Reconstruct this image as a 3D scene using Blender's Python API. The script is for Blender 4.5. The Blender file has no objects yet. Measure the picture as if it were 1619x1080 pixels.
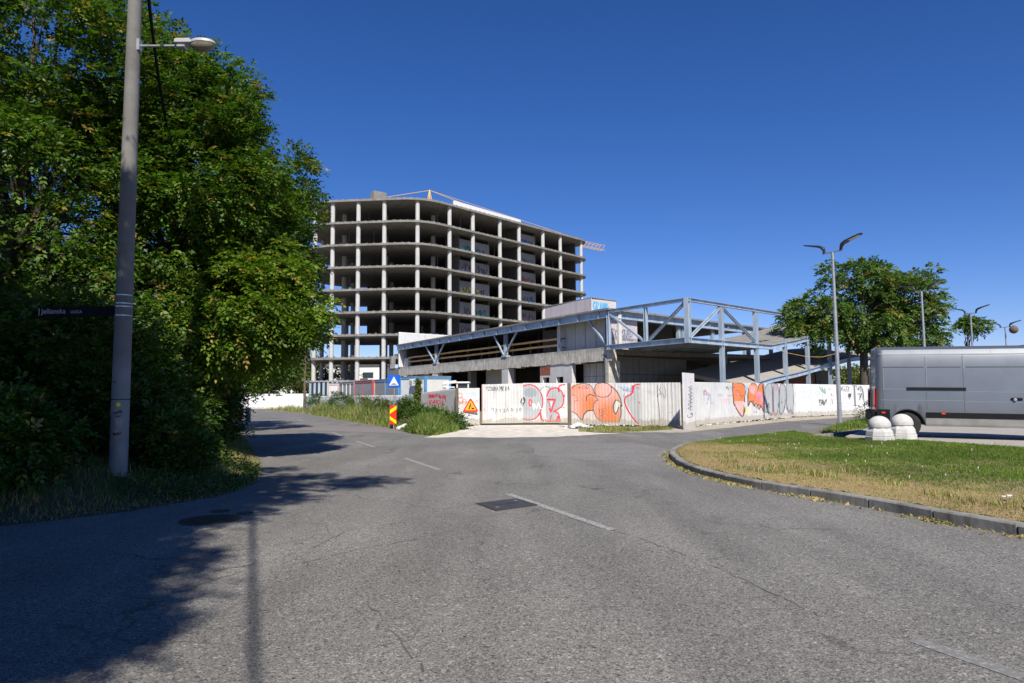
import bpy, math, random
import numpy as np
from mathutils import Vector, Matrix
R = math.radians
random.seed(7); RNG = np.random.default_rng(11)
scene = bpy.context.scene
COL = scene.collection

# ---------------- camera ----------------
FPX, CX, CY, EYE = 1079.0, 809.5, 540.0, 1.6
_p = math.atan(0.0760); _r = -0.0078
Fv = Vector((0, math.cos(_p), math.sin(_p)))
_R0 = Vector((1, 0, 0)); _U0 = Vector((0, -math.sin(_p), math.cos(_p)))
Rv = _R0*math.cos(_r) + _U0*math.sin(_r)
Uv = _U0*math.cos(_r) - _R0*math.sin(_r)
cam = bpy.data.cameras.new('camera'); camo = bpy.data.objects.new('camera', cam); COL.objects.link(camo)
cam.sensor_width = 36.0; cam.lens = FPX/1619*36; cam.clip_end = 20000; cam.clip_start = 0.05
camo.matrix_world = Matrix(((Rv.x, Uv.x, -Fv.x, 0), (Rv.y, Uv.y, -Fv.y, 0), (Rv.z, Uv.z, -Fv.z, EYE), (0, 0, 0, 1)))
scene.camera = camo
# ---------------- light ----------------
SAZ, SEL = 10.0, 45.0
SUN = Vector((math.sin(R(SAZ))*math.cos(R(SEL)), -math.cos(R(SAZ))*math.cos(R(SEL)), math.sin(R(SEL))))
sl = bpy.data.lights.new('sun', 'SUN'); so = bpy.data.objects.new('sun', sl); COL.objects.link(so)
sl.energy = 4.9; sl.angle = R(0.53); sl.color = (1.0, 0.94, 0.84)
so.rotation_euler = SUN.to_track_quat('Z', 'Y').to_euler()
w = bpy.data.worlds.new('World'); scene.world = w; w.use_nodes = True
nt = w.node_tree; bg = nt.nodes['Background']
sky = nt.nodes.new('ShaderNodeTexSky'); sky.sky_type = 'NISHITA'; sky.sun_disc = False
sky.sun_elevation = R(SEL); sky.sun_rotation = R(180-SAZ); sky.altitude = 1500
sky.air_density = 1.0; sky.dust_density = 0.12; sky.ozone_density = 3.2
hs = nt.nodes.new('ShaderNodeHueSaturation'); hs.inputs['Saturation'].default_value = 1.26
ml = nt.nodes.new('ShaderNodeMix'); ml.data_type = 'RGBA'; ml.blend_type = 'MULTIPLY'; ml.inputs[0].default_value = 1.0; ml.inputs[7].default_value = (1.17, 1.11, 1.48, 1)
nt.links.new(sky.outputs[0], hs.inputs['Color']); nt.links.new(hs.outputs[0], ml.inputs[6]); nt.links.new(ml.outputs[2], bg.inputs[0])
bg.inputs[1].default_value = 0.060
scene.view_settings.view_transform = 'Standard'; scene.view_settings.look = 'None'
scene.view_settings.exposure = 0.42; scene.view_settings.gamma = 1.0
scene.render.engine = 'CYCLES'
scene.cycles.max_bounces = 6; scene.cycles.transparent_max_bounces = 8

# ---------------- measuring helpers ----------------
def ray(u, v): return Fv + Rv*((u-CX)/FPX) + Uv*((CY-v)/FPX)
EY = Vector((0, 0, EYE))
def G(u, v, z=0.0):
    d = ray(u, v); t = (z-EYE)/d.z; return EY + d*t
def at(u, v, Y):
    d = ray(u, v); return EY + d*(Y/d.y)
def onp(u, v, P, N):
    d = ray(u, v); N = Vector(N); return EY + d*((Vector(P)-EY).dot(N)/d.dot(N))

# ---------------- object helpers ----------------
def tag(o, label=None, cat=None, group=None, kind=None):
    if label: o['label'] = label
    if cat: o['category'] = cat
    if group: o['group'] = group
    if kind: o['kind'] = kind
    return o
def thing(name, label, cat, loc=(0, 0, 0), rz=0, group=None):
    o = bpy.data.objects.new(name, None); COL.objects.link(o)
    o.location = loc; o.rotation_euler = (0, 0, rz); o.empty_display_size = 0.2
    return tag(o, label, cat, group)
def link(name, me, m, parent=None, smooth=False):
    if m is not None:
        for k in (m if isinstance(m, (list, tuple)) else [m]): me.materials.append(k)
    if smooth: me.polygons.foreach_set('use_smooth', [True]*len(me.polygons))
    o = bpy.data.objects.new(name, me); COL.objects.link(o)
    if parent is not None:
        o.parent = parent
        o.matrix_parent_inverse = Matrix.Identity(4)
    return o
def kids(o): return [c for c in COL.objects if c.parent == o]
def copy_tree(o, parent=None, top=True):
    c = o.copy(); COL.objects.link(c)
    if not top: c.parent = parent
    for ch in kids(o): copy_tree(ch, c, False)
    return c

class MB:
    def __init__(s): s.v = []; s.f = []; s.m = []; s.cm = 0
    def add(s, vs, fs):
        b = len(s.v); s.v += [tuple(x) for x in vs]; s.f += [tuple(b+i for i in f) for f in fs]; s.m += [s.cm]*len(fs)
        return s
    def box(s, c, size, rz=0, M=None):
        x, y, z = [k/2 for k in size]
        vs = [Vector((a*x, b*y, d*z)) for d in (-1, 1) for b in (-1, 1) for a in (-1, 1)]
        Q = M if M is not None else Matrix.Rotation(rz, 3, 'Z')
        vs = [Q @ q + Vector(c) for q in vs]
        return s.add(vs, [(0, 2, 3, 1), (4, 5, 7, 6), (0, 1, 5, 4), (2, 6, 7, 3), (0, 4, 6, 2), (1, 3, 7, 5)])
    def bbox(s, c, size, b=0.02, rz=0):   # chamfered box (chamfer all round in plan and at top)
        x, y, z = [k/2 for k in size]; q = Matrix.Rotation(rz, 3, 'Z')
        rings = []
        for (zz, i) in ((-z, b), (-z+b, 0), (z-b, 0), (z, b)):
            X, Y = x-i, y-i; k = b*0.6
            rings.append([q @ Vector(p) + Vector(c) for p in ((-X+k, -Y, zz), (X-k, -Y, zz), (X, -Y+k, zz), (X, Y-k, zz), (X-k, Y, zz), (-X+k, Y, zz), (-X, Y-k, zz), (-X, -Y+k, zz))])
        return s.loft(rings, True)
    def loft(s, rings, caps=True):
        n = len(rings[0]); vs = [p for r in rings for p in r]; fs = []
        for k in range(len(rings)-1):
            for i in range(n):
                j = (i+1) % n; fs.append((k*n+i, k*n+j, (k+1)*n+j, (k+1)*n+i))
        if caps:
            fs.append(tuple(range(n-1, -1, -1))); fs.append(tuple((len(rings)-1)*n+i for i in range(n)))
        return s.add(vs, fs)
    def beam(s, a, b, w, h, up=(0, 0, 1)):     # rectangular bar
        a, b = Vector(a), Vector(b); d = (b-a).normalized(); r = d.cross(Vector(up))
        r = r.normalized() if r.length > 1e-5 else Vector((1, 0, 0)); u = r.cross(d)
        rings = [[p + r*x*w/2 + u*y*h/2 for x, y in ((-1, -1), (1, -1), (1, 1), (-1, 1))] for p in (a, b)]
        return s.loft(rings)
    def ibeam(s, a, b, w, h, up=(0, 0, 1), t=0.018):
        a, b = Vector(a), Vector(b); d = (b-a).normalized(); r = d.cross(Vector(up)).normalized(); u = r.cross(d)
        W, H = w/2, h/2; k = t*0.8
        pr = [(-W, -H), (W, -H), (W, -H+t), (k, -H+t), (k, H-t), (W, H-t), (W, H), (-W, H), (-W, H-t), (-k, H-t), (-k, -H+t), (-W, -H+t)]
        vs = [p + r*x + u*y for p in (a, b) for x, y in pr]; n = 12
        fs = [(i, (i+1) % n, n+(i+1) % n, n+i) for i in range(n)]
        for o, rev in ((0, 1), (n, 0)):
            for q in ((0, 1, 2, 11), (10, 3, 4, 9), (8, 5, 6, 7), (11, 2, 3, 10), (9, 4, 5, 8)):
                q = tuple(o+i for i in q); fs.append(q[::-1] if rev else q)
        return s.add(vs, fs)
    def tube(s, pts, rad, n=8, caps=True):
        pts = [Vector(p) for p in pts]; m = len(pts)
        if not hasattr(rad, '__len__'): rad = [rad]*m
        rings = []; prev = None
        for i, p in enumerate(pts):
            d = (pts[min(i+1, m-1)] - pts[max(i-1, 0)]).normalized()
            if prev is None: r = d.cross(Vector((0, 0, 1))) if abs(d.z) < .95 else d.cross(Vector((0, 1, 0)))
            else: r = prev - d*prev.dot(d)
            r = r.normalized(); prev = r; u = d.cross(r)
            rings.append([p + (r*math.cos(2*math.pi*k/n) + u*math.sin(2*math.pi*k/n))*rad[i] for k in range(n)])
        return s.loft(rings, caps)
    def lathe(s, c, prof, n=20, caps=True, M=None):
        M = M or Matrix.Identity(3)
        rings = [[Vector(c) + M @ Vector((r*math.cos(2*math.pi*k/n), r*math.sin(2*math.pi*k/n), z)) for k in range(n)] for r, z in prof]
        return s.loft(rings, caps)
    def prism(s, poly, z0, z1):
        n = len(poly); zf0 = z0 if callable(z0) else (lambda x, y: z0); zf1 = z1 if callable(z1) else (lambda x, y: z1)
        vs = [(p[0], p[1], zf0(p[0], p[1])) for p in poly] + [(p[0], p[1], zf1(p[0], p[1])) for p in poly]
        return s.add(vs, [(i, (i+1) % n, n+(i+1) % n, n+i) for i in range(n)] + [tuple(range(n-1, -1, -1)), tuple(range(n, 2*n))])
    def quad(s, a, b, c, d): return s.add([a, b, c, d], [(0, 1, 2, 3)])
    def build(s, name, m, parent=None, smooth=False, bevel=0):
        me = bpy.data.meshes.new(name); me.from_pydata(s.v, [], s.f); me.validate(); me.update()
        o = link(name, me, m, parent, smooth)
        if len(set(s.m)) > 1 and len(me.polygons) == len(s.m): me.polygons.foreach_set('material_index', s.m)
        if smooth:
            md = o.modifiers.new('es', 'EDGE_SPLIT'); md.split_angle = R(38)
        if bevel:
            b = o.modifiers.new('bv', 'BEVEL'); b.width = bevel; b.segments = 2; b.limit_method = 'ANGLE'
        return o

def np_mesh(name, V, F, m, parent=None, tint=None, smooth=False):
    """V (N,3) float, F (K,4) or (K,3) int."""
    me = bpy.data.meshes.new(name); V = np.asarray(V, dtype=np.float32); F = np.asarray(F, dtype=np.int32)
    K, n = F.shape
    me.vertices.add(len(V)); me.vertices.foreach_set('co', V.ravel())
    me.loops.add(K*n); me.loops.foreach_set('vertex_index', F.ravel())
    me.polygons.add(K); me.polygons.foreach_set('loop_start', np.arange(0, K*n, n, dtype=np.int32))
    me.polygons.foreach_set('loop_total', np.full(K, n, dtype=np.int32))
    me.update(calc_edges=True)
    if tint is not None:
        a = me.attributes.new('tint', 'FLOAT', 'POINT'); a.data.foreach_set('value', np.asarray(tint, dtype=np.float32))
    return link(name, me, m, parent, smooth)

# ---------------- materials ----------------
def newmat(name):
    m = bpy.data.materials.new(name); m.use_nodes = True; nt = m.node_tree
    return m, nt, nt.nodes['Principled BSDF']
def N(nt, t, **kw):
    n = nt.nodes.new(t)
    for k, v in kw.items():
        if k in n.inputs: n.inputs[k].default_value = v
        else: setattr(n, k, v)
    return n
def L(nt, a, b): nt.links.new(a, b)
def ramp(nt, fac, stops):
    r = nt.nodes.new('ShaderNodeValToRGB'); L(nt, fac, r.inputs[0]); e = r.color_ramp.elements
    while len(e) < len(stops): e.new(0.5)
    for i, (p, c) in enumerate(stops):
        e[i].position = p; e[i].color = (c[0], c[1], c[2], 1) if hasattr(c, '__len__') else (c, c, c, 1)
    return r.outputs[0]
def noise(nt, scale, detail=4, rough=0.55, vec=None, sc=None, dist=0.0):
    n = N(nt, 'ShaderNodeTexNoise'); n.inputs['Scale'].default_value = scale; n.inputs['Detail'].default_value = detail
    n.inputs['Roughness'].default_value = rough; n.inputs['Distortion'].default_value = dist
    if vec is None: vec = geo(nt)
    if sc:
        mp = N(nt, 'ShaderNodeMapping'); mp.inputs['Scale'].default_value = sc; L(nt, vec, mp.inputs[0]); vec = mp.outputs[0]
    L(nt, vec, n.inputs['Vector']); return n.outputs[0]
def geo(nt): return N(nt, 'ShaderNodeNewGeometry').outputs['Position']
def mix(nt, fac, a, b, mode='MIX'):
    n = nt.nodes.new('ShaderNodeMix'); n.data_type = 'RGBA'; n.blend_type = mode
    for i, x in ((0, fac), (6, a), (7, b)):
        if hasattr(x, 'is_linked') or isinstance(x, bpy.types.NodeSocket): L(nt, x, n.inputs[i])
        elif i == 0: n.inputs[0].default_value = x
        else: n.inputs[i].default_value = (x[0], x[1], x[2], 1)
    return n.outputs[2]
def bump(nt, bs, h, strength=0.3, dist=0.02):
    b = N(nt, 'ShaderNodeBump'); b.inputs['Strength'].default_value = strength; b.inputs['Distance'].default_value = dist
    L(nt, h, b.inputs['Height']); L(nt, b.outputs[0], bs.inputs['Normal'])
def pm(name, c1, c2=None, scale=3.0, rough=0.7, metal=0.0, bmp=0.0, bscale=20, lo=0.35, hi=0.65, sc=None, spec=0.5, coat=0):
    m, nt, bs = newmat(name); bs.inputs['Roughness'].default_value = rough; bs.inputs['Metallic'].default_value = metal
    bs.inputs['Specular IOR Level'].default_value = spec
    if coat: bs.inputs['Coat Weight'].default_value = coat; bs.inputs['Coat Roughness'].default_value = 0.12
    if c2 is None: c2 = tuple(x*0.8 for x in c1)
    L(nt, ramp(nt, noise(nt, scale, sc=sc), [(lo, c1), (hi, c2)]), bs.inputs['Base Color'])
    if bmp: bump(nt, bs, noise(nt, bscale), bmp)
    return m
def foliage(name, dark, light, dry=None, trans=0.35, rough=0.5):
    m, nt, bs = newmat(name); a = N(nt, 'ShaderNodeAttribute', attribute_name='tint')
    st = [(0.0, dark), (0.75, light)] + ([(0.97, dry)] if dry else [])
    c = ramp(nt, a.outputs['Fac'], st)
    n = ramp(nt, noise(nt, 0.45, 2), [(0.3, 0.72), (0.7, 1.15)]); c = mix(nt, 1.0, c, n, 'MULTIPLY')
    L(nt, c, bs.inputs['Base Color']); bs.inputs['Roughness'].default_value = rough; bs.inputs['Specular IOR Level'].default_value = 0.35
    tr = N(nt, 'ShaderNodeBsdfTranslucent'); c2 = mix(nt, 1.0, c, (1.5, 1.7, 0.6), 'MULTIPLY'); L(nt, c2, tr.inputs[0])
    mx = N(nt, 'ShaderNodeMixShader'); mx.inputs[0].default_value = trans
    L(nt, bs.outputs[0], mx.inputs[1]); L(nt, tr.outputs[0], mx.inputs[2]); L(nt, mx.outputs[0], nt.nodes['Material Output'].inputs[0])
    return m

def concrete(name, c1, c2, streak=0.5, seam=None, dirty=(0.09, 0.085, 0.08)):
    m, nt, bs = newmat(name); bs.inputs['Roughness'].default_value = 0.85; bs.inputs['Specular IOR Level'].default_value = 0.25
    base = ramp(nt, noise(nt, 0.9, 6, 0.6), [(0.3, c1), (0.7, c2)])
    fine = ramp(nt, noise(nt, 14, 4, 0.6), [(0.3, 0.84), (0.7, 1.08)])
    c = mix(nt, 1.0, base, fine, 'MULTIPLY')
    st = ramp(nt, noise(nt, 1.0, 6, 0.7, sc=(3.4, 3.4, 0.3)), [(0.44, 0.0), (0.66, streak)])
    c = mix(nt, st, c, dirty); L(nt, c, bs.inputs['Base Color'])
    bump(nt, bs, noise(nt, 9, 6), 0.25, 0.02)
    return m

M = {}
M['concrete'] = concrete('concrete', (0.30, 0.29, 0.27), (0.22, 0.21, 0.195), 0.35)
M['column'] = concrete('column_concrete', (0.58, 0.575, 0.555), (0.48, 0.475, 0.46), 0.12)
M['slab'] = concrete('slab_concrete', (0.30, 0.285, 0.26), (0.20, 0.19, 0.17), 0.5)
def ledgemat():
    m, nt, bs = newmat('ledge_concrete'); bs.inputs['Roughness'].default_value = .9; bs.inputs['Specular IOR Level'].default_value = .2
    c = ramp(nt, noise(nt, 1.6, 7, .7), [(.32, (.72, .69, .60)), (.5, (.58, .55, .48)), (.68, (.38, .355, .315))])
    c = mix(nt, 1, c, ramp(nt, noise(nt, 9, 5, .7), [(.3, .75), (.7, 1.15)]), 'MULTIPLY')
    c = mix(nt, ramp(nt, noise(nt, 1.0, 6, .7, sc=(11, 11, .7)), [(.48, 0.0), (.68, .7)]), c, (.10, .092, .08))
    sx = N(nt, 'ShaderNodeSeparateXYZ'); L(nt, geo(nt), sx.inputs[0]); a = N(nt, 'ShaderNodeMath', operation='MULTIPLY_ADD'); L(nt, noise(nt, 1.3, 6, .7), a.inputs[0]); a.inputs[1].default_value = 1.3; L(nt, sx.outputs[2], a.inputs[2])
    mr = N(nt, 'ShaderNodeMapRange'); mr.inputs[1].default_value = 4.95; mr.inputs[2].default_value = 5.5; mr.inputs[4].default_value = .6; L(nt, a.outputs[0], mr.inputs[0])
    c = mix(nt, mr.outputs[0], c, (.12, .11, .10)); L(nt, c, bs.inputs['Base Color']); bump(nt, bs, noise(nt, 7, 6), .5, .03); return m
M['ledge'] = ledgemat()
M['grey_wall'] = concrete('grey_wall', (0.68, 0.67, 0.63), (0.58, 0.57, 0.54), 0.2)
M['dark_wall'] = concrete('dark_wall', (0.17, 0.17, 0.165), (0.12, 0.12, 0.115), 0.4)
M['pink_plaster'] = concrete('pink_plaster', (0.62, 0.56, 0.57), (0.54, 0.49, 0.50), 0.25)
M['white_plaster'] = concrete('white_plaster', (0.68, 0.67, 0.66), (0.58, 0.57, 0.56), 0.2, dirty=(0.2, 0.19, 0.19))
M['steel'] = pm('blue_grey_steel', (0.42, 0.50, 0.59), (0.29, 0.36, 0.44), 2.6, 0.42, 0.15, sc=(1, 1, .3))
M['galv'] = pm('galvanised_steel', (0.42, 0.44, 0.46), (0.33, 0.35, 0.37), 8, 0.42, 0.55)
M['black'] = pm('black_plastic', (0.009, 0.009, 0.011), (0.006, 0.006, 0.007), 4, 0.7, spec=.2)
M['rubber'] = pm('rubber', (0.02, 0.02, 0.02), (0.012, 0.012, 0.012), 6, 0.85)
M['darkhead'] = pm('dark_lamp_metal', (0.045, 0.048, 0.055), (0.03, 0.032, 0.038), 6, 0.4, 0.3)
M['timber'] = pm('orange_timber', (0.90, 0.52, 0.18), (0.70, 0.38, 0.12), 3, 0.7)
M['oldwood'] = pm('old_wood', (0.16, 0.12, 0.085), (0.09, 0.068, 0.05), 6, 0.85, sc=(4, 4, .6))
M['brick'] = pm('brick_red', (0.36, 0.11, 0.06), (0.22, 0.07, 0.045), 5, 0.85, bmp=.3)
M['yellow'] = pm('crane_yellow', (0.74, 0.48, 0.10), (0.60, 0.38, 0.07), 2, 0.5)
M['bark'] = pm('bark', (0.10, 0.08, 0.06), (0.05, 0.04, 0.032), 5, 0.9, bmp=.6, bscale=12, sc=(3, 3, .5))
M['white'] = pm('white_paint', (0.74, 0.74, 0.73), (0.66, 0.66, 0.64), 4, 0.5)
M['red'] = pm('red_paint', (0.55, 0.03, 0.03), (0.46, 0.03, 0.03), 4, 0.45)
M['blue'] = pm('blue_paint', (0.11, 0.30, 0.55), (0.08, 0.24, 0.46), 3, 0.45)
M['signblue'] = pm('sign_blue', (0.01, 0.12, 0.62), (0.01, 0.10, 0.55), 3, 0.4)
M['signyellow'] = pm('sign_yellow', (0.85, 0.75, 0.0), (0.8, 0.68, 0.0), 3, 0.4)
M['signorange'] = pm('sign_orange', (0.92, 0.42, 0.02), (0.85, 0.38, 0.02), 3, 0.4)
M['signred'] = pm('sign_red', (0.75, 0.04, 0.02), (0.66, 0.03, 0.02), 3, 0.4)
M['greypaint'] = pm('grey_cabin', (0.33, 0.335, 0.32), (0.27, 0.275, 0.26), 2, 0.6)
def glassm():
    m, nt, bs = newmat('dark_glass'); bs.inputs['Base Color'].default_value = (0.02, 0.03, 0.04, 1); bs.inputs['Roughness'].default_value = 0.08
    return m
M['glass'] = glassm()
# ================= SETTING =================
def asphalt():
    m, nt, bs = newmat('asphalt'); bs.inputs['Roughness'].default_value = 0.82; bs.inputs['Specular IOR Level'].default_value = 0.35
    base = ramp(nt, noise(nt, 0.35, 5, 0.6), [(0.3, (0.156, 0.149, 0.137)), (0.7, (0.202, 0.193, 0.178))])
    tracks = ramp(nt, noise(nt, 0.8, 3, 0.5, sc=(1.6, .25, 1)), [(0.35, 0.82), (0.68, 1.10)])
    c = mix(nt, 1, base, tracks, 'MULTIPLY')
    v = N(nt, 'ShaderNodeTexVoronoi'); v.inputs['Scale'].default_value = 105; L(nt, geo(nt), v.inputs['Vector'])
    sp = N(nt, 'ShaderNodeSeparateColor'); L(nt, v.outputs['Color'], sp.inputs[0])
    c = mix(nt, 1, c, ramp(nt, sp.outputs[0], [(0.0, 0.35), (0.3, 0.88), (0.75, 1.10), (1.0, 1.8)]), 'MULTIPLY')
    v2 = N(nt, 'ShaderNodeTexVoronoi'); v2.inputs['Scale'].default_value = 48; L(nt, geo(nt), v2.inputs['Vector'])
    sp2 = N(nt, 'ShaderNodeSeparateColor'); L(nt, v2.outputs['Color'], sp2.inputs[0])
    c = mix(nt, 1, c, ramp(nt, sp2.outputs[1], [(0.0, 0.45), (0.10, 0.95), (0.92, 1.04), (1.0, 1.6)]), 'MULTIPLY')
    # cracks
    vc = N(nt, 'ShaderNodeTexVoronoi', feature='DISTANCE_TO_EDGE'); vc.inputs['Scale'].default_value = 0.32
    wv = N(nt, 'ShaderNodeVectorMath', operation='ADD'); nn = N(nt, 'ShaderNodeTexNoise'); nn.inputs['Scale'].default_value = 1.7; nn.inputs['Detail'].default_value = 5
    g = geo(nt); L(nt, g, nn.inputs['Vector']); sc = N(nt, 'ShaderNodeVectorMath', operation='SCALE'); sc.inputs['Scale'].default_value = 1.1
    L(nt, nn.outputs['Color'], sc.inputs[0]); L(nt, g, wv.inputs[0]); L(nt, sc.outputs[0], wv.inputs[1]); L(nt, wv.outputs[0], vc.inputs['Vector'])
    ck = ramp(nt, vc.outputs['Distance'], [(0.0, 1.0), (0.012, 0.0)])
    gate = ramp(nt, noise(nt, 0.5, 3), [(0.46, 0.0), (0.60, 0.8)])
    c = mix(nt, mix(nt, 1, ck, gate, 'MULTIPLY'), c, (0.06, 0.058, 0.055))
    L(nt, c, bs.inputs['Base Color'])
    bump(nt, bs, v.outputs['Distance'], 0.4, 0.004)
    return m
M['asphalt'] = asphalt()
def dirt():
    m, nt, bs = newmat('dirt'); bs.inputs['Roughness'].default_value = 0.95
    c = ramp(nt, noise(nt, 1.2, 6, 0.65), [(0.3, (0.30, 0.25, 0.18)), (0.5, (0.20, 0.17, 0.11)), (0.7, (0.10, 0.11, 0.05))])
    c = mix(nt, 1, c, ramp(nt, noise(nt, 30, 3), [(0.3, 0.7), (0.7, 1.2)]), 'MULTIPLY'); L(nt, c, bs.inputs['Base Color'])
    bump(nt, bs, noise(nt, 12, 5), 0.5); return m
M['dirt'] = dirt()
M['darkdirt'] = pm('dark_soil', (0.09, 0.075, 0.045), (0.05, 0.045, 0.03), 3, 0.95, bmp=.4)  # darker soil tone for the bank
M['gravel'] = pm('pale_gravel', (0.70, 0.65, 0.56), (0.48, 0.44, 0.37), 2.2, 0.95, bmp=.6, bscale=60)
M['kerb'] = concrete('kerb_concrete', (0.34, 0.33, 0.305), (0.20, 0.19, 0.175), 0.75, dirty=(.10, .095, .085))
M['paving'] = concrete('lot_concrete', (0.40, 0.37, 0.33), (0.33, 0.30, 0.27), 0.1)

gmb = MB()
n = 48
gmb.add([(6000*math.cos(2*math.pi*i/n), 6000*math.sin(2*math.pi*i/n), -0.02) for i in range(n)], [tuple(range(n))])
tag(gmb.build('ground', M['dirt']), kind='structure')

far_edge = [(372, 646.5), (395.7, 647.7), (480.7, 653.6), (548, 666.5), (621, 678.3), (654.6, 687), (700, 690), (800, 689.5), (900, 687), (1000, 684), (1080, 682.5), (1240, 666), (1371, 657.5)]
fe = [G(u, v) for u, v in far_edge]
road = [(p.x, p.y) for p in fe]
road = [(-80, 88), (-50, 84)] + road + [(48, 64), (80, 84), (80, 10), (40, -40), (-40, -40), (-40, 55), (-80, 70)]
# refine into strips: one n-gon is flat so it is fine
rm = MB(); rm.add([(x, y, 0.0) for x, y in road], [tuple(range(len(road)-1, -1, -1))])
tag(rm.build('road', M['asphalt']), kind='structure')

# gravel apron by the gate, pale strip along fence
def patch(name, px, m, z, kind='structure', jag=0.25):
    pts = [G(u, v, 0) for u, v in px]; out = []
    for i, a in enumerate(pts):
        b = pts[(i+1) % len(pts)]; k = max(1, int((b-a).length/0.5))
        for j in range(k):
            q = a.lerp(b, j/k); out.append((q.x+random.uniform(-jag, jag)*.5, q.y+random.uniform(-jag, jag), z))
    mb = MB(); mb.add(out, [tuple(range(len(out)))]); o = mb.build(name, m)
    if o.data.polygons[0].normal.z < 0: o.data.flip_normals()
    return tag(o, kind=kind)
patch('gravel_apron', [(672, 691.5), (712, 681), (760, 671), (905, 672), (935, 684), (990, 685), (900, 690), (800, 692)], M['gravel'], 0.006)
patch('gravel_strip', [(935, 683.5), (935, 676), (1078, 676), (1101, 674.5), (1259, 660.5), (1371, 654.8), (1371, 658.2), (1240, 667), (1080, 684.5)], pm('dusty_shoulder', (.46, .41, .33), (.30, .27, .21), 2.5, .95, bmp=.5, bscale=50), 0.008, jag=.12)

# road markings
def worn():
    m, nt, bs = newmat('worn_line_paint'); bs.inputs['Roughness'].default_value = 0.8
    c = ramp(nt, noise(nt, 22, 5, 0.7), [(0.42, (0.17, 0.168, 0.16)), (0.60, (0.38, 0.375, 0.36))]); L(nt, c, bs.inputs['Base Color']); return m
M['worn'] = worn()
def faint():
    m, nt, bs = newmat('faint_line_paint'); bs.inputs['Roughness'].default_value = 0.8
    c = ramp(nt, noise(nt, 22, 5, 0.7), [(0.5, (0.17, 0.168, 0.16)), (0.7, (0.34, 0.335, 0.32))]); L(nt, c, bs.inputs['Base Color']); return m
M['faint'] = faint()
mk = MB()
def dash(a, b, w=0.11):
    A, B = G(*a), G(*b); d = (B-A).normalized(); r = Vector((d.y, -d.x, 0))*w/2
    mk.quad(A-r+Vector((0, 0, .004)), A+r+Vector((0, 0, .004)), B+r+Vector((0, 0, .004)), B-r+Vector((0, 0, .004)))
dash((803, 781), (968, 838), 0.12); dash((640, 724.5), (695, 743)); dash((563, 697.5), (592, 707)); dash((524, 683.5), (542, 690)); dash((508, 677), (518, 681))
dash((470, 663), (478, 666)); 
o = mk.build('road_marking', M['worn']); tag(o, kind='structure')
mk = MB(); dash((1445, 1012), (1619, 1072), 0.12); dash((1640, 1080), (1900, 1180), .12)
tag(mk.build('road_marking', M['faint']), kind='structure')
# cracks in the asphalt
ckb = MB()
def crack(px, w=.013):
    P = [G(u, v) for u, v in px]; Q = []
    for a, b in zip(P, P[1:]):
        n = max(2, int((b-a).length/.10)); Q += [a.lerp(b, k/n)+Vector((random.uniform(-.022, .022), random.uniform(-.022, .022), 0)) for k in range(n)]
    for a, b in zip(Q, Q[1:]):
        if random.random() < .2: continue
        d = (b-a).normalized(); r = Vector((d.y, -d.x, 0))*w*random.uniform(.2, .7); z = Vector((0, 0, .003)); ckb.quad(a-r+z, a+r+z, b+r*.8+z, b-r*.8+z)
for c in ([(330, 905), (400, 893), (470, 874), (505, 862), (530, 848), (548, 838)], [(515, 828), (519, 838), (524, 846)], [(548, 838), (600, 832), (660, 822)], [(480, 890), (560, 870), (660, 852), (720, 838)], [(484, 888), (488, 905)],
          [(565, 935), (600, 975), (640, 1020), (680, 1075)], [(505, 862), (470, 858), (450, 868)], [(700, 805), (740, 800), (752, 797)], [(300, 930), (380, 905), (430, 897)], [(1130, 690), (1200, 684), (1260, 686)], [(900, 820), (1010, 850), (1150, 905), (1330, 990)]): crack(c)
tag(ckb.build('road_crack', pm('crack_dark', (.065, .062, .058), (.12, .115, .108), 6, .95)), kind='structure')
# slightly different repair patches
def patchm(n, c1, c2):
    m, nt, bs = newmat(n); bs.inputs['Roughness'].default_value = .85; c = ramp(nt, noise(nt, 1.1, 4), [(.3, c1), (.7, c2)])
    v = N(nt, 'ShaderNodeTexVoronoi'); v.inputs['Scale'].default_value = 95; L(nt, geo(nt), v.inputs['Vector']); sp = N(nt, 'ShaderNodeSeparateColor'); L(nt, v.outputs['Color'], sp.inputs[0])
    c = mix(nt, 1, c, ramp(nt, sp.outputs[0], [(0.0, 0.35), (0.3, 0.88), (0.75, 1.1), (1.0, 1.8)]), 'MULTIPLY'); L(nt, c, bs.inputs['Base Color']); return m
patch('asphalt_patch', [(840, 703), (1000, 700), (1065, 712), (1060, 730), (930, 728), (850, 720)], patchm('older_asphalt', (.162, .156, .146), (.205, .197, .185)), .0022, jag=.1)
patch('asphalt_patch', [(1150, 676), (1262, 667), (1268, 676), (1160, 686)], patchm('darker_asphalt', (.12, .117, .112), (.155, .15, .143)), .0024, jag=.05)
# reddish worn speed bump
def bumpm():
    m, nt, bs = newmat('red_bump_paint'); bs.inputs['Roughness'].default_value = 0.85
    c = ramp(nt, noise(nt, 2.2, 6, 0.7), [(0.48, (0.18, 0.175, 0.17)), (0.66, (0.24, 0.155, 0.14)), (0.78, (0.32, 0.25, 0.15))]); L(nt, c, bs.inputs['Base Color']); return m
bm_ = MB(); A, B, C_, D = G(432, 676), G(640, 684.5), G(600, 676), G(470, 671)
rows = []
for k in range(9):
    t = k/8; z = 0.006 + 0.045*math.sin(math.pi*t)
    a = G(425+45*t, 679-8*t); b = G(650-65*t, 686-10.5*t); rows.append([(a.x, a.y, z), (b.x, b.y, z)])
vs = [p for r in rows for p in r]; bm_.add(vs, [(2*k, 2*k+1, 2*k+3, 2*k+2) for k in range(8)])
tag(bm_.build('speed_bump', bumpm(), smooth=True), kind='structure')

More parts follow.
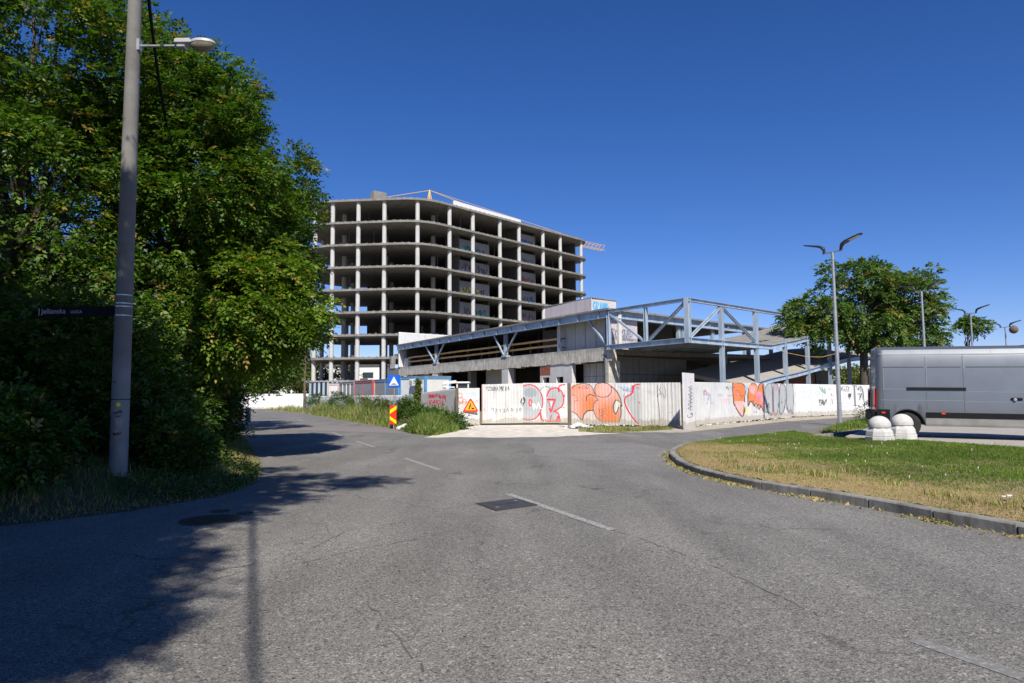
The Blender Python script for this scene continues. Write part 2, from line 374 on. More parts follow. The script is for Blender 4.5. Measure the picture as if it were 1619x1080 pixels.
# -------- raised island with grass (right) --------
kerb_px = [(1250, 686), (1180, 694), (1120, 701.5), (1085, 707), (1064, 714), (1057, 722), (1066, 734), (1092, 747), (1134, 759), (1210, 776), (1306, 791), (1401, 808), (1486, 825.6), (1581, 842.5), (1700, 866), (1850, 900)]
kp = [G(u, v) for u, v in kerb_px]
def smooth_path(p, it=2):
    for _ in range(it):
        q = [p[0]]
        for a, b in zip(p, p[1:]): q += [a.lerp(b, .25), a.lerp(b, .75)]
        q.append(p[-1]); p = q
    return p
kp = smooth_path([Vector((p.x, p.y, 0)) for p in kp])
def offset(path, d):
    out = []
    for i, p in enumerate(path):
        t = (path[min(i+1, len(path)-1)]-path[max(i-1, 0)]).normalized(); out.append(p + Vector((-t.y, t.x, 0))*d)
    return out
# path runs from back-left, round the tip, toward the camera: inside is to the left of travel
KH = 0.135; KW = 0.14
def kerb_segments():
    # resample to about 1 m stones
    acc = [0]
    for a, b in zip(kp, kp[1:]): acc.append(acc[-1]+(b-a).length)
    def P(s):
        s = min(max(s, 0), acc[-1]-1e-6)
        for i in range(len(kp)-1):
            if acc[i+1] >= s: return kp[i].lerp(kp[i+1], (s-acc[i])/(acc[i+1]-acc[i]))
        return kp[-1]
    mb = MB(); s = 0; Ltot = acc[-1]
    while s < Ltot:
        e = min(s+0.972, Ltot); m_ = [P(s+(e-s)*k/4) for k in range(5)]; ins = offset(m_, KW); dz = random.uniform(-.009, .009)
        rings = []
        for a, b in zip(m_, ins):
            r = (b-a)
            rings.append([a+Vector((0, 0, -.05)), a+Vector((0, 0, KH-.02+dz)), a+r*.12+Vector((0, 0, KH+dz)), a+r+Vector((0, 0, KH+dz)), b+Vector((0, 0, -.05))])
        mb.loft(rings); s += 1.0
    return mb
o = kerb_segments().build('kerb', M['kerb']); tag(o, kind='structure')
ins = offset(kp, KW-0.01)
# height of island / lot
def lot_z(x, y):  # parking lot surface
    return 0.25 - 0.018*(x-11.2)
back_px = [(1290, 689), (1340, 693.5), (1450, 696.5), (1619, 708)]
back = [Vector((*G(u, v, .22)[:2], 0)) for u, v in back_px]
back = back + [back[-1] + (back[-1]-back[-2]).normalized()*8]
isl_poly = [(p.x, p.y) for p in ins] + [(b.x, b.y) for b in reversed(back)]
IP = np.array(isl_poly)
def inpoly(P, x, y):
    x = np.asarray(x); y = np.asarray(y); c = np.zeros(x.shape, bool); n = len(P); j = n-1
    for i in range(n):
        xi, yi = P[i]; xj, yj = P[j]
        m = ((yi > y) != (yj > y)) & (x < (xj-xi)*(y-yi)/(yj-yi+1e-12)+xi); c ^= m; j = i
    return c
KA = np.array([(p.x, p.y) for p in kp])
def dpath(A, x, y):
    d = np.full(np.shape(x), 1e9)
    for (ax, ay), (bx, by) in zip(A, A[1:]):
        vx, vy = bx-ax, by-ay; t = np.clip(((x-ax)*vx+(y-ay)*vy)/(vx*vx+vy*vy+1e-12), 0, 1)
        d = np.minimum(d, np.hypot(x-ax-t*vx, y-ay-t*vy))
    return d
BA = np.array([(b.x, b.y) for b in back])
def isl_z(x, y):
    dk = dpath(KA, x, y); db = dpath(BA, x, y)
    t = dk/(dk+db+1e-6); s = t*t*(3-2*t)
    return KH-.012 + (0.23-KH)*s + 0.03*np.sin(x*1.7)*np.sin(y*1.3)*np.clip(dk, 0, 1)*np.clip(db, 0, 1)
def grassground():
    m, nt, bs = newmat('island_turf'); bs.inputs['Roughness'].default_value = 0.95
    a = N(nt, 'ShaderNodeAttribute', attribute_name='tint')
    s = N(nt, 'ShaderNodeMath', operation='ADD'); L(nt, a.outputs['Fac'], s.inputs[0])
    nz = ramp(nt, noise(nt, 1.6, 5, 0.7), [(0.3, 0.0), (0.7, 0.45)]); L(nt, nz, s.inputs[1])
    c = ramp(nt, s.outputs[0], [(0.40, (0.34, 0.24, 0.12)), (0.58, (0.20, 0.16, 0.08)), (0.85, (0.075, 0.095, 0.025))])
    c = mix(nt, 1, c, ramp(nt, noise(nt, 45, 3), [(0.3, 0.6), (0.7, 1.25)]), 'MULTIPLY'); L(nt, c, bs.inputs['Base Color'])
    bump(nt, bs, noise(nt, 35, 4), 0.8, .03); return m
xs = np.arange(IP[:, 0].min()-.2, IP[:, 0].max()+.2, 0.14); ys = np.arange(IP[:, 1].min()-.2, IP[:, 1].max()+.2, 0.14)
gx, gy = np.meshgrid(xs, ys, indexing='ij'); inn = inpoly(IP, gx, gy)
def greenness(x, y):
    dk = dpath(KA[18:], x, y)
    return np.clip((dk-1.1)/2.6, 0, 1)
gz = isl_z(gx.ravel(), gy.ravel()).reshape(gx.shape)
V = np.stack([gx.ravel(), gy.ravel(), gz.ravel()], 1); nx, ny = gx.shape
I = np.arange(nx*ny).reshape(nx, ny)
keep = inn[:-1, :-1] & inn[1:, :-1] & inn[1:, 1:] & inn[:-1, 1:]
F = np.stack([I[:-1, :-1], I[1:, :-1], I[1:, 1:], I[:-1, 1:]], -1)[keep]
o = np_mesh('island_turf', V, F, grassground(), tint=greenness(V[:, 0], V[:, 1])*0.55, smooth=True); tag(o, kind='structure')
# solid underlay just inside the kerb so no gap shows
ub = MB(); ub.add([(x, y, KH-.03) for x, y in isl_poly], [tuple(range(len(isl_poly)))]); o = ub.build('island_base', M['dirt']); tag(o, kind='structure')

# parking lot slab
lot = [Vector((*G(1336, 692, .22)[:2], 0))] + back[1:] + [Vector((34, 12, 0)), Vector((45, 40, 0)), Vector((24, 41, 0)), Vector((*G(1392, 663, .25)[:2], 0)), Vector((*G(1376, 672, .25)[:2], 0))]
lb = MB(); lb.prism([(p.x, p.y) for p in reversed(lot)], -.05, lambda x, y: lot_z(x, y)-.02)
tag(lb.build('parking_lot', M['paving']), kind='structure')

# lamp patch mound
def mound(name, px, h, m):
    P = [G(u, v) for u, v in px]; c = sum(P, Vector((0, 0, 0)))/len(P); mb = MB()
    rings = [[Vector((c.x+(p.x-c.x)*s, c.y+(p.y-c.y)*s, z)) for p in P] for s, z in ((1.0, -.05), (.99, h*.6), (.8, h), (.4, h*1.05))]
    mb.loft(rings); return tag(mb.build(name, m, smooth=True), kind='structure')
lp_px = [(1275, 692), (1300, 681), (1330, 672), (1385, 668), (1392, 684), (1342, 691)]
mound('lamp_verge', lp_px, 0.16, M['dirt'])
# kerb edge along lamp verge
kb = MB(); a, b = G(1285, 693, .1), G(1362, 686, .1); kb.beam((a.x, a.y, .12), (b.x, b.y, .16), .14, .16); tag(kb.build('kerb', M['kerb']), kind='structure')

# -------- left bank --------
bp = [(-30, 3.0), (-14, 4.8), (-9.5, 6.6)] + [tuple(G(u, v)[:2]) for u, v in [(0, 832), (150, 816), (280, 797), (370, 780), (408, 762), (416, 742), (402, 715), (386, 690), (370, 672), (352, 655)]] + [(-34, 66), (-60, 72)]
bp = smooth_path([Vector((x, y, 0)) for x, y in bp], 2)
LA = np.array([(p.x, p.y) for p in bp])
bank_poly = np.array([(p.x, p.y) for p in bp] + [(-90, 72), (-90, 3)])
def bank_z(x, y):
    d = dpath(LA, x, y); t = np.clip(d/2.2, 0, 1); return 0.012 + 0.55*(t*t*(3-2*t)) + 0.12*np.clip(d-2.2, 0, 5) + .05*np.sin(x*2.1+y)*np.clip(d, 0, 1)
xs = np.concatenate([np.arange(-60, -16, 1.0), np.arange(-16, -3.5, .2)]); ys = np.concatenate([np.arange(2.5, 30, .2), np.arange(30, 75, 1.0)])
gx, gy = np.meshgrid(xs, ys, indexing='ij'); inn = inpoly(bank_poly, gx, gy); gz = bank_z(gx.ravel(), gy.ravel())
# snap outside cells down
V = np.stack([gx.ravel(), gy.ravel(), np.where(inn.ravel(), gz, -0.015)], 1); nx, ny = gx.shape; I = np.arange(nx*ny).reshape(nx, ny)
keep = (inn[:-1, :-1] | inn[1:, :-1] | inn[1:, 1:] | inn[:-1, 1:])
F = np.stack([I[:-1, :-1], I[1:, :-1], I[1:, 1:], I[:-1, 1:]], -1)[keep]
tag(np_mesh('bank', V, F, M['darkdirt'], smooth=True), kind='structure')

# distant hill
hb = MB(); P = []
for k in range(40):
    t = k/39; u = 1530+t*900; hh = 203+230*t+3*math.sin(k*1.3)+5*math.sin(k*.5+2)-60*max(0, .035-t)/.035
    q = G(u, 640); d = Vector((q.x, q.y, 0)).normalized(); P.append((d*4200, hh))
vs = []
for p, h in P: vs += [(p.x, p.y, -5), (p.x, p.y, h), (p.x*1.2, p.y*1.2, h*1.15), (p.x*1.35, p.y*1.35, -5)]
hb.add(vs, [(4*k+j, 4*k+j+4, 4*k+j+5, 4*k+j+1) for k in range(39) for j in range(3)])
tag(hb.build('hills', pm('hazy_hill_forest', (0.05, 0.080, 0.10), (0.035, 0.06, 0.08), .004, .95), smooth=True), kind='structure')  # blue haze of distance is mixed into the forest colour
# ================= VEGETATION =================
def unit(a): return a/(np.linalg.norm(a, axis=-1, keepdims=True)+1e-9)
def sprays(C, D, length, nl, lw, droop=0.35):
    """compound leaves: stem starts at C along D, nl leaflets in pairs"""
    n = len(C); D = unit(D); side = unit(np.cross(D, np.array([0, 0, 1.0])+RNG.normal(0, .35, (n, 3))))
    nrm = unit(np.cross(side, D)); Vs = []; T = []
    base_t = np.clip(RNG.normal(.45, .2, n), 0, .95); Ls = length*RNG.uniform(.7, 1.25, n)
    dry = RNG.random(n) < .035; base_t[dry] = 1.0
    for k in range(nl):
        if k == nl-1: f, sg = 1.0, 0
        else: f, sg = .25+.7*((k//2)+.5)/max(1, nl//2), (1 if k % 2 else -1)
        p = C + D*(Ls*f)[:, None] + np.array([0, 0, -1])*(Ls*droop*f*f)[:, None]
        ax = unit(D*(.55 if sg else 1) + side*sg*.85 + np.array([0, 0, -1])*droop*.9 + RNG.normal(0, .16, (n, 3)))
        wd = unit(np.cross(ax, nrm + RNG.normal(0, .3, (n, 3))))
        l = (lw*RNG.uniform(.8, 1.25, n))[:, None]; up = unit(np.cross(wd, ax))*l*.10
        Vs.append(np.stack([p, p+ax*l*.45+wd*l*.26+up, p+ax*l, p+ax*l*.45-wd*l*.26+up], 1)); T.append(np.repeat(np.clip(base_t+RNG.normal(0, .07, n), 0, 1), 4))
    V = np.concatenate(Vs).reshape(-1, 3); F = np.arange(len(V)).reshape(-1, 4); return V, F, np.concatenate(T)
def leaves(C, size, droop=.3, out=None):
    n = len(C); ax = RNG.normal(0, 1, (n, 3)); 
    if out is not None: ax = ax + out*.8
    ax[:, 2] -= droop; ax = unit(ax); nr = RNG.normal(0, 1, (n, 3)); nr[:, 2] += .9; wd = unit(np.cross(ax, nr)); l = (size*RNG.uniform(.6, 1.3, n))[:, None]
    up = unit(np.cross(wd, ax))*l*.1
    V = np.stack([C, C+ax*l*.45+wd*l*.3+up, C+ax*l, C+ax*l*.45-wd*l*.3+up], 1).reshape(-1, 3)
    return V, np.arange(len(V)).reshape(-1, 4), np.repeat(np.clip(RNG.normal(.45, .22, n), 0, 1), 4)
def shell_points(ell, n, inner=.55):
    """clump centres, mostly towards the outside of a union of ellipsoids"""
    out = []; vols = np.array([e[3]*e[4]*e[5] for e in ell])**.75; pr = vols/vols.sum(); tries = 0
    while len(out) < n and tries < n*60:
        tries += 1; e = ell[RNG.choice(len(ell), p=pr)]; d = unit(RNG.normal(0, 1, 3)); r = inner+(1-inner)*RNG.random()**.6
        p = np.array(e[:3])+d*r*np.array(e[3:6])*(1+.10*math.sin(5*d[0]+3*d[2]))
        inside = False
        for q in ell:
            if q is e: continue
            if (((p-np.array(q[:3]))/np.array(q[3:6]))**2).sum() < .45: inside = True; break
        if not inside: out.append(p)
    return np.array(out)
def limb(mb, a, b, r0, r1, n=6, wob=.12):
    a, b = np.array(a), np.array(b); L_ = np.linalg.norm(b-a); pts = []
    for k in range(6):
        t = k/5; p = a+(b-a)*t + np.array([0, 0, math.sin(t*math.pi)*L_*.10]) + (RNG.normal(0, wob, 3)*L_*.12 if 0 < k < 5 else 0); pts.append(p)
    mb.tube(pts, [r0+(r1-r0)*(k/5)**.8 for k in range(6)], n); return pts
def tree(name, label, cat, base, ell, nclump, per, rclump, lsize, mat, trunk_r=.2, fork=2.2, group=None, comp=7, slen=.3, nlimb=26, droop=.35, inner=.55, extra=None, exr=1.0):
    base = np.array(base, float); t = thing(name, label, cat, tuple(base), group=group)
    P = shell_points(ell, nclump, inner)
    if extra is not None: P = np.concatenate([P, np.array(extra)])
    cen = np.mean([e[:3] for e in ell], 0)
    n = len(P)*per; Cc = np.repeat(P, per, 0); rr = rclump*RNG.uniform(.55, 1.3, len(P))
    if extra is not None: rr[-len(extra):] *= exr
    rr = np.repeat(rr, per)[:, None]
    off = unit(RNG.normal(0, 1, (n, 3)))*(RNG.random((n, 1))**.45)*rr*np.array([1.15, 1.15, .75]); Q = Cc+off
    outd = unit(Q-cen); D = unit(off/rr*.9+outd*.6+RNG.normal(0, .4, (n, 3))+np.array([0, 0, .05]))
    if comp > 1: V, F, T = sprays(Q, D, slen, comp, lsize, droop)
    else: V, F, T = leaves(Q, lsize, droop, outd)
    V = V-base; np_mesh('crown', V, F, mat, t, tint=T)
    tb = MB(); top = np.array([cen[0]*.6+base[0]*.4, cen[1]*.6+base[1]*.4, base[2]+fork+ (cen[2]-base[2]-fork)*.7])-base
    pts = [np.array([0, 0, -.15]), np.array([0, 0, .3]), np.array([RNG.normal(0, .06), RNG.normal(0, .06), fork*.6]), np.array([top[0]*.25, top[1]*.25, fork]), top]
    tb.tube(pts, [trunk_r*1.35, trunk_r*1.08, trunk_r*.95, trunk_r*.85, trunk_r*.35], 10); tb.build('trunk', M['bark'], t, True)
    lb = MB(); idx = RNG.choice(len(P), min(nlimb, len(P)), replace=False)
    for i in idx:
        f = RNG.random(); a = pts[3]*(1-f)+pts[4]*f; ps = limb(lb, a, P[i]-base, trunk_r*.42*(1-f*.4), .012)
        for _ in range(2):
            j = int(RNG.choice(np.argsort(((P-P[i])**2).sum(1))[:7])); limb(lb, ps[3], P[j]-base, trunk_r*.12, .008, 4)
    lb.build('branch', M['bark'], t, True)
    return t
GREEN = foliage('walnut_leaves', (0.022, 0.055, 0.008), (0.105, 0.20, 0.018), (0.28, 0.20, 0.04), .30)
GREEN2 = foliage('yellowing_leaves', (0.034, 0.078, 0.008), (0.160, 0.26, 0.020), (0.36, 0.26, 0.05), .36)
GREENB = foliage('bush_leaves', (0.020, 0.050, 0.008), (0.065, 0.145, 0.016), (0.20, 0.16, 0.05), .28)
GREENR = foliage('ailanthus_leaves', (0.035, 0.080, 0.020), (0.135, 0.22, 0.045), (0.28, 0.20, 0.06), .34)
GREENF = foliage('far_leaves', (0.05, 0.075, 0.015), (0.14, 0.17, 0.035), (0.20, 0.13, 0.04), .25)
GRASSM = foliage('grass_blades', (0.05, 0.105, 0.012), (0.17, 0.26, 0.03), (0.42, 0.32, 0.15), .3, .6)
WEEDM = foliage('weed_blades', (0.07, 0.13, 0.02), (0.21, 0.28, 0.06), (0.45, 0.36, 0.17), .3, .6)

def E(u, v, Y, rx, ry, rz):   # ellipsoid centred on what is seen at a pixel, at distance Y
    p = at(u, v, Y); return (p.x, p.y, p.z, rx, ry, rz)
def ppx(u, v, Y): p = at(u, v, Y); return (p.x, p.y, p.z)
# --- the big roadside trees on the left ---
LT = 'roadside trees on the left'
tree('walnut_tree', 'tallest dense walnut tree filling the upper left corner behind the lamp pole', 'tree', (-11.2, 15.2, .6),
     [E(60, 60, 15, 2.8, 3.0, 2.3), E(20, 260, 14.8, 2.8, 2.7, 2.3), E(190, 130, 16, 2.4, 2.3, 2.0), E(150, 330, 15.8, 2.4, 2.4, 2.1), E(110, 480, 15, 2.5, 2.0, 1.3), E(40, 400, 14.5, 2.2, 2.0, 1.6), E(-160, 120, 15, 3.4, 3, 3.4), E(-150, 400, 14.5, 3.4, 2.6, 2.2)],
     720, 40, .50, .115, GREEN, .26, 2.8, LT, 5, .25, 40)
tree('walnut_tree', 'broad walnut tree whose rounded shoulder rises right behind the street light head', 'tree', (-8.9, 17.4, .6),
     [E(300, 195, 16.5, 1.65, 1.7, 1.35), E(235, 235, 16.5, 1.65, 1.7, 1.5), E(330, 300, 16.5, 1.75, 1.7, 1.45), E(280, 400, 17, 1.9, 2.0, 1.45), E(345, 170, 16.8, 1.0, 1.05, .75), E(250, 500, 16, 1.6, 1.5, 1.0)],
     480, 40, .42, .112, GREEN, .2, 2.6, LT, 5, .24, 34,
     extra=[ppx(385, 120, 16.5), ppx(400, 150, 16.5), ppx(395, 190, 17), ppx(350, 95, 16.5), ppx(300, 100, 16.5), ppx(260, 85, 16), ppx(375, 140, 16.5), ppx(200, 50, 16)])
tree('walnut_tree', 'taller back walnut tree whose twigs reach over the left end of the tower', 'tree', (-9.2, 21.5, .6),
     [E(405, 320, 19.5, 1.3, 1.6, 1.2), E(410, 420, 18.8, 1.5, 1.6, 1.4), E(350, 470, 18.5, 1.8, 1.8, 1.5), E(452, 335, 19, .75, .9, .95)],
     340, 38, .42, .115, GREEN, .18, 2.3, LT, 5, .26, 30,
     extra=[ppx(488, 268, 18.5), ppx(480, 300, 18.5), ppx(485, 305, 18.5), ppx(470, 262, 18.5), ppx(488, 325, 18.4), ppx(485, 345, 18.2), ppx(486, 268, 18.8), ppx(470, 250, 18.8)])
tree('walnut_tree', 'yellow green walnut tree with low drooping boughs over the bushes beside the road', 'tree', (-8.7, 19.0, .5),
     [E(430, 500, 17, 1.1, 1.2, .8), E(360, 470, 16.5, 1.45, 1.3, 1.0), E(300, 530, 16, 1.2, 1.05, .75), E(375, 545, 16.5, .85, .9, .6), E(465, 470, 17.5, .75, .75, .75), E(400, 420, 17, 1.2, 1.05, .75)],
     270, 34, .38, .125, GREEN2, .14, 1.9, LT, 5, .25, 26, .6,
     extra=[ppx(480, 500, 17), ppx(488, 470, 17), ppx(472, 530, 17), ppx(492, 515, 17), ppx(455, 548, 16.8), ppx(425, 570, 16.5), ppx(497, 495, 17)])
tree('dark_tree', 'dark low tree at the far end of the left verge above the litter bin', 'tree', (-15.0, 33.0, .3),
     [E(350, 590, 30, 2.0, 2.2, 1.2), E(320, 540, 31, 2.7, 2.7, 1.8), E(400, 578, 32, 2.0, 2.2, 1.0), E(330, 480, 33, 3.0, 3, 2.4), E(255, 560, 29, 2.4, 2.3, 2.0), E(430, 560, 31, 1.2, 1.4, .7)],
     340, 34, .6, .14, GREEN, .2, 2.2, LT, 5, .3, 26)
# --- shade trees standing behind the camera on the left (their shadow lies on the road) ---
FR = []
for a_, b_, k_ in (((-4.6, .8, 10.2), (-.5, 2.3, 10.8), 17), ((-4.4, 1.6, 10.2), (-1.9, 3.4, 10.5), 12), ((-4.2, .2, 10), (-1.6, .6, 10.4), 11), ((-4.0, -.9, 10), (-1.9, -.9, 10.3), 9), ((-3.4, -2.4, 10), (-1.5, -3.4, 10.2), 9), ((-3.0, -4.4, 10), (-.9, -5.6, 10.3), 9), ((-5.4, 2.2, 10.4), (-3.2, 4.6, 10.6), 10), ((-2.6, -6, 10), (-.7, -7.6, 10), 8)):
    for q_ in range(k_):
        f_ = (q_+random.random()*.6)/k_; sp_ = .30*(1-f_*.6); FR.append(tuple(a_[i]+(b_[i]-a_[i])*f_+random.uniform(-sp_, sp_) for i in range(3)))
tree('walnut_tree', 'walnut tree standing behind the camera that shades the left edge of the road', 'tree', (-4.5, -4.5, 0),
     [(-3.6, -5.0, 10.4, 2.9, 3.2, 2.0), (-4.8, .3, 10.2, 2.9, 2.8, 1.9), (-8.6, -2.4, 10, 3.5, 3.4, 2.2), (-6.6, 3.4, 10.6, 2.4, 2.0, 1.2), (-2.4, -8.0, 10, 1.7, 2.0, 1.3)],
     900, 46, .55, .13, GREEN, .3, 5.0, 'shade trees behind the camera', 5, .32, 30, extra=FR, exr=.62)
tree('walnut_tree', 'second walnut tree behind the camera shading the bushes and the corner', 'tree', (-12.5, 0.2, 0.4),
     [(-10.2, 3.6, 10.8, 3.2, 2.4, 2.0), (-12.6, 1.2, 10.2, 3.4, 3.0, 2.4), (-11.5, 6.2, 12.4, 2.6, 1.7, 1.3), (-15.5, -1.0, 9, 3.6, 3.4, 2.6)],
     700, 44, .6, .13, GREEN, .3, 4.6, 'shade trees behind the camera', 5, .32, 26)
# unseen copies added behind the camera to block sky light
_sh = [o for o in COL.objects if o.get('group') == 'shade trees behind the camera']
for o_, (x_, y_), lab_ in ((_sh[0], (-12.5, -11), 'third walnut tree, unseen, added behind the camera to block sky light'), (_sh[1], (-20, -7), 'fourth walnut tree, unseen at the far left, added to block sky light'), (_sh[0], (-5, -15), 'fifth walnut tree, unseen farthest behind the camera, added to block sky light')):
    c_ = copy_tree(o_); c_.location = (x_, y_, 0); c_.rotation_euler.z = R(40+x_*9); c_['label'] = lab_
# --- bushes on the bank ---
def bush(label, x, y, h, r, n=90, per=34, mat=GREENB, ls=.10, grp='bushes on the shaded bank', rz=None, comp=5, name='bush', cat='bush'):
    z = float(bank_z(np.array([x]), np.array([y]))[0]) if x < -3 and y < 60 and inpoly(bank_poly, np.array([x]), np.array([y]))[0] else 0.0
    t = thing(name, label, cat, (x, y, z), group=grp); ell = [(x, y, z+h*.45, r, r, h*.5), (x+r*.35, y-r*.3, z+h*.32, r*.75, r*.75, h*.36), (x-r*.4, y+r*.1, z+h*.6, r*.6, r*.6, h*.4)]
    P = shell_points(ell, n, .35); nn = len(P)*per; Q = np.repeat(P, per, 0)+RNG.normal(0, 1, (nn, 3))*np.array([.24, .24, .18])*max(.6, r/2)
    Q[:, 2] = np.maximum(Q[:, 2], z+.03); outd = unit(Q-np.array([x, y, z+h*.3])); D = unit(outd+RNG.normal(0, .6, (nn, 3)))
    V, F, T = sprays(Q, D, .2, comp, ls, .3) if comp > 1 else leaves(Q, ls, .2, outd)
    V = V-np.array([x, y, z]); np_mesh('foliage', V, F, mat, t, tint=T)
    sb = MB()
    for k in range(9):
        p = P[RNG.integers(len(P))]-np.array([x, y, z]); limb(sb, (RNG.normal(0, .12), RNG.normal(0, .12), -.05), p, .028, .006, 5)
    sb.build('stem', M['bark'], t, True); return t
for (x, y, h, r, lab) in [(-8.6, 13.3, 3.0, 1.9, 'bush crowding close behind the concrete lamp pole'), (-11.2, 12.4, 3.3, 2.2, 'bush under the street name plate left of the lamp pole'),
        (-8.1, 15.4, 2.4, 1.3, 'round leafy bush right of the lamp pole at the road corner'), (-10.3, 18.0, 3.1, 1.9, 'taller bush right of the lamp pole under the yellow green boughs'),
        (-14.0, 14.2, 3.9, 2.5, 'highest bush at the left edge of the bank'), (-12.2, 23.0, 2.6, 1.7, 'bush trailing down the bank toward the litter bin'),
        (-15.2, 28.0, 3.0, 2.2, 'dark bush far down the bank under the low dark tree'), (-18.6, 35.0, 3.0, 2.2, 'farthest bush on the bank next to the litter bin'),
        (-9.4, 10.3, 1.5, 1.3, 'low bush at the foot of the bank left of the lamp pole'), (-12.5, 9.4, 2.4, 1.9, 'bush in deep shade at the lower left corner of the bank'),
        (-7.4, 12.4, 1.6, 1.1, 'small bush hugging the foot of the lamp pole'), (-7.6, 10.0, 1.1, .9, 'knee high bush in front of the lamp pole by the road edge'), (-10.8, 8.6, 1.4, 1.2, 'low bush at the lower left edge of the picture'), (-6.2, 12.3, .8, .6, 'little leafy shrub on the verge right of the lamp pole'), (-7.3, 14.2, 1.2, .8, 'leafy shrub between the verge grass and the round bush'), (-18.5, 18.5, 4.5, 3.2, 'tall bush deep in the left thicket'), (-8.5, 18.4, 2.1, .85, 'dark bush in front of the yellow green tree trunk at the verge end'), (-9.6, 21.8, 2.6, .95, 'dark bush just behind the yellow green tree trunk'), (-15.5, 21.5, 4.6, 3.0, 'dark bush filling the gap between the first and second trunks'), (-22, 24, 5.0, 3.6, 'broad dark bush far back at the left edge'), (-19.5, 30, 5.0, 3.6, 'broad dark bush behind the low dark tree')]:
    bush(lab, x, y, h, r, int(60+46*r), 36)
# --- right hand tree ---
tr = tree('roadside_tree', 'spreading green tree with feathery leaves rising behind the silver van', 'tree', (*at(1366, 617, 51)[:2], 0),
     [E(1368, 452, 51, 2.6, 2.0, 1.5), E(1305, 490, 51, 2.7, 2.0, 1.2), E(1425, 470, 51, 2.6, 2.0, 1.5), E(1458, 525, 51, 1.9, 1.8, 1.4), E(1268, 512, 50.5, 1.5, 1.2, .6), E(1395, 515, 51, 3.0, 2.0, 1.2), E(1415, 535, 51, 2.7, 1.8, .7), E(1310, 522, 50.5, 1.4, 1.2, .4), E(1450, 440, 51, 1.6, 1.3, .5)],
     205, 22, .60, .27, GREENR, .31, 4.6, None, 7, .6, 60, .45, .45,
     extra=[ppx(u, v, 51) for u, v in ((1371, 420), (1352, 424), (1385, 424), (1240, 512), (1248, 497), (1470, 430), (1478, 468), (1488, 478), (1465, 450), (1480, 550), (1308, 430), (1310, 425), (1315, 450), (1300, 548), (1285, 540))])
rb = tr.location.z
for c in kids(tr):
    if c.name.startswith('trunk'): pass
tree('far_tree', 'small round treetop seen between the third and second parking lot lamps', 'tree', tuple(G(1530, 640)),
     [E(1538, 512, 66, .9, .9, .6)], 16, 22, .45, .26, GREENR, .15, 3.5, None, 7, .5, 10)
# --- background trees beyond the white wall on the left ---
for (u, v, Y, rx, rz, lab) in [(455, 588, 118, 5.6, 2.9, 'round yellow green tree beyond the white wall left of the tower'), (488, 590, 122, 3.8, 3.6, 'tree behind the wooden utility pole beside the tower'),
        (420, 602, 110, 3.2, 1.7, 'low tree behind the brown post beyond the white wall'), (520, 592, 135, 6.0, 3.6, 'tree seen between the ground floor columns of the tower'), (474, 566, 150, 4.5, 4.6, 'taller darker tree behind the round yellow green tree')]:
    p = at(u, v, Y); tree('far_tree', lab, 'tree', (p.x, p.y, 0), [(p.x, p.y, p.z, rx, rx*.8, rz), (p.x+rx*.3, p.y-1, p.z-rz*.5, rx*.8, rx*.7, rz*.7)], 90, 26, 1.0, .5, GREENF, .3, 1.2, 'background trees by the tower', 1, .4, 10)
p = at(1340, 592, 72)
for (u, Y, lab) in [(1336, 76, 'brownish bush seen under the lower ramp beyond the steel columns'), (1372, 80, 'brownish bush behind the tree trunk under the ramp')]:
    p = at(u, 600, Y); bush(lab, p.x, p.y, 4.6, 2.8, 120, 30, GREENF, .35, 'bushes beyond the ramp', comp=1)

# --- blades: weeds and grass ---
def blades(name, X, Y, Z, h, wdt, lean, mat, tint, kind='stuff', parent=None):
    n = len(X); a = RNG.uniform(0, 2*np.pi, n); dx, dy = np.cos(a)*wdt/2, np.sin(a)*wdt/2; lx, ly = RNG.normal(0, lean, n)*h, RNG.normal(0, lean, n)*h
    V = np.empty((n, 6, 3)); hz = h*(1-.3*np.minimum(1, np.hypot(lx, ly)/(h+1e-6)))
    for j, (f, wf, zf) in enumerate(((0, 1, 0), (.32, .8, .58), (1, .12, 1))):
        V[:, 2*j] = np.stack([X+lx*f-dx*wf, Y+ly*f-dy*wf, Z-.01*(j == 0)+hz*zf], 1); V[:, 2*j+1] = np.stack([X+lx*f+dx*wf, Y+ly*f+dy*wf, Z-.01*(j == 0)+hz*zf], 1)
    B = 6*np.arange(n)[:, None]; F = np.concatenate([B+np.array([0, 1, 3, 2]), B+np.array([2, 3, 5, 4])])
    o = np_mesh(name, V.reshape(-1, 3), F, mat, parent, tint=np.repeat(np.clip(tint, 0, 1), 6))
    return tag(o, kind=kind) if parent is None else o
def pn(x, y, s, ph=0.0): return .5+.25*(np.sin(x*s+ph)+np.sin(y*s*1.3+1.7*ph+np.sin(x*s*.7)))*.9
# island grass
n = 420000; X = RNG.uniform(IP[:, 0].min(), IP[:, 0].max(), n); Yy = RNG.uniform(IP[:, 1].min(), IP[:, 1].max(), n); ok = inpoly(IP, X, Yy) & (X < Yy*.80+1) ; X, Yy = X[ok], Yy[ok]
g = greenness(X, Yy); pat = pn(X, Yy, 1.3, .4)*.45+pn(X, Yy, 3.7, 2)*.3+pn(X, Yy, 9.1, 3)*.25; green = np.clip(g*1.15+(pat-.58)*1.9, 0, 1)
kp_ = RNG.random(len(X)) < (.55+.45*green); X, Yy, green = X[kp_], Yy[kp_], green[kp_]
isg = RNG.random(len(X)) < green*.86+.03
h = np.where(isg, RNG.uniform(.018, .055, len(X))*(.6+.7*green), RNG.uniform(.008, .036, len(X))); h = np.where(RNG.random(len(X)) < .004, h*3.5, h)
tn = np.where(isg, RNG.uniform(.1, .8, len(X)), RNG.uniform(.84, 1, len(X)))
blades('island_grass', X, Yy, isl_z(X, Yy), h, .009, .8, GRASSM, tn)
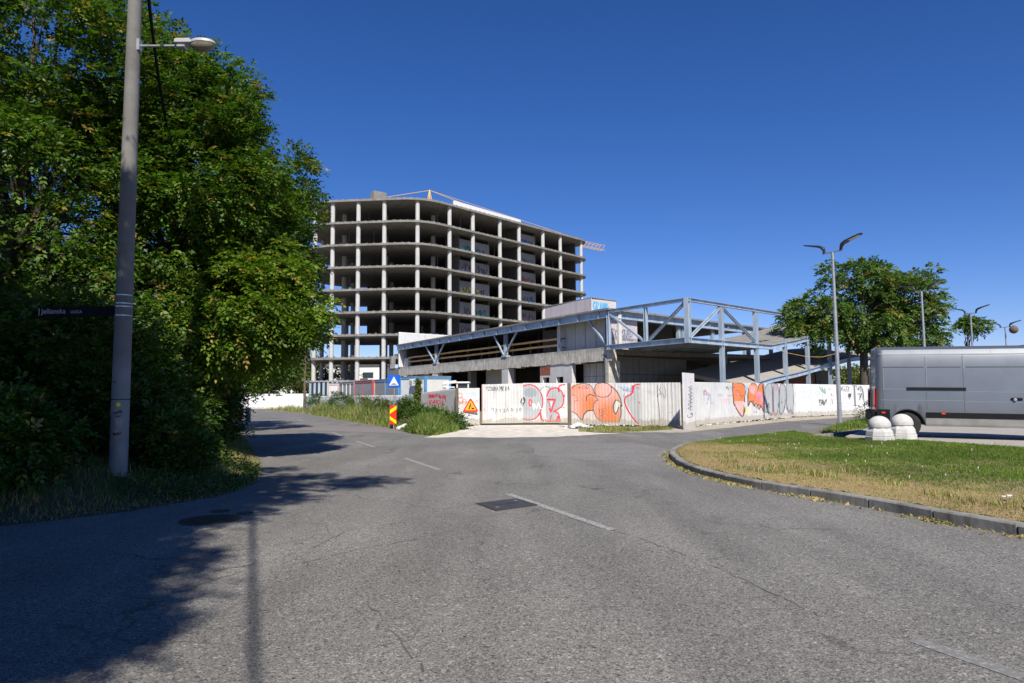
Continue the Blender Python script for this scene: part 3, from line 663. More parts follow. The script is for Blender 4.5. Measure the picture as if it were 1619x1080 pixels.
# clover / daisies: small white flowers scattered in the grass
n = 90; X = RNG.uniform(4, 17, n); Yy = RNG.uniform(10, 24, n); ok = inpoly(IP, X, Yy); X, Yy = X[ok], Yy[ok]; ok = greenness(X, Yy) > .3; X, Yy = X[ok], Yy[ok]
fb = MB()
for x, y, z in zip(X, Yy, isl_z(X, Yy)): fb.lathe((x, y, z+.06+random.random()*.03), [(.002, -.04), (.011, 0), (.009, .006), (.001, .009)], 6)
tag(fb.build('clover_flower', M['white']), kind='stuff')
# dry tufts on the island
def tuft_field(name, pts, hh, nb, spread, dryf, mat=WEEDM):
    XX, YY, ZZ, H, T = [], [], [], [], []
    for (x, y, z) in pts:
        XX.append(RNG.normal(x, spread, nb)); YY.append(RNG.normal(y, spread, nb)); ZZ.append(np.full(nb, z)); H.append(RNG.uniform(.4, 1, nb)*hh*random.uniform(.7, 1.2)); T.append(np.where(RNG.random(nb) < dryf, .98, RNG.uniform(.1, .8, nb)))
    return blades(name, np.concatenate(XX), np.concatenate(YY), np.concatenate(ZZ), np.concatenate(H), .014, .35, mat, np.concatenate(T))
tp = []
for u, v in [(1142, 722), (1150, 728), (1165, 735), (1196, 738), (1215, 741), (1235, 742), (1255, 738), (1300, 750), (1290, 748), (1225, 735), (1420, 762), (1520, 790), (1485, 780), (1590, 800), (1345, 745)]:
    q = G(u, v, .17); tp.append((q.x, q.y, float(isl_z(np.array([q.x]), np.array([q.y]))[0])))
tuft_field('dry_grass_tufts', tp, .17, 60, .13, .55)
# scraps of dry litter and weeds along the outside of the kerb
n = 3000; s = RNG.uniform(.18, .97, n); idx = (s*(len(kp)-1)).astype(int); f = s*(len(kp)-1)-idx
KO = np.array([(p.x, p.y) for p in kp]); KN = np.array([(p.x, p.y) for p in offset(kp, -1)])-KO
dd = np.abs(RNG.normal(0, .08, n))+.01; B = KO[idx]*(1-f[:, None])+KO[np.minimum(idx+1, len(kp)-1)]*f[:, None]+KN[idx]*dd[:, None]
kk = RNG.random(n) < np.clip(pn(B[:, 0]*2.3, B[:, 1]*2.9, 1.0)*2.2-.7, .05, 1); B = B[kk]
blades('kerb_litter', B[:, 0], B[:, 1], np.zeros(len(B))+.012, RNG.uniform(.008, .045, len(B)), .03, 1.6, WEEDM, np.where(RNG.random(len(B)) < .9, RNG.uniform(.93, 1, len(B)), .3))

# left verge grass
n = 190000; X = RNG.uniform(-16, -3.8, n); Yy = RNG.uniform(5, 30, n); ok = inpoly(bank_poly, X, Yy); X, Yy = X[ok], Yy[ok]; d = dpath(LA, X, Yy)
ok = (d < 3.6) & (RNG.random(len(X)) < np.clip(1.4-d*.3, 0, 1)); X, Yy, d = X[ok], Yy[ok], d[ok]
h = RNG.uniform(.05, .17, len(X))*np.clip(d*1.2+.3, .3, 1.4)
T = np.where(RNG.random(len(X)) < np.where(d < .6, .55, .22), .98, RNG.uniform(0, .7, len(X)))
blades('verge_grass', X, Yy, bank_z(X, Yy), h, .010, .5, GRASSM, T)
# lamp verge grass
LP = [(p.x, p.y) for p in [G(u, v) for u, v in lp_px]]
def fill(poly, n): 
    P = np.array(poly); X = RNG.uniform(P[:, 0].min(), P[:, 0].max(), n); Y_ = RNG.uniform(P[:, 1].min(), P[:, 1].max(), n); k = inpoly(P, X, Y_); return X[k], Y_[k]
X, Yy = fill(LP, 26000); d = dpath(np.array(LP+LP[:1]), X, Yy)
blades('lamp_verge_grass', X, Yy, .16*np.clip(d/.6, 0, 1), RNG.uniform(.06, .2, len(X))*np.clip(d+.5, .5, 1.4), .02, .4, GRASSM, RNG.uniform(.1, .9, len(X)))
# weeds in front of the fences: region polygons in pixels on the ground
def weeds(name, px, n, hmin, hmax, dryf, seedy=.02, w=.03):
    P = [tuple(G(u, v)[:2]) for u, v in px]; X, Y_ = fill(P, n); d = dpath(np.array(P+P[:1]), X, Y_); pat = pn(X, Y_, 1.1)*.6+pn(X, Y_, 3.1, 1)*.4
    k = RNG.random(len(X)) < np.clip(pat*1.6-.1, .15, 1); X, Y_, d, pat = X[k], Y_[k], d[k], pat[k]
    h = RNG.uniform(hmin, hmax, len(X))*np.clip(.35+d*.9, .3, 1)*(.5+pat*.8)
    return blades(name, X, Y_, np.zeros(len(X)), h, w, .28, WEEDM, np.where(RNG.random(len(X)) < dryf, RNG.uniform(.9, 1, len(X)), RNG.uniform(0, .85, len(X))))
weeds('roadside_weeds', [(480, 653), (548, 665.5), (621, 677), (662, 685.5), (690, 680), (668, 667), (600, 659), (520, 651)], 90000, .35, 1.15, .34)
weeds('roadside_weeds', [(400, 647.5), (440, 649.5), (482, 652.5), (482, 650), (440, 648)], 9000, .3, 1.0, .35, w=.05)
weeds('roadside_weeds', [(640, 684), (688, 689), (724, 682), (728, 676), (700, 672), (660, 672)], 42000, .3, 1.0, .05)
weeds('fence_weeds', [(915, 683), (975, 684), (1010, 683), (1060, 680), (1070, 677), (915, 677)], 12000, .04, .30, .45, w=.02)
weeds('fence_weeds', [(1100, 678), (1180, 670), (1260, 662.5), (1370, 656.5), (1370, 655.5), (1260, 661.5), (1100, 675.5)], 6000, .03, .2, .75, w=.02)
def leafy(name, px, n, hmax, size, mat):
    P = [tuple(G(u, v)[:2]) for u, v in px]; X, Y_ = fill(P, n); pat = pn(X, Y_, 1.6, 2.0)*.6+pn(X, Y_, 4.1, 1)*.4; k = RNG.random(len(X)) < np.clip(pat*2-.5, .05, 1); X, Y_, pat = X[k], Y_[k], pat[k]
    d = dpath(np.array(P+P[:1]), X, Y_); Z = RNG.random(len(X))**.8*hmax*np.clip(.3+d, .3, 1)*(.4+pat)
    V, F, T = leaves(np.stack([X, Y_, Z], 1), size, .1); o = np_mesh(name, V, F, mat, tint=T); tag(o, kind='stuff')
leafy('broadleaf_weeds', [(480, 653), (548, 665.5), (621, 677), (662, 685.5), (690, 680), (668, 667), (600, 659), (520, 651)], 60000, 1.15, .085, GREENB)
leafy('broadleaf_weeds', [(640, 684), (688, 689), (724, 682), (728, 676), (700, 672), (660, 672)], 26000, .75, .08, GREENB)
leafy('verge_weeds', [(150, 815), (280, 796), (370, 779), (405, 762), (412, 742), (330, 745), (250, 770), (100, 800)], 14000, .55, .06, GREENB)
gb = 'green shrubs along the white wall'
for (u, v, h, r, mat, lab) in [(505, 655, 1.75, 1.1, GREENB, 'dark green shrub at the left end of the weeds by the white wall'), (540, 659, 1.8, 1.1, GREENB, 'green shrub among the weeds left of the red framed cabin'), (572, 664, 1.55, .9, GREENF, 'olive shrub in the weeds below the red framed cabin'),
        (600, 668, 1.4, .8, GREENF, 'olive shrub left of the speed hump sign'), (446, 650, 1.7, .9, GREENB, 'small dark shrub against the white wall at the bend'), (424, 649.5, 1.2, .8, GREENF, 'small pale shrub against the far white wall'),
        (645, 680, 1.35, .5, GREENB, 'leafy shrub right behind the red and yellow marker board'), (678, 684, 1.0, .9, GREENB, 'bright green shrub at the corner before the construction gate'), (705, 683, .8, .8, GREENB, 'low green shrub under the corrugated fence left of the warning triangle')]:
    q = G(u, v-4); bush(lab, q.x, q.y, h, r, 50, 26, mat, .10, gb, comp=3)
q = G(1388, 668, .2); bush('dark green weed clump beside the rear bumper of the van', q.x, q.y+.3, .95, .55, 26, 26, GREENB, .09, None, comp=3)
# climbing vine on the corrugated fence
q = at(661, 640, 41.8); vt = thing('climbing_vine', 'climbing green vine hanging over the top of the corrugated fence by the blue cabin', 'vine', (q.x, q.y, 0))
zz = RNG.random(2600)*3.0; wdt = np.where(zz < 2.0, .26, .16)+np.clip(.6-zz*.5, 0, 1)*.5
V, F, T = leaves(np.stack([RNG.normal(0, 1, 2600)*wdt*.5, RNG.normal(0, .12, 2600), zz*.80+.1], 1), .13, .3); np_mesh('foliage', V, F, GREENF, vt, tint=T)
MB().tube([(0, 0, -.05), (.04, 0, .8), (-.03, .02, 1.6), (.02, 0, 2.4)], .018, 5).build('stem', M['bark'], vt)
# ================= PAINTED PANELS (fences, walls with graffiti) =================
def spline(P, k=6, closed=False):
    P = [np.array(p, float) for p in P]; n = len(P); out = []
    rng = range(n) if closed else range(n-1)
    for i in rng:
        if closed: a, b, c, d = P[(i-1) % n], P[i], P[(i+1) % n], P[(i+2) % n]
        else: a, b, c, d = P[max(i-1, 0)], P[i], P[i+1], P[min(i+2, n-1)]
        for j in range(k):
            t = j/k; out.append(.5*((2*b)+(-a+c)*t+(2*a-5*b+4*c-d)*t*t+(-a+3*b-3*c+d)*t**3))
    if not closed: out.append(P[-1])
    return np.array(out)
class Paint:
    """colour sheet over a panel; u,v are given in the coordinates of the quad (x0,x1) x (y0..y1 lines)"""
    def __init__(s, n, m, base, quad):   # quad: corners in any 2d coords: TL, TR, BR, BL
        s.n, s.m = n, m; s.c = np.ones((n+1, m+1, 3))*np.array(base); tl, tr_, br, bl = [np.array(q, float) for q in quad]
        a, b = np.meshgrid(np.linspace(0, 1, n+1), np.linspace(0, 1, m+1), indexing='ij')   # a along, b upward
        a_, b_ = a[..., None], b[..., None]
        s.P = (bl*(1-a_)+br*a_)*(1-b_) + (tl*(1-a_)+tr_*a_)*b_
    def fill(s, poly, col, smooth=True, alpha=1.0, closed=True):
        P = spline(poly, 6, True) if smooth else np.array(poly, float); k = inpoly(P, s.P[..., 0], s.P[..., 1]); s.c[k] = s.c[k]*(1-alpha)+np.array(col)*alpha; return s
    def line(s, pts, w, col, smooth=True, closed=False, alpha=1.0):
        P = spline(pts, 6, closed) if smooth else np.array(pts, float)
        if closed: P = np.vstack([P, P[:1]])
        d = dpath(P, s.P[..., 0], s.P[..., 1]); k = d < w/2; s.c[k] = s.c[k]*(1-alpha)+np.array(col)*alpha; return s
    def grad(s, poly, c1, c2, seed=0):
        P = spline(poly, 6, True); k = inpoly(P, s.P[..., 0], s.P[..., 1]); X, Y = s.P[..., 0], s.P[..., 1]; e = (P.max(0)-P.min(0)).max()
        f = np.clip(.5+.7*np.sin(X/e*5+seed)*np.cos(Y/e*4+seed*2)+RNG.normal(0, .08, X.shape), 0, 1)[..., None]
        s.c[k] = (np.array(c1)*(1-f)+np.array(c2)*f)[k]; return s
    def scrib(s, x0, y0, x1, y1, n, w, col, hgt=1.0):
        pts = []; 
        for i in range(n): pts.append((x0+(x1-x0)*i/(n-1)+RNG.normal(0, abs(x1-x0)/n*.5), y0+(y1-y0)*i/(n-1)+(hgt*.5 if i % 2 else -hgt*.5)*RNG.uniform(.5, 1)))
        return s.line(pts, w, col)
GL = {'A': [[(0, 1), (.5, 0), (1, 1)], [(.2, .65), (.8, .65)]], 'B': [[(0, 0), (0, 1), (.8, .85), (.8, .6), (0, .5), (.7, .4), (.7, .1), (0, 0)]], 'C': [[(1, .15), (.5, 0), (0, .5), (.5, 1), (1, .85)]],
      'E': [[(1, 0), (0, 0), (0, 1), (1, 1)], [(0, .5), (.8, .5)]], 'F': [[(1, 0), (0, 0), (0, 1)], [(0, .5), (.8, .5)]], 'I': [[(.5, 0), (.5, 1)]], 'K': [[(0, 0), (0, 1)], [(1, 0), (0, .5), (1, 1)]],
      'L': [[(0, 0), (0, 1), (1, 1)]], 'M': [[(0, 1), (0, 0), (.5, .6), (1, 0), (1, 1)]], 'N': [[(0, 1), (0, 0), (1, 1), (1, 0)]], 'O': [[(.5, 0), (0, .3), (0, .7), (.5, 1), (1, .7), (1, .3), (.5, 0)]],
      'P': [[(0, 1), (0, 0), (.9, .1), (.9, .45), (0, .5)]], 'R': [[(0, 1), (0, 0), (.9, .1), (.9, .4), (0, .5), (1, 1)]], 'S': [[(1, .1), (.4, 0), (0, .25), (1, .7), (.6, 1), (0, .9)]], 'T': [[(0, 0), (1, 0)], [(.5, 0), (.5, 1)]],
      'U': [[(0, 0), (0, .8), (.5, 1), (1, .8), (1, 0)]], 'V': [[(0, 0), (.5, 1), (1, 0)]], 'X': [[(0, 0), (1, 1)], [(1, 0), (0, 1)]], 'Y': [[(0, 0), (.5, .5), (1, 0)], [(.5, .5), (.5, 1)]], 'Z': [[(0, 0), (1, 0), (0, 1), (1, 1)]],
      '2': [[(0, .2), (.5, 0), (1, .25), (0, 1), (1, 1)]], '3': [[(0, 0), (1, 0), (.4, .45), (1, .7), (.5, 1), (0, .9)]], '1': [[(.3, .2), (.6, 0), (.6, 1)]], '7': [[(0, 0), (1, 0), (.3, 1)]], '^': [[(0, 1), (.5, 0), (1, 1)]], 'n': [[(0, 1), (0, 0), (1, 0), (1, 1)]], 'J': [[(1, 0), (1, .8), (.5, 1), (0, .8)]], 'W': [[(0, 0), (.25, 1), (.5, .3), (.75, 1), (1, 0)]], 'D': [[(0, 0), (0, 1), (.9, .7), (.9, .3), (0, 0)]], '/': [[(0, 1), (1, 0)]], 'G': [[(1, .15), (.5, 0), (0, .5), (.5, 1), (1, .85), (1, .55), (.6, .55)]], 'H': [[(0, 0), (0, 1)], [(1, 0), (1, 1)], [(0, .5), (1, .5)]]}
def text(pt, s, x, y, w, h, gap, lw, col, slope=0.0):
    for ch in s:
        if ch in GL:
            for st in GL[ch]: pt.line([(x+p[0]*w, y+p[1]*h+slope*(x+p[0]*w)) for p in st], lw, col, smooth=False)
        x += w+gap
    return pt
def paintmat(name, rough=.6, dirt=.55, streak=True):
    m, nt, bs = newmat(name); a = N(nt, 'ShaderNodeAttribute', attribute_name='paint'); bs.inputs['Roughness'].default_value = rough; bs.inputs['Specular IOR Level'].default_value = .3
    c = a.outputs['Color']
    c = mix(nt, 1, c, ramp(nt, noise(nt, 1.3, 5, .6), [(.3, .86), (.7, 1.04)]), 'MULTIPLY')
    st = ramp(nt, noise(nt, 1.0, 6, .7, sc=(7, 7, .5)), [(.52, 0.0), (.78, dirt)]); c = mix(nt, st, c, (.24, .23, .21))
    rs_ = ramp(nt, noise(nt, 5.5, 6, .75), [(.63, 0.0), (.70, .75)]); c = mix(nt, rs_, c, (.22, .12, .07))
    gr_ = ramp(nt, noise(nt, 2.2, 6, .7), [(.48, 0.0), (.78, .30)]); c = mix(nt, gr_, c, (.33, .325, .31))
    # rising dirt near the ground
    sx = N(nt, 'ShaderNodeSeparateXYZ'); L(nt, geo(nt), sx.inputs[0]); ad = N(nt, 'ShaderNodeMath', operation='MULTIPLY_ADD'); L(nt, noise(nt, 3.5, 5), ad.inputs[0]); ad.inputs[1].default_value = -.55; L(nt, sx.outputs[2], ad.inputs[2])
    gd = ramp(nt, ad.outputs[0], [(.0, .5), (.07, 0.0)]); c = mix(nt, gd, c, (.30, .25, .17))
    L(nt, c, bs.inputs['Base Color']); return m
M['sheet'] = paintmat('painted_sheet'); M['wallpaint'] = paintmat('painted_concrete', .85, .35)
WH = (.62, .62, .61); LG = (.48, .49, .49)
def panel(name, A, B, zA, zB, base, quad, paint=None, parent=None, cell=.022, corr=.014, period=.14, thick=.02, bot=(0.04, 0.04), mat=None, jag=0, maxcell=None):
    """upright sheet from ground point A to B, heights zA,zB, bottom bot; coloured by paint(Paint)"""
    A, B = Vector((A[0], A[1], 0)), Vector((B[0], B[1], 0)); Lh = (B-A).length; n = max(2, int(Lh/cell)); m = max(2, int((max(zA, zB)-bot[0])/cell)); 
    if maxcell: n = min(n, maxcell[0]); m = min(m, maxcell[1])
    pt = Paint(n, m, base, quad)
    if paint: paint(pt)
    d = (B-A)/Lh; nr = Vector((d.y, -d.x, 0))
    if nr.y > 0 and abs(nr.y) > .1: nr = -nr
    a, b = np.meshgrid(np.linspace(0, 1, n+1), np.linspace(0, 1, m+1), indexing='ij')
    z0 = bot[0]*(1-a)+bot[1]*a; z1 = zA*(1-a)+zB*a + (jag*np.round(np.sin(a*Lh*2.1)*1.5)/1.5 if jag else 0)
    Z = z0+(z1-z0)*b; ph = (a*Lh/period) % 1.0; co = corr*np.clip(1.6*np.sin(2*np.pi*ph), -1, 1) + .012*np.sin(a*Lh*1.3)*b
    V = np.stack([A.x+d.x*a*Lh+nr.x*co, A.y+d.y*a*Lh+nr.y*co, Z], -1)
    Vb = V.copy(); Vb[..., 0] -= nr.x*thick; Vb[..., 1] -= nr.y*thick
    I = np.arange((n+1)*(m+1)).reshape(n+1, m+1); F = np.stack([I[:-1, :-1], I[1:, :-1], I[1:, 1:], I[:-1, 1:]], -1).reshape(-1, 4)
    N0 = (n+1)*(m+1); ring = list(I[:, 0])+list(I[-1, 1:])+list(I[-2::-1, -1])+list(I[0, -2:0:-1])
    E_ = [(ring[k], N0+ring[k], N0+ring[(k+1) % len(ring)], ring[(k+1) % len(ring)]) for k in range(len(ring))]
    Fall = np.concatenate([F, (F+N0)[:, ::-1], np.array(E_)])
    o = np_mesh(name, np.concatenate([V.reshape(-1, 3), Vb.reshape(-1, 3)]), Fall, mat or M['sheet'], parent)
    col = np.ones((2*N0, 4), np.float32); col[:N0, :3] = pt.c.reshape(-1, 3); col[N0:, :3] = base
    at_ = o.data.color_attributes.new('paint', 'FLOAT_COLOR', 'POINT'); at_.data.foreach_set('color', col.ravel())
    return o
def g2(u, v): p = G(u, v); return (p.x, p.y)
def post(name, x, y, h, m, w=.07, parent=None): return MB().box((x, y, h/2-.05), (w, w, h+.1)).build(name, m, parent, bevel=.004)
def fence_thing(name, label, cat, grp=None): return thing(name, label, cat, (0, 0, 0), group=grp)

# --- left: white concrete wall, one thing ---
WA, WB, WC = (-33.5, 77.0), (-22.0, 72.0), (-7.2, 46.0)
t = thing('white_wall', 'long low white painted concrete wall running behind the weeds along the road', 'wall')
WW = (.86, .86, .85)
def pw(pt):
    for k in range(30): x = RNG.uniform(0, 100); pt.scrib(x, RNG.uniform(30, 75), x+RNG.uniform(.6, 3), RNG.uniform(30, 75), 7, RNG.uniform(.12, .3), (.12, .12, .14), RNG.uniform(10, 30))
    for k in range(14): x = RNG.uniform(55, 98); pt.scrib(x, RNG.uniform(20, 45), x+RNG.uniform(1, 4), RNG.uniform(20, 45), 9, .18, [(.15, .2, .4), (.1, .1, .1), (.2, .45, .6)][k % 3], 14)
    for k in range(40): pt.line([(k*2.5+1.2, 0), (k*2.5+1.2, 100)], .10, (.3, .3, .3), False)
panel('wall_panel', WB, WC, 1.46, 1.53, WW, [(0, 0), (100, 0), (100, 100), (0, 100)], pw, t, .07, .0, 1, .12, (0, 0), M['wallpaint'])
panel('wall_panel', WA, WB, 1.5, 1.46, WW, [(0, 0), (100, 0), (100, 100), (0, 100)], None, t, .2, .0, 1, .12, (0, 0), M['wallpaint'])
# white rail fence and street beyond it
t = thing('rail_fence', 'white rail fence on thin posts beyond the low white wall', 'fence', (-40, 88, 0))
MB().beam((-10, -1, 1.5), (16, -3, 1.5), .1, .55).build('rail', M['white'], t)
for k in range(9): MB().box((-9.5+k*3.1, -1.06-.24*k, .75), (.1, .1, 1.5)).build('post', M['greypaint'], t)

# --- corrugated stretch ---
FA, FB, FC = (-7.2, 46.0), (-2.75, 34.3), (-1.66, 34.6)
t = fence_thing('corrugated_fence', 'unpainted corrugated sheet fence with red scribbles rising toward the warning triangle', 'fence', 'construction site fence sections')
def pf(pt):
    r = (.62, .06, .10)
    for x0, x1, y in ((423, 470, 645), (425, 500, 640), (500, 548, 650), (430, 520, 690), (415, 530, 712)): pt.scrib(x0, y, x1, y, 11, 5.5, r, 40)
    pt.line([(545, 640), (548, 690)], 4, r); pt.scrib(330, 640, 345, 720, 8, 3, (.25, .2, .55), 25); pt.scrib(250, 640, 300, 660, 8, 3, (.25, .35, .6), 20)
    for x in (210, 380, 560): pt.line([(x, 560), (x, 860)], 2, (.35, .35, .35), False)
panel('sheet_panel', FA, FB, 1.56, 1.88, LG, [(205, 630), (620, 580), (620, 860), (205, 880)], pf, t, .022, .02, .16)
post('post', FB[0]-.02, FB[1]-.08, 1.9, M['oldwood'], .14, t)
# --- white panel with warning triangle ---
t = fence_thing('fence_panel', 'short white fence panel with a notice between the wooden post and the gate', 'fence', 'construction site fence sections')
def pf(pt):
    r = (.50, .14, .07)
    for cx, cy, q in ((660, 640, 22), (665, 680, 26), (690, 690, 22), (650, 700, 16)): pt.line([(cx+q*math.cos(a)*.7, cy+q*math.sin(a)) for a in np.linspace(0, 6, 9)], 4.5, r)
    pt.fill([(700, 612), (797, 612), (797, 668), (700, 668)], (.72, .75, .80), False)
    for k in range(4):
        y = 620+k*12; x = 704
        while x < 792: q = random.uniform(4, 12); pt.line([(x, y), (min(x+q, 794), y)], 5, (.20, .33, .60), False); x += q+4
    pt.scrib(640, 700, 800, 690, 12, 3, r, 20)
panel('sheet_panel', FB, FC, 1.88, 1.88, WH, [(640, 578), (812, 578), (812, 885), (640, 885)], pf, t, .016, .004, .2)
# --- gate ---
GA, GB, GC = g2(762, 672.5), g2(827, 670.5), g2(899, 672.5)
GA = (GA[0], 34.6); GB = (GB[0], 34.75); GC = (GC[0], 34.6)
t = fence_thing('site_gate', 'two leaf corrugated site gate with grey bubble letters outlined red on its right leaf', 'gate')
def pf(pt):
    k = (.07, .07, .07); text(pt, 'YZOUBA', 850, 565, 13, 32, 4, 4, k, 0); text(pt, 'MKX', 962, 560, 15, 40, 3, 4, k); pt.scrib(975, 578, 1040, 575, 10, 3.5, k, 34)
    g = (.16, .16, .16); xs = 892
    for ch, x, y in (('n', 892, 742), ('2', 925, 748), ('1', 955, 748), ('3', 988, 750), ('^', 1015, 742), ('O', 1052, 740), ('2', 1090, 745), ('O', 1120, 738)): text(pt, ch, x, y, 16, 26, 0, 4.5, g)
    pt.line([(925, 780), (930, 790)], 4, g); pt.line([(835, 745), (840, 768)], 3, g)
    pt.line([(818, 548), (818, 870)], 10, (.45, .12, .10), False, alpha=.7); pt.line([(1000, 560), (1000, 630)], 6, (.66, .62, .66), False)
    for x in (930, 1005, 1075): pt.line([(x, 545), (x, 860)], 2, (.34, .34, .32), False)
panel('gate_leaf', GA, GB, 2.06, 2.10, (.62, .62, .605), [(815, 545), (1152, 535), (1152, 860), (815, 872)], pf, t, .016, .012, .15, bot=(.10, .10))
def pf(pt):
    r = (.66, .03, .06); gr = (.40, .42, .43)
    pt.fill([(1135, 570), (1190, 545), (1250, 560), (1300, 620), (1308, 710), (1280, 790), (1240, 830), (1180, 838), (1140, 820)], gr)
    pt.line([(1150, 560), (1200, 545), (1255, 562), (1302, 625), (1310, 710), (1282, 790), (1240, 832), (1180, 840), (1150, 825)], 10, r)
    pt.fill([(1340, 660), (1350, 590), (1390, 560), (1450, 575), (1480, 630), (1478, 700), (1440, 760), (1445, 845), (1400, 850), (1350, 845), (1335, 760)], gr)
    pt.line([(1290, 600), (1310, 570), (1345, 560), (1375, 575)], 8, (.25, .27, .28)); pt.line([(1345, 640), (1370, 590), (1420, 572), (1465, 600), (1482, 660), (1470, 720), (1430, 750), (1400, 765)], 10, r)
    pt.line([(1440, 580), (1450, 555), (1475, 545), (1492, 545)], 9, r); pt.line([(1445, 600), (1440, 575)], 14, r)
    pt.line([(1290, 780), (1300, 830), (1318, 848)], 17, r); pt.line([(1370, 850), (1380, 800)], 10, r); pt.line([(1400, 765), (1440, 790), (1445, 850)], 10, r); pt.line([(1330, 835), (1350, 850), (1440, 850)], 11, r); pt.line([(1425, 840), (1440, 810), (1450, 845)], 17, r)
    pt.fill([(1160, 620), (1180, 580), (1230, 575), (1260, 600), (1255, 640), (1200, 650)], (.22, .26, .30), alpha=.6)
    pt.line([(1200, 690), (1210, 668), (1222, 690), (1222, 710), (1210, 722), (1200, 708)], 10, r, closed=True)
    pt.line([(1225, 705), (1240, 750), (1243, 705), (1262, 745), (1275, 695), (1290, 740), (1303, 745)], 8, (.8, .8, .8), False)
    pt.line([(1350, 668), (1412, 668), (1378, 770), (1366, 745)], 15, r, False); pt.line([(1352, 672), (1372, 730)], 7, r, False); pt.fill([(1372, 684), (1398, 684), (1380, 735)], (.6, .68, .7), False)
    pt.line([(1470, 735), (1492, 738)], 5, r); pt.line([(1485, 630), (1490, 642)], 9, r); pt.line([(1285, 575), (1320, 570)], 8, (.35, .5, .6))
    pt.line([(1325, 535), (1325, 860)], 6, (.78, .78, .78), False)
panel('gate_leaf', GB, GC, 2.12, 2.10, WH, [(1152, 532), (1512, 530), (1512, 862), (1152, 862)], pf, t, .015, .010, .15, bot=(.12, .10))
gm = MB()
for P_, Q_ in ((GA, GB), (GB, GC)):
    for z in (.14, 1.05, 2.0): gm.beam((P_[0]+.03, P_[1]+.06, z), (Q_[0]-.03, Q_[1]+.06, z), .05, .05)
    for q in (P_, Q_): gm.box((q[0]+(.05 if q is P_ else -.05), q[1]+.06, 1.08), (.05, .05, 1.9))
gm.build('gate_frame', M['greypaint'], t)
MB().tube([(GB[0]-.05, GB[1]-.06, 1.35), (GB[0]-.12, GB[1]-.09, 1.2), (GB[0], GB[1]-.09, 1.05), (GB[0]+.1, GB[1]-.08, 1.25), (GB[0]+.02, GB[1]-.06, 1.42)], .02, 9).build('chain', M['black'], t)
q = g2(900.5, 676.5); MB().box((q[0], q[1]-.05, 1.0), (.13, .13, 2.1)).build('gate_post', M['oldwood'], t, bevel=.01)

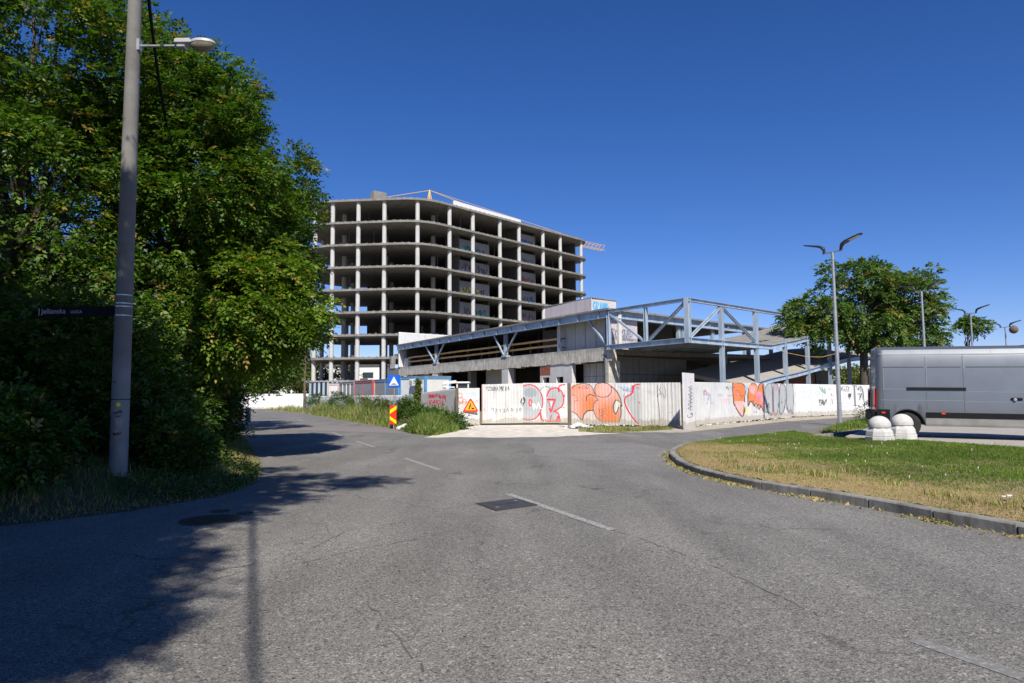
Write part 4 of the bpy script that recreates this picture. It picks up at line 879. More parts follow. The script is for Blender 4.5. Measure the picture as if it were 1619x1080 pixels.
# --- orange graffiti stretch ---
HA, HB = g2(903.5, 672.5), g2(1077.5, 674.8)
t = fence_thing('corrugated_fence', 'corrugated fence section with large orange bubble graffiti right of the gate', 'fence', 'construction site fence sections')
OR = (.78, .22, .08); PK = (.80, .44, .38); DK = (.10, .075, .07)
def pf(pt):
    pt.grad([(95, 250), (150, 205), (250, 190), (320, 205), (370, 260), (385, 330), (420, 395), (380, 450), (375, 520), (300, 520), (240, 580), (210, 640), (150, 560), (100, 540)], OR, PK, 1.0)
    pt.grad([(380, 260), (410, 200), (480, 185), (560, 195), (640, 260), (700, 380), (705, 480), (690, 600), (660, 665), (560, 665), (480, 665), (420, 620), (370, 540), (380, 400)], OR, PK, 2.2)
    pt.fill([(232, 640), (260, 560), (310, 525), (370, 540), (420, 620), (470, 660), (300, 670)], (.72, .55, .48), alpha=.7)
    pt.fill([(640, 400), (670, 400), (690, 450), (660, 545), (630, 555), (612, 500), (620, 430)], (.74, .70, .62))
    for ln, w_ in (([(105, 250), (160, 205), (250, 192), (330, 210), (375, 280), (385, 330), (425, 395)], 9), ([(380, 265), (410, 200), (480, 185), (545, 195)], 9), ([(385, 290), (420, 345), (500, 358), (560, 335), (590, 270), (570, 215), (530, 190)], 9),
                  ([(590, 230), (650, 290), (690, 370), (708, 470)], 13), ([(690, 460), (695, 560), (675, 660)], 12), ([(285, 400), (290, 350), (330, 325), (380, 345), (400, 355)], 10), ([(425, 395), (390, 410), (370, 460), (370, 520), (400, 600), (470, 660)], 9),
                  ([(228, 640), (250, 570), (300, 525), (365, 520)], 15), ([(100, 530), (150, 560), (215, 635)], 9), ([(180, 405), (140, 400), (128, 450), (130, 520)], 5), ([(100, 330), (150, 340), (180, 400)], 5), ([(640, 395), (610, 450), (612, 530), (640, 555), (670, 480)], 14), ([(650, 395), (690, 420), (700, 460)], 10)): pt.line(ln, w_, DK)
    text(pt, 'AISO', 185, 215, 26, 40, 8, 5, (.25, .08, .06)); text(pt, 'YIE', 430, 500, 20, 60, 6, 5, DK); pt.scrib(440, 585, 540, 580, 8, 4, DK, 16); pt.line([(505, 580), (520, 590)], 8, (.8, .7, .7))
    pt.fill([(850, 250), (918, 210), (918, 670), (860, 640), (760, 420), (755, 370)], (.47, .48, .48), False)
    pt.line([(918, 205), (860, 220), (840, 280), (820, 325), (760, 355), (742, 400), (760, 480), (820, 590), (880, 665), (900, 672)], 17, (.66, .03, .06)); pt.line([(838, 230), (835, 300)], 26, (.66, .03, .06))
    pt.line([(905, 420), (915, 430)], 14, (.66, .03, .06)); pt.scrib(870, 230, 915, 260, 7, 4, (.55, .1, .18), 40)
    for k, c in enumerate([(.12, .4, .72), (.2, .55, .8), (.15, .35, .65), (.5, .12, .2)]): pt.scrib(690+k*12, 240+k*12, 815, 250+k*14, 9, 6, c, 22)
    pt.line([(725, 345), (735, 320), (742, 348), (722, 350)], 5, (.1, .4, .6)); pt.line([(732, 370), (735, 430)], 3, DK)
    pt.line([(1120, 222), (1122, 365), (1135, 500), (1140, 690)], 8, (.12, .11, .11)); pt.line([(1160, 250), (1140, 275), (1160, 300), (1135, 330), (1115, 360)], 5, DK); pt.line([(1165, 355), (1160, 315), (1185, 330), (1190, 370), (1210, 350), (1212, 280), (1195, 240)], 5, DK)
    pt.scrib(1010, 300, 1070, 330, 9, 2.5, (.45, .45, .45), 70)
    for x in (925, 975, 1030, 1085, 1180, 1235, 1280, 1325): pt.line([(x+RNG.normal(0, 2), 195), (x+RNG.normal(0, 8), 695)], 4 if x > 1150 else 2, (.16, .13, .11) if x > 1150 else (.45, .45, .43))
    for k in range(26): x = RNG.uniform(930, 1130); pt.line([(x, RNG.uniform(610, 690)), (x+3, RNG.uniform(610, 690))], 4, (.2, .16, .12), alpha=.7)
panel('sheet_panel', HA, HB, 2.08, 2.04, WH, [(92, 185), (1378, 190), (1378, 700), (92, 690)], pf, t, .0165, .006, .16, bot=(.05, .04))
post('post', HB[0]+.06, HB[1]+.02, 1.95, M['oldwood'], .07, t)
# --- leaning white board ---
a = G(1081.5, 679.5); b = G(1099.5, 677.5)
t = fence_thing('leaning_board', 'tall narrow white board with vertical black scrawl standing in the fence gap', 'board')
def pf(pt):
    k = (.06, .06, .06); pt.line([(1490, 180), (1500, 195)], 4, k); pt.scrib(1500, 240, 1490, 500, 16, 5, k, 0)
    y = 230
    for w_ in (34, 44, 30, 40, 34, 44, 38): pt.line([(1512, y), (1470+random.uniform(-8, 8), y+18), (1515, y+w_)], 5, k); y += w_*1.05
    pt.line([(1455, 560), (1470, 590), (1515, 575), (1520, 545)], 6, k); pt.fill([(1500, 540), (1512, 540), (1512, 556), (1500, 556)], k)
    for k_ in range(6): pt.line([(1480+random.uniform(-6, 6), 620+k_*14), (1484, 624+k_*14)], 4, (.3, .3, .3))
panel('board', (a.x, a.y), (b.x, b.y), 2.43, 2.41, (.70, .69, .69), [(1405, 82), (1538, 85), (1555, 718), (1412, 720)], pf, t, .014, .0, 1, .03, bot=(0.0, 0.0))
# --- right stretch ---
JA, JB, JC = g2(1100, 674.5), g2(1259.5, 659.3), g2(1371.5, 654.4)
t = fence_thing('corrugated_fence', 'white corrugated fence section with orange and grey block graffiti along the side road', 'fence', 'construction site fence sections')
def pf(pt):
    pt.fill([(140, 80), (320, 85), (330, 420), (140, 440)], (.60, .61, .61), False, .5)
    for px in ([(320, 95), (360, 85), (400, 95), (420, 140), (415, 260), (420, 320), (405, 380), (380, 360), (350, 300), (330, 260)], [(445, 180), (460, 110), (490, 85), (520, 110), (530, 150), (545, 100), (580, 90), (588, 200), (590, 340), (560, 290), (545, 320), (515, 270), (500, 290), (470, 245), (445, 290)]):
        pt.fill(px, OR); pt.line(px, 8, DK, closed=True)
    pt.grad([(335, 250), (415, 255), (412, 330), (400, 375), (350, 300)], (.80, .42, .38), (.80, .50, .48), 1.0); pt.grad([(452, 110), (500, 95), (530, 140), (500, 190), (460, 160)], (.80, .42, .38), OR, 1.6); pt.grad([(520, 180), (580, 170), (575, 270), (530, 260)], (.74, .35, .42), OR, .6)
    pt.line([(335, 270), (360, 330), (400, 385), (415, 320)], 8, DK); pt.line([(445, 290), (470, 245), (515, 300), (545, 275), (590, 335)], 7, DK); pt.line([(345, 150), (370, 160), (395, 215), (410, 180)], 3.5, DK)
    pt.scrib(510, 180, 570, 240, 9, 4, (.6, .2, .5), 60); pt.fill([(425, 320), (445, 310), (450, 345), (430, 355)], (.75, .7, .2)); pt.fill([(420, 120), (440, 110), (440, 160), (425, 165)], (.4, .52, .6))
    for px in ([(598, 180), (610, 110), (640, 90), (665, 110), (668, 360), (630, 350), (600, 330)], [(680, 100), (720, 110), (735, 200), (722, 340), (690, 372), (678, 250)], [(742, 130), (770, 92), (800, 120), (812, 180), (800, 290), (775, 350), (742, 350)], [(820, 95), (885, 100), (888, 350), (860, 320), (840, 345), (815, 290)]):
        pt.fill(px, (.42, .43, .43)); pt.line(px, 8, (.10, .14, .20), closed=True)
    pt.line([(600, 340), (640, 350), (672, 362)], 9, (.12, .16, .22)); pt.line([(742, 345), (775, 352), (805, 270), (845, 350), (885, 345)], 7, (.12, .16, .22)); text(pt, 'WE', 610, 265, 16, 38, 5, 4, (.12, .14, .18)); text(pt, 'T', 755, 255, 20, 30, 0, 4, (.12, .14, .18))
    text(pt, 'SG', 695, 100, 14, 55, 4, 4.5, (.6, .12, .16)); pt.line([(672, 190), (678, 350)], 6, (.65, .1, .12)); pt.line([(685, 360), (705, 355), (690, 378)], 6, (.7, .12, .12))
    pt.line([(135, 270), (150, 185), (158, 250), (165, 265), (178, 262)], 4.5, (.30, .25, .6)); pt.line([(165, 110), (170, 262)], 2.5, (.4, .4, .5)); text(pt, 'SATS', 225, 225, 14, 38, 6, 3.5, (.75, .35, .5)); pt.scrib(150, 130, 270, 125, 12, 3, (.52, .54, .55), 40)
    for k_ in range(14): x_ = RNG.uniform(90, 880); y_ = RNG.uniform(120, 360); pt.scrib(x_, y_, x_+RNG.uniform(14, 40), y_, 8, 2.6, [(.25, .25, .3), (.5, .2, .3), (.25, .4, .5), (.15, .15, .15)][k_ % 4], RNG.uniform(15, 40))
    for k_ in range(12): x_ = RNG.uniform(330, 880); pt.line([(x_, RNG.uniform(250, 330)), (x_+2, RNG.uniform(340, 400))], 2.2, (.3, .2, .18))
    pt.line([(595, 85), (598, 395)], 3, (.35, .35, .35), False); pt.line([(888, 95), (890, 375)], 3, (.35, .35, .35), False)
panel('sheet_panel', JA, JB, 2.06, 2.05, WH, [(50, 78), (912, 95), (928, 378), (62, 450)], pf, t, .02, .010, .16, bot=(.06, .05))
t = fence_thing('corrugated_fence', 'plain white fence section with thin black and green scribbles ending behind the van', 'fence', 'construction site fence sections')
def pf(pt):
    k = (.07, .07, .08); b_ = (.48, .62, .74)
    for x0, y in ((935, 130), (950, 170), (940, 215), (935, 330)): pt.scrib(x0, y, x0+90, y, 10, 3.5, b_, 34)
    pt.line([(930, 260), (1080, 262)], 2.5, (.65, .6, .5), False); pt.line([(1090, 150), (1078, 180), (1100, 210), (1098, 160)], 4, (.3, .55, .4)); pt.scrib(1120, 145, 1165, 165, 8, 8, (.25, .42, .33), 50); pt.line([(1135, 180), (1150, 290), (1165, 320)], 7, (.5, .62, .5))
    text(pt, 'SW', 1105, 235, 24, 50, 6, 5, k); pt.scrib(1105, 255, 1170, 245, 8, 5, k, 50); pt.line([(1188, 143), (1210, 145)], 5, k); pt.line([(1212, 180), (1213, 200)], 4, k); pt.line([(1213, 230), (1216, 272)], 5, k); pt.scrib(1205, 200, 1230, 200, 5, 4, (.7, .4, .5), 20)
    pt.line([(1285, 140), (1310, 125), (1340, 125), (1365, 130)], 5, k); pt.scrib(1280, 150, 1365, 150, 12, 3, k, 40); pt.line([(1355, 190), (1370, 185), (1365, 230), (1350, 200)], 5, k); pt.fill([(1355, 185), (1378, 185), (1375, 215), (1358, 212)], k)
    pt.line([(1410, 125), (1412, 285)], 17, (.22, .22, .23)); pt.line([(1395, 285), (1425, 285)], 4, k); pt.line([(1395, 115), (1430, 118)], 6, k); pt.scrib(1430, 140, 1480, 150, 7, 4, k, 40)
    pt.line([(1440, 190), (1460, 185), (1455, 240), (1475, 180), (1480, 230)], 6, k); pt.line([(1465, 120), (1485, 150), (1492, 230), (1498, 310)], 8, k); pt.line([(1285, 265), (1400, 268)], 2, (.5, .5, .5), False); pt.line([(1300, 300), (1350, 298)], 2, (.4, .4, .4))
    for x in (1040, 1110, 1180, 1245, 1310, 1380, 1440): pt.line([(x, 100), (x+2, 360)], 2, (.5, .5, .5), False)
panel('sheet_panel', JB, JC, 2.05, 1.98, (.74, .74, .74), [(925, 97), (1520, 112), (1520, 350), (928, 380)], pf, t, .022, .004, .3, bot=(.05, .04))
JD = (JC[0]+9.0, JC[1]+4.0)
panel('sheet_panel', JC, JD, 1.98, 2.0, (.70, .70, .69), [(0, 0), (1, 0), (1, 1), (0, 1)], None, t, .1, .004, .3, bot=(.04, .04))
# footing rubble under the fences
def rubble(name, label, pts, n, smin, smax, spread, m, cat=None, zs=.5):
    mb = MB()
    for k in range(n):
        c = pts[RNG.integers(len(pts))]; r = RNG.uniform(smin, smax); x, y = c[0]+RNG.normal(0, spread), c[1]+RNG.normal(0, spread*.6)
        prof = [(r*.5, -r*.3), (r*RNG.uniform(.8, 1.1), 0), (r*.9, r*.35), (r*.35, r*.7)]
        MM = Matrix.Rotation(RNG.uniform(0, 6), 3, 'Z') @ Matrix.Diagonal((1, RNG.uniform(.6, 1), 1)) @ Matrix.Rotation(RNG.uniform(-.5, .5), 3, 'X')
        dist = math.hypot(x-c[0], y-c[1]); mb.lathe((x, y, max(.0, zs*(.28-dist*.6))+r*.2), prof, 6, M=MM)
    o = mb.build(name, m); return tag(o, label, cat, kind=None if cat else 'stuff')
q1 = g2(915, 678); rubble('rubble_pile', 'small heap of pale broken rubble at the foot of the wooden gate post', [q1], 150, .04, .14, .20, M['white_plaster'], 'rubble', .6)
q2 = g2(641, 681.5); rubble('rubble_pile', 'small heap of pale rubble on the verge beside the red and yellow marker', [q2, (q2[0]+.35, q2[1]+.1)], 110, .05, .15, .13, M['white_plaster'], 'rubble', .7)
line = [(JA[0]+(JB[0]-JA[0])*k/60, JA[1]-.18+(JB[1]-JA[1])*k/60) for k in range(61)]+[(HA[0]+(HB[0]-HA[0])*k/30, HA[1]-.3+(HB[1]-HA[1])*k/30) for k in range(31)]+[(JB[0]+(JC[0]-JB[0])*k/60, JB[1]-.2+(JC[1]-JB[1])*k/60) for k in range(61)]
rubble('fence_footing_stones', None, line, 420, .015, .06, .14, M['gravel'], None, .12)
# ================= TOWER =================
def fillet(pts, rad, seg=10):
    out = []; n = len(pts)
    for i in range(n):
        a, b, c = Vector(pts[i-1]), Vector(pts[i]), Vector(pts[(i+1) % n]); r = rad[i]
        u, v = (a-b).normalized(), (c-b).normalized(); ang = math.acos(max(-1, min(1, u.dot(v)))); t = r/math.tan(ang/2); t = min(t, (a-b).length*.49, (c-b).length*.49); r = t*math.tan(ang/2)
        p, q = b+u*t, b+v*t; cc = b+(u+v).normalized()*(r/math.sin(ang/2)); a0 = math.atan2(p.y-cc.y, p.x-cc.x); a1 = math.atan2(q.y-cc.y, q.x-cc.x)
        while a1-a0 > math.pi: a1 -= 2*math.pi
        while a1-a0 < -math.pi: a1 += 2*math.pi
        for k in range(seg+1): an = a0+(a1-a0)*k/seg; out.append((cc.x+r*math.cos(an), cc.y+r*math.sin(an)))
    return out
TW = [(-31.4, 98.4), (-12.6, 96.4), (15.6, 127.0), (3.0, 138.5), (-17, 115.5), (-31.6, 115.5)]
outline = fillet(TW, [6.5, 7, 4.0, 3, 8, 7.5], 14)
tower = thing('unfinished_tower', 'tall unfinished concrete office tower with open storeys and rounded corners', 'building', (-8, 108, 0))
TX, TY = -8, 108
def tz(k): return 0.35+3.29*k
def sub(p): return (p[0]-TX, p[1]-TY)
OL = [sub(p) for p in outline]
OLv = [Vector((p[0], p[1], 0)) for p in OL]
for k in range(1, 10):
    mb = MB(); z1 = tz(k); mb.prism(OL, z1-.30, z1)
    # ragged formwork blocks and starter bars along the slab edge
    acc = 0; nxt = .4
    for i, a in enumerate(OLv):
        b = OLv[(i+1) % len(OLv)]; L_ = (b-a).length; d = (b-a)/max(L_, 1e-6); nr = Vector((d.y, -d.x, 0))
        while nxt < acc+L_:
            p = a+d*(nxt-acc); mb.box((p.x-nr.x*.14, p.y-nr.y*.14, z1+.04), (.24, .16, .08), math.atan2(d.y, d.x)); nxt += 1.02+random.uniform(-.12, .12)
        acc += L_
    o = mb.build('roof_slab' if k == 9 else 'floor_slab', M['slab'], tower)
# edge lips that catch the sun
colpx = [(497, 102.5), (524.5, 98.6), (565.4, 97.9), (606.8, 97.8), (659.8, 97.8), (710.8, 101.0), (748, 105.4), (791, 110.3), (821.5, 114.0), (859.5, 119.0), (887, 122.6), (920, 126.8)]
OA = np.array(outline+outline[:1])
def colpos(u):
    d = at(u, 500, 100.0); best = None
    for k in range(0, 1000):
        Y = 94+k*.04; x = np.array([d.x*Y/100]); y = np.array([Y])
        if inpoly(OA[:-1], x, y)[0] and dpath(OA, x, y)[0] > .62: return (float(x[0]), Y)
cols = [colpos(u) for u, Y in colpx]
cols += [(-30.3, 108.5), (-27.6, 113.5), (2.6, 136.4), (-3.5, 129.5), (-9.5, 122.6), (-15.5, 116.3), (-22, 114.6)]
inner = [(-26.0, 105), (-19.6, 105.2), (-12.3, 106), (-25.9, 110.5), (-19.6, 110.5), (-6.6, 112), (-.2, 119), (5.8, 126)]
for (x, y) in cols+inner:
    MB().tube([(x-TX, y-TY, -.2), (x-TX, y-TY, tz(9)-.3)], .31 if (x, y) in cols else .36, 18).build('column', M['column'], tower, True)
# back walls and stair cores with graffiti
def tpanel(name, A, B, z0, z1, paint=None, base=(.36, .34, .33), cell=.12, th=.2):
    o = panel(name, (A[0]-TX, A[1]-TY), (B[0]-TX, B[1]-TY), z1, z1, base, [(0, 0), (100, 0), (100, 100), (0, 100)], paint, tower, cell, 0, 1, th, (z0, z0), M['wallpaint']); return o
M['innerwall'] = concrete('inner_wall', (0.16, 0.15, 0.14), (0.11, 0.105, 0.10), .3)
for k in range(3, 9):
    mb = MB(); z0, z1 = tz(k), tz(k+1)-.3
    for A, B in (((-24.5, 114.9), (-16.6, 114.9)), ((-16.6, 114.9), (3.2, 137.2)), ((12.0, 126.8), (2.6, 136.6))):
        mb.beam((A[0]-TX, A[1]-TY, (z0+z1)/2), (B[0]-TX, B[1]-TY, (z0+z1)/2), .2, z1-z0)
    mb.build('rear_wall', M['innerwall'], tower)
mb = MB()
for A, B in (((-17, 113.0), (-9, 121.5)),):
    for k in (0, 1, 2): z0, z1 = tz(k), tz(k+1)-.3; mb.beam((A[0]-TX, A[1]-TY, (z0+z1)/2), (B[0]-TX, B[1]-TY, (z0+z1)/2), .2, z1-z0)
mb.build('lower_rear_wall', M['innerwall'], tower)
palette = [(.10, .30, .38), (.45, .16, .13), (.10, .32, .25), (.25, .25, .3), (.5, .42, .15), (.08, .25, .5)]
w1 = [(-8.0, 104.6), (-3.6, 109.6)]; w2 = [(1.0, 114.6), (4.2, 118.2)]
for k in range(3, 9):
    for wi, (A, B) in enumerate((w1, w2)):
        if k == 8 and wi == 0: continue
        def pg(pt, k=k, wi=wi):
            c = palette[(k*2+wi) % 6]
            if k in (3, 6) and wi == 0 or k == 4 and wi == 1: 
                pt.scrib(4, 45, 92, 50, 17, 3.5, (.07, .07, .08), 55); pt.scrib(30, 70, 60, 60, 6, 3, (.45, .08, .1), 30); pt.fill([(0, 0), (100, 0), (100, 22), (0, 30)], (.2, .19, .19), False, .6)
            else:
                pt.grad([(4, 50), (30, 40), (60, 48), (70, 55), (66, 92), (40, 94), (8, 90)] if (k+wi) % 2 else [(50, 60), (70, 50), (90, 60), (88, 92), (60, 94)], c, tuple(min(1, x*1.5) for x in c), k); pt.scrib(14, 60, 85, 60, 12, 3, (.04, .04, .05), 45)
        tpanel('graffiti_wall', A, B, tz(k), tz(k)+2.3, pg, (.30, .29, .285), .07)
        n_ = Vector((-(B[1]-A[1]), B[0]-A[0], 0)).normalized()*3.2
        zc = (tz(k)+tz(k+1)-.3)/2; h_ = 2.99
        for P_ in (A, B):
            mb = MB(); mb.beam((P_[0]-TX+n_.x*.04, P_[1]-TY+n_.y*.04, zc), (P_[0]-TX+n_.x, P_[1]-TY+n_.y, zc), .2, h_)
            mb.build('core_wall', M['innerwall'], tower)
CPU = np.linspace(500, 915, 30); CPV = np.array([colpos(u) for u in CPU])
def cpf(u): return float(np.interp(u, CPU, CPV[:, 0])), float(np.interp(u, CPU, CPV[:, 1]))
mb = MB()
for k in range(1, 9):
    for _ in range(16):
        u = RNG.uniform(500, 915); x, y = cpf(u); nx_, ny_ = (0, 1) if u < 690 else (-.7, .71); dd_ = RNG.uniform(.3, 4); x += nx_*dd_; y += ny_*dd_; h_ = RNG.uniform(.08, .45)
        mb.box((x-TX, y-TY, tz(k)+h_/2+.003), (RNG.uniform(.2, 1.6), RNG.uniform(.15, .7), h_), RNG.uniform(0, 3))
tag(mb.build('debris', M['oldwood'], tower), kind='stuff')
mb = MB()
for k in range(1, 9):
    for _ in range(4):
        u = RNG.uniform(510, 905); x, y = cpf(u); dd_ = RNG.uniform(1.5, 5); nx_, ny_ = (0, 1) if u < 690 else (-.7, .71); x += nx_*dd_; y += ny_*dd_
        mb.beam((x-TX, y-TY, tz(k)), (x-TX, y-TY, tz(k+1)-.3), .09, .09)
tag(mb.build('prop', M['oldwood'], tower), kind='stuff')
# roof plant wall
a, b = (-9.0, 105.2), (1.6, 117.6)
mb = MB(); mb.beam((a[0]-TX, a[1]-TY, tz(9)+.95), (b[0]-TX, b[1]-TY, tz(9)+.95), .3, 1.9); mb.build('roof_screen', M['white'], tower, bevel=.02)
# ================= CRANE behind the tower =================
mx, my = -15.6, 128.5; JZ = 36.4; jd = Vector((.74, .67, 0)).normalized()
cr = thing('tower_crane', 'yellow tower crane whose jib and concrete counterweight show above the tower roof', 'crane', (mx, my, 0))
def lattice(mb, a, b, w, n, r=.06):
    a, b = Vector(a), Vector(b); d = (b-a).normalized(); s_ = d.cross(Vector((0, 0, 1))); s_ = s_.normalized() if s_.length > .1 else Vector((1, 0, 0)); u = s_.cross(d)
    cs = [s_*x*w/2+u*y*w/2 for x, y in ((-1, -1), (1, -1), (1, 1), (-1, 1))]
    for c in cs: mb.beam(a+c, b+c, r, r)
    for k in range(n):
        p, q = a.lerp(b, k/n), a.lerp(b, (k+1)/n)
        for i in range(4): mb.beam(p+cs[i], q+cs[(i+1) % 4], r*.7, r*.7)
m1 = MB(); lattice(m1, (0, 0, 0), (0, 0, JZ+.6), 1.5, 24, .14); m1.build('mast', M['yellow'], cr)
m1 = MB(); m1.beam((-.8, 0, JZ+.2), (0, 0, JZ+4.3), .14, .14); m1.beam((.8, 0, JZ+.2), (0, 0, JZ+4.3), .14, .14); m1.beam((0, .8, JZ+.2), (0, 0, JZ+4.3), .14, .14); m1.beam((0, -.7, JZ+.2), (0, 0, JZ+4.3), .14, .14); m1.beam((-.4, 0, JZ+2.2), (.4, 0, JZ+2.2), .1, .1); m1.build('apex_frame', M['yellow'], cr)
m1 = MB(); lattice(m1, (0, 0, JZ), jd*51+Vector((0, 0, JZ)), 1.15, 40, .075); m1.build('jib', M['yellow'], cr)
cd = -jd; m1 = MB(); lattice(m1, (0, 0, JZ+.1), cd*12.5+Vector((0, 0, JZ+.1)), .5, 9, .16); m1.build('counter_jib', M['yellow'], cr)
m1 = MB(); c = cd*11.2; m1.bbox((c.x, c.y, JZ+.75), (2.6, 1.3, 1.7), .05, math.atan2(cd.y, cd.x)); m1.build('counterweight', M['concrete'], cr); m1 = MB(); m1.bbox((c.x, c.y, JZ-.25), (3.2, 1.5, .28), .03, math.atan2(cd.y, cd.x)); m1.build('counterweight_frame', M['yellow'], cr)
m1 = MB(); top = Vector((0, 0, JZ+4.2)); m1.beam(top, cd*11+Vector((0, 0, JZ+.6)), .09, .09); m1.beam(top, jd*24+Vector((0, 0, JZ+1)), .08, .08); m1.beam(top, jd*42+Vector((0, 0, JZ+1)), .07, .07); m1.build('tie_cable', M['yellow'], cr)

# ================= LOW HALL =================
c0 = at(962, 600, 45.0); C0 = Vector((c0.x, c0.y, 0)); d0 = at(632, 600, 76.5); D0 = Vector((d0.x, d0.y, 0))
e1 = (C0-D0).normalized(); LF = (C0-D0).length; n1 = Vector((e1.y, -e1.x, 0)); n1 = -n1 if n1.dot(-C0) < 0 else n1   # outward (to camera)
e2 = Vector((.73, .685, 0)).normalized(); n2 = Vector((e2.y, -e2.x, 0)); n2 = -n2 if n2.dot(-C0) < 0 else n2
hall = thing('unfinished_hall', 'low unfinished concrete hall with blue grey steel roof beam on V braces', 'building', tuple(C0))
def HV(p): return Vector(p)-C0
def fs(u, v=560):   # distance along facade from C0 towards D0 for a pixel column
    p = onp(u, v, C0, n1); return (p-C0).dot(-e1)
def F1(s, off, z): return HV(C0 - e1*s + n1*off + Vector((0, 0, z)))   # off>0 outward
def S2(s, off, z): return HV(C0 + e2*s + n2*off + Vector((0, 0, z)))
def hb_box(mb, s0, s1, o0, o1, z0, z1, f=F1):
    vs = [f(s, o, z) for z in (z0, z1) for (s, o) in ((s0, o0), (s1, o0), (s1, o1), (s0, o1))]
    return mb.add(vs, [(0, 1, 2, 3), (4, 7, 6, 5), (0, 4, 5, 1), (1, 5, 6, 2), (2, 6, 7, 3), (3, 7, 4, 0)])
ZL0, ZL1, ZB0, ZB1 = 3.66, 4.62, 6.53, 7.02
# ledge
mb = MB(); nseg = 60
for k in range(nseg):
    s0, s1 = LF*k/nseg, LF*(k+1)/nseg-.004; jag = random.uniform(-.05, .05)+(.05*abs(math.sin(k*1.9)) if s0 < 9 else 0)
    hb_box(mb, s0-(.35 if k == 0 else 0), s1+.004, -.45, 0, ZL0+jag, ZL1)
mb.build('ledge_beam', M['ledge'], hall)
# floor slab behind ledge, roof slab
mb = MB(); hb_box(mb, -.1, LF, -16, -.46, 4.1, 4.4); mb.build('floor_slab', M['slab'], hall)
roofpoly = [F1(-.6, .35, 0), F1(LF+.3, .35, 0), F1(LF+.3, .35, 0)+e2*18, S2(22, .5, 0)+Vector((0, 0, 0))+(-e1*0), S2(22, .5, 0), S2(-.4, .5, 0)]
rp = [C0-e1*(-.5)+n1*.35-C0, -e1*(LF+.3)+n1*.35, -e1*(LF+.3)+e2*18, e2*22-e1*LF*.45, e2*22+n2*.35]
mb = MB(); mb.prism([(p.x, p.y) for p in rp], ZB1+.003, ZB1+.13); mb.build('roof_slab', M['slab'], hall)
# steel roof beam along the facade with stiffeners
mb = MB(); mb.ibeam(F1(-.2, .1, (ZB0+ZB1)/2), F1(LF+.5, .1, (ZB0+ZB1)/2), .34, ZB1-ZB0, t=.035)
for k in range(16):
    s = LF*(k+.3)/16; hb_box(mb, s-.015, s+.015, .05, .255, ZB0+.03, ZB1-.03)
mb.build('roof_beam', M['steel'], hall)
mb = MB(); mb.ibeam(S2(-.2, .1, (ZB0+ZB1)/2), S2(27, .1, (ZB0+ZB1)/2), .34, ZB1-ZB0, t=.035)
for k in range(9): hb_box(mb, 1.2+k*2.8, 1.23+k*2.8, .05, .255, ZB0+.03, ZB1-.03, S2)
mb.build('roof_beam', M['steel'], hall)
# V braces
for (ub, u1, u2) in ((688, 674, 703), (797.5, 782, 818)):
    s = fs(ub, 565); s1, s2 = fs(u1, 545), fs(u2, 545); mb = MB()
    mb.ibeam(F1(s, -.15, ZL1), F1(s, -.15, ZB0), .26, .28, up=tuple(e1))
    mb.beam(F1(s+.1, .0, ZL1+.15), F1(s1, .05, ZB0), .10, .13, tuple(n1)); mb.beam(F1(s-.1, .0, ZL1+.15), F1(s2, .05, ZB0), .10, .13, tuple(n1))
    hb_box(mb, s-.38, s+.38, -.35, .08, ZL1+.002, ZL1+.12); mb.build('v_brace', M['steel'], hall)
s = fs(932, 520); mb = MB(); mb.beam(F1(.15, -.05, ZL1+.1), F1(s, .05, ZB0), .10, .14, tuple(n1)); mb.ibeam(F1(.12, -.1, ZL1), F1(.12, -.1, ZB0), .28, .28, up=tuple(e1)); mb.build('v_brace', M['steel'], hall)
# upper concrete wall (recessed) with formwork seams
def seam_wall(name, f, s0, s1, off, z0, z1, mat, nseam=5, th=.25, hs=()):
    mb = MB(); hb_box(mb, s0, s1, off-th, off, z0, z1, f); w_ = (s1-s0)/nseam
    o = mb.build(name, mat, hall)
    mb = MB()
    for k in range(1, nseam): hb_box(mb, s0+k*w_-.012, s0+k*w_+.012, off, off+.012, z0, z1, f)
    for z in hs: hb_box(mb, s0, s1, off, off+.013, z-.012, z+.012, f)
    if nseam > 1 or hs: mb.build('panel_joint', M['innerwall'], hall)
    return o
sW = fs(873, 540)
seam_wall('upper_wall', F1, .0, sW-.4, -.95, ZL1-.2, ZB1, M['grey_wall'], 5)
mb = MB(); hb_box(mb, sW-.4, sW, -1.4, -.45, ZL1-.1, ZB1); mb.build('upper_pier', M['white_plaster'], hall)
mb = MB(); q = fs(885, 545); 
for z in (5.62, 4.95): mb.beam(F1(q+.5, -.9, z), F1(q+.5, -.5, z+.02), .04, .04)
mb.beam(F1(q+.5, -.5, 5.64), F1(q+.75, -.45, 4.95), .04, .04); mb.build('bracket', M['black'], hall)
# interior: back wall, ceiling dark, timber rails
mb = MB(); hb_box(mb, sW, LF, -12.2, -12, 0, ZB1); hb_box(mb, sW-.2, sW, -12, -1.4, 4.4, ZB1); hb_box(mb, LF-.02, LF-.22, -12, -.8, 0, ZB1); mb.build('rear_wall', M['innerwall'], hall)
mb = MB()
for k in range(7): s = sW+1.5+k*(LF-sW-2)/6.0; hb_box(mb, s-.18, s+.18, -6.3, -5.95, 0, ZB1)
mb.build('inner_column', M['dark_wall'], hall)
for z, dz in ((5.62, .0), (5.16, .0)):
    mb = MB(); s = sW+.05; k = 0
    while s < LF-1.4:
        e = min(s+4.2, LF-1.2); mb.beam(F1(s, -.50-.02*(k % 2), z+random.uniform(-.02, .02)), F1(e, -.50-.02*(k % 2), z+random.uniform(-.02, .02)), .04, .15, (0, 0, 1)); s = e-.25; k += 1
        if e >= LF-1.21: break
    mb.build('timber_rail', M['timber'], hall)
mb = MB()
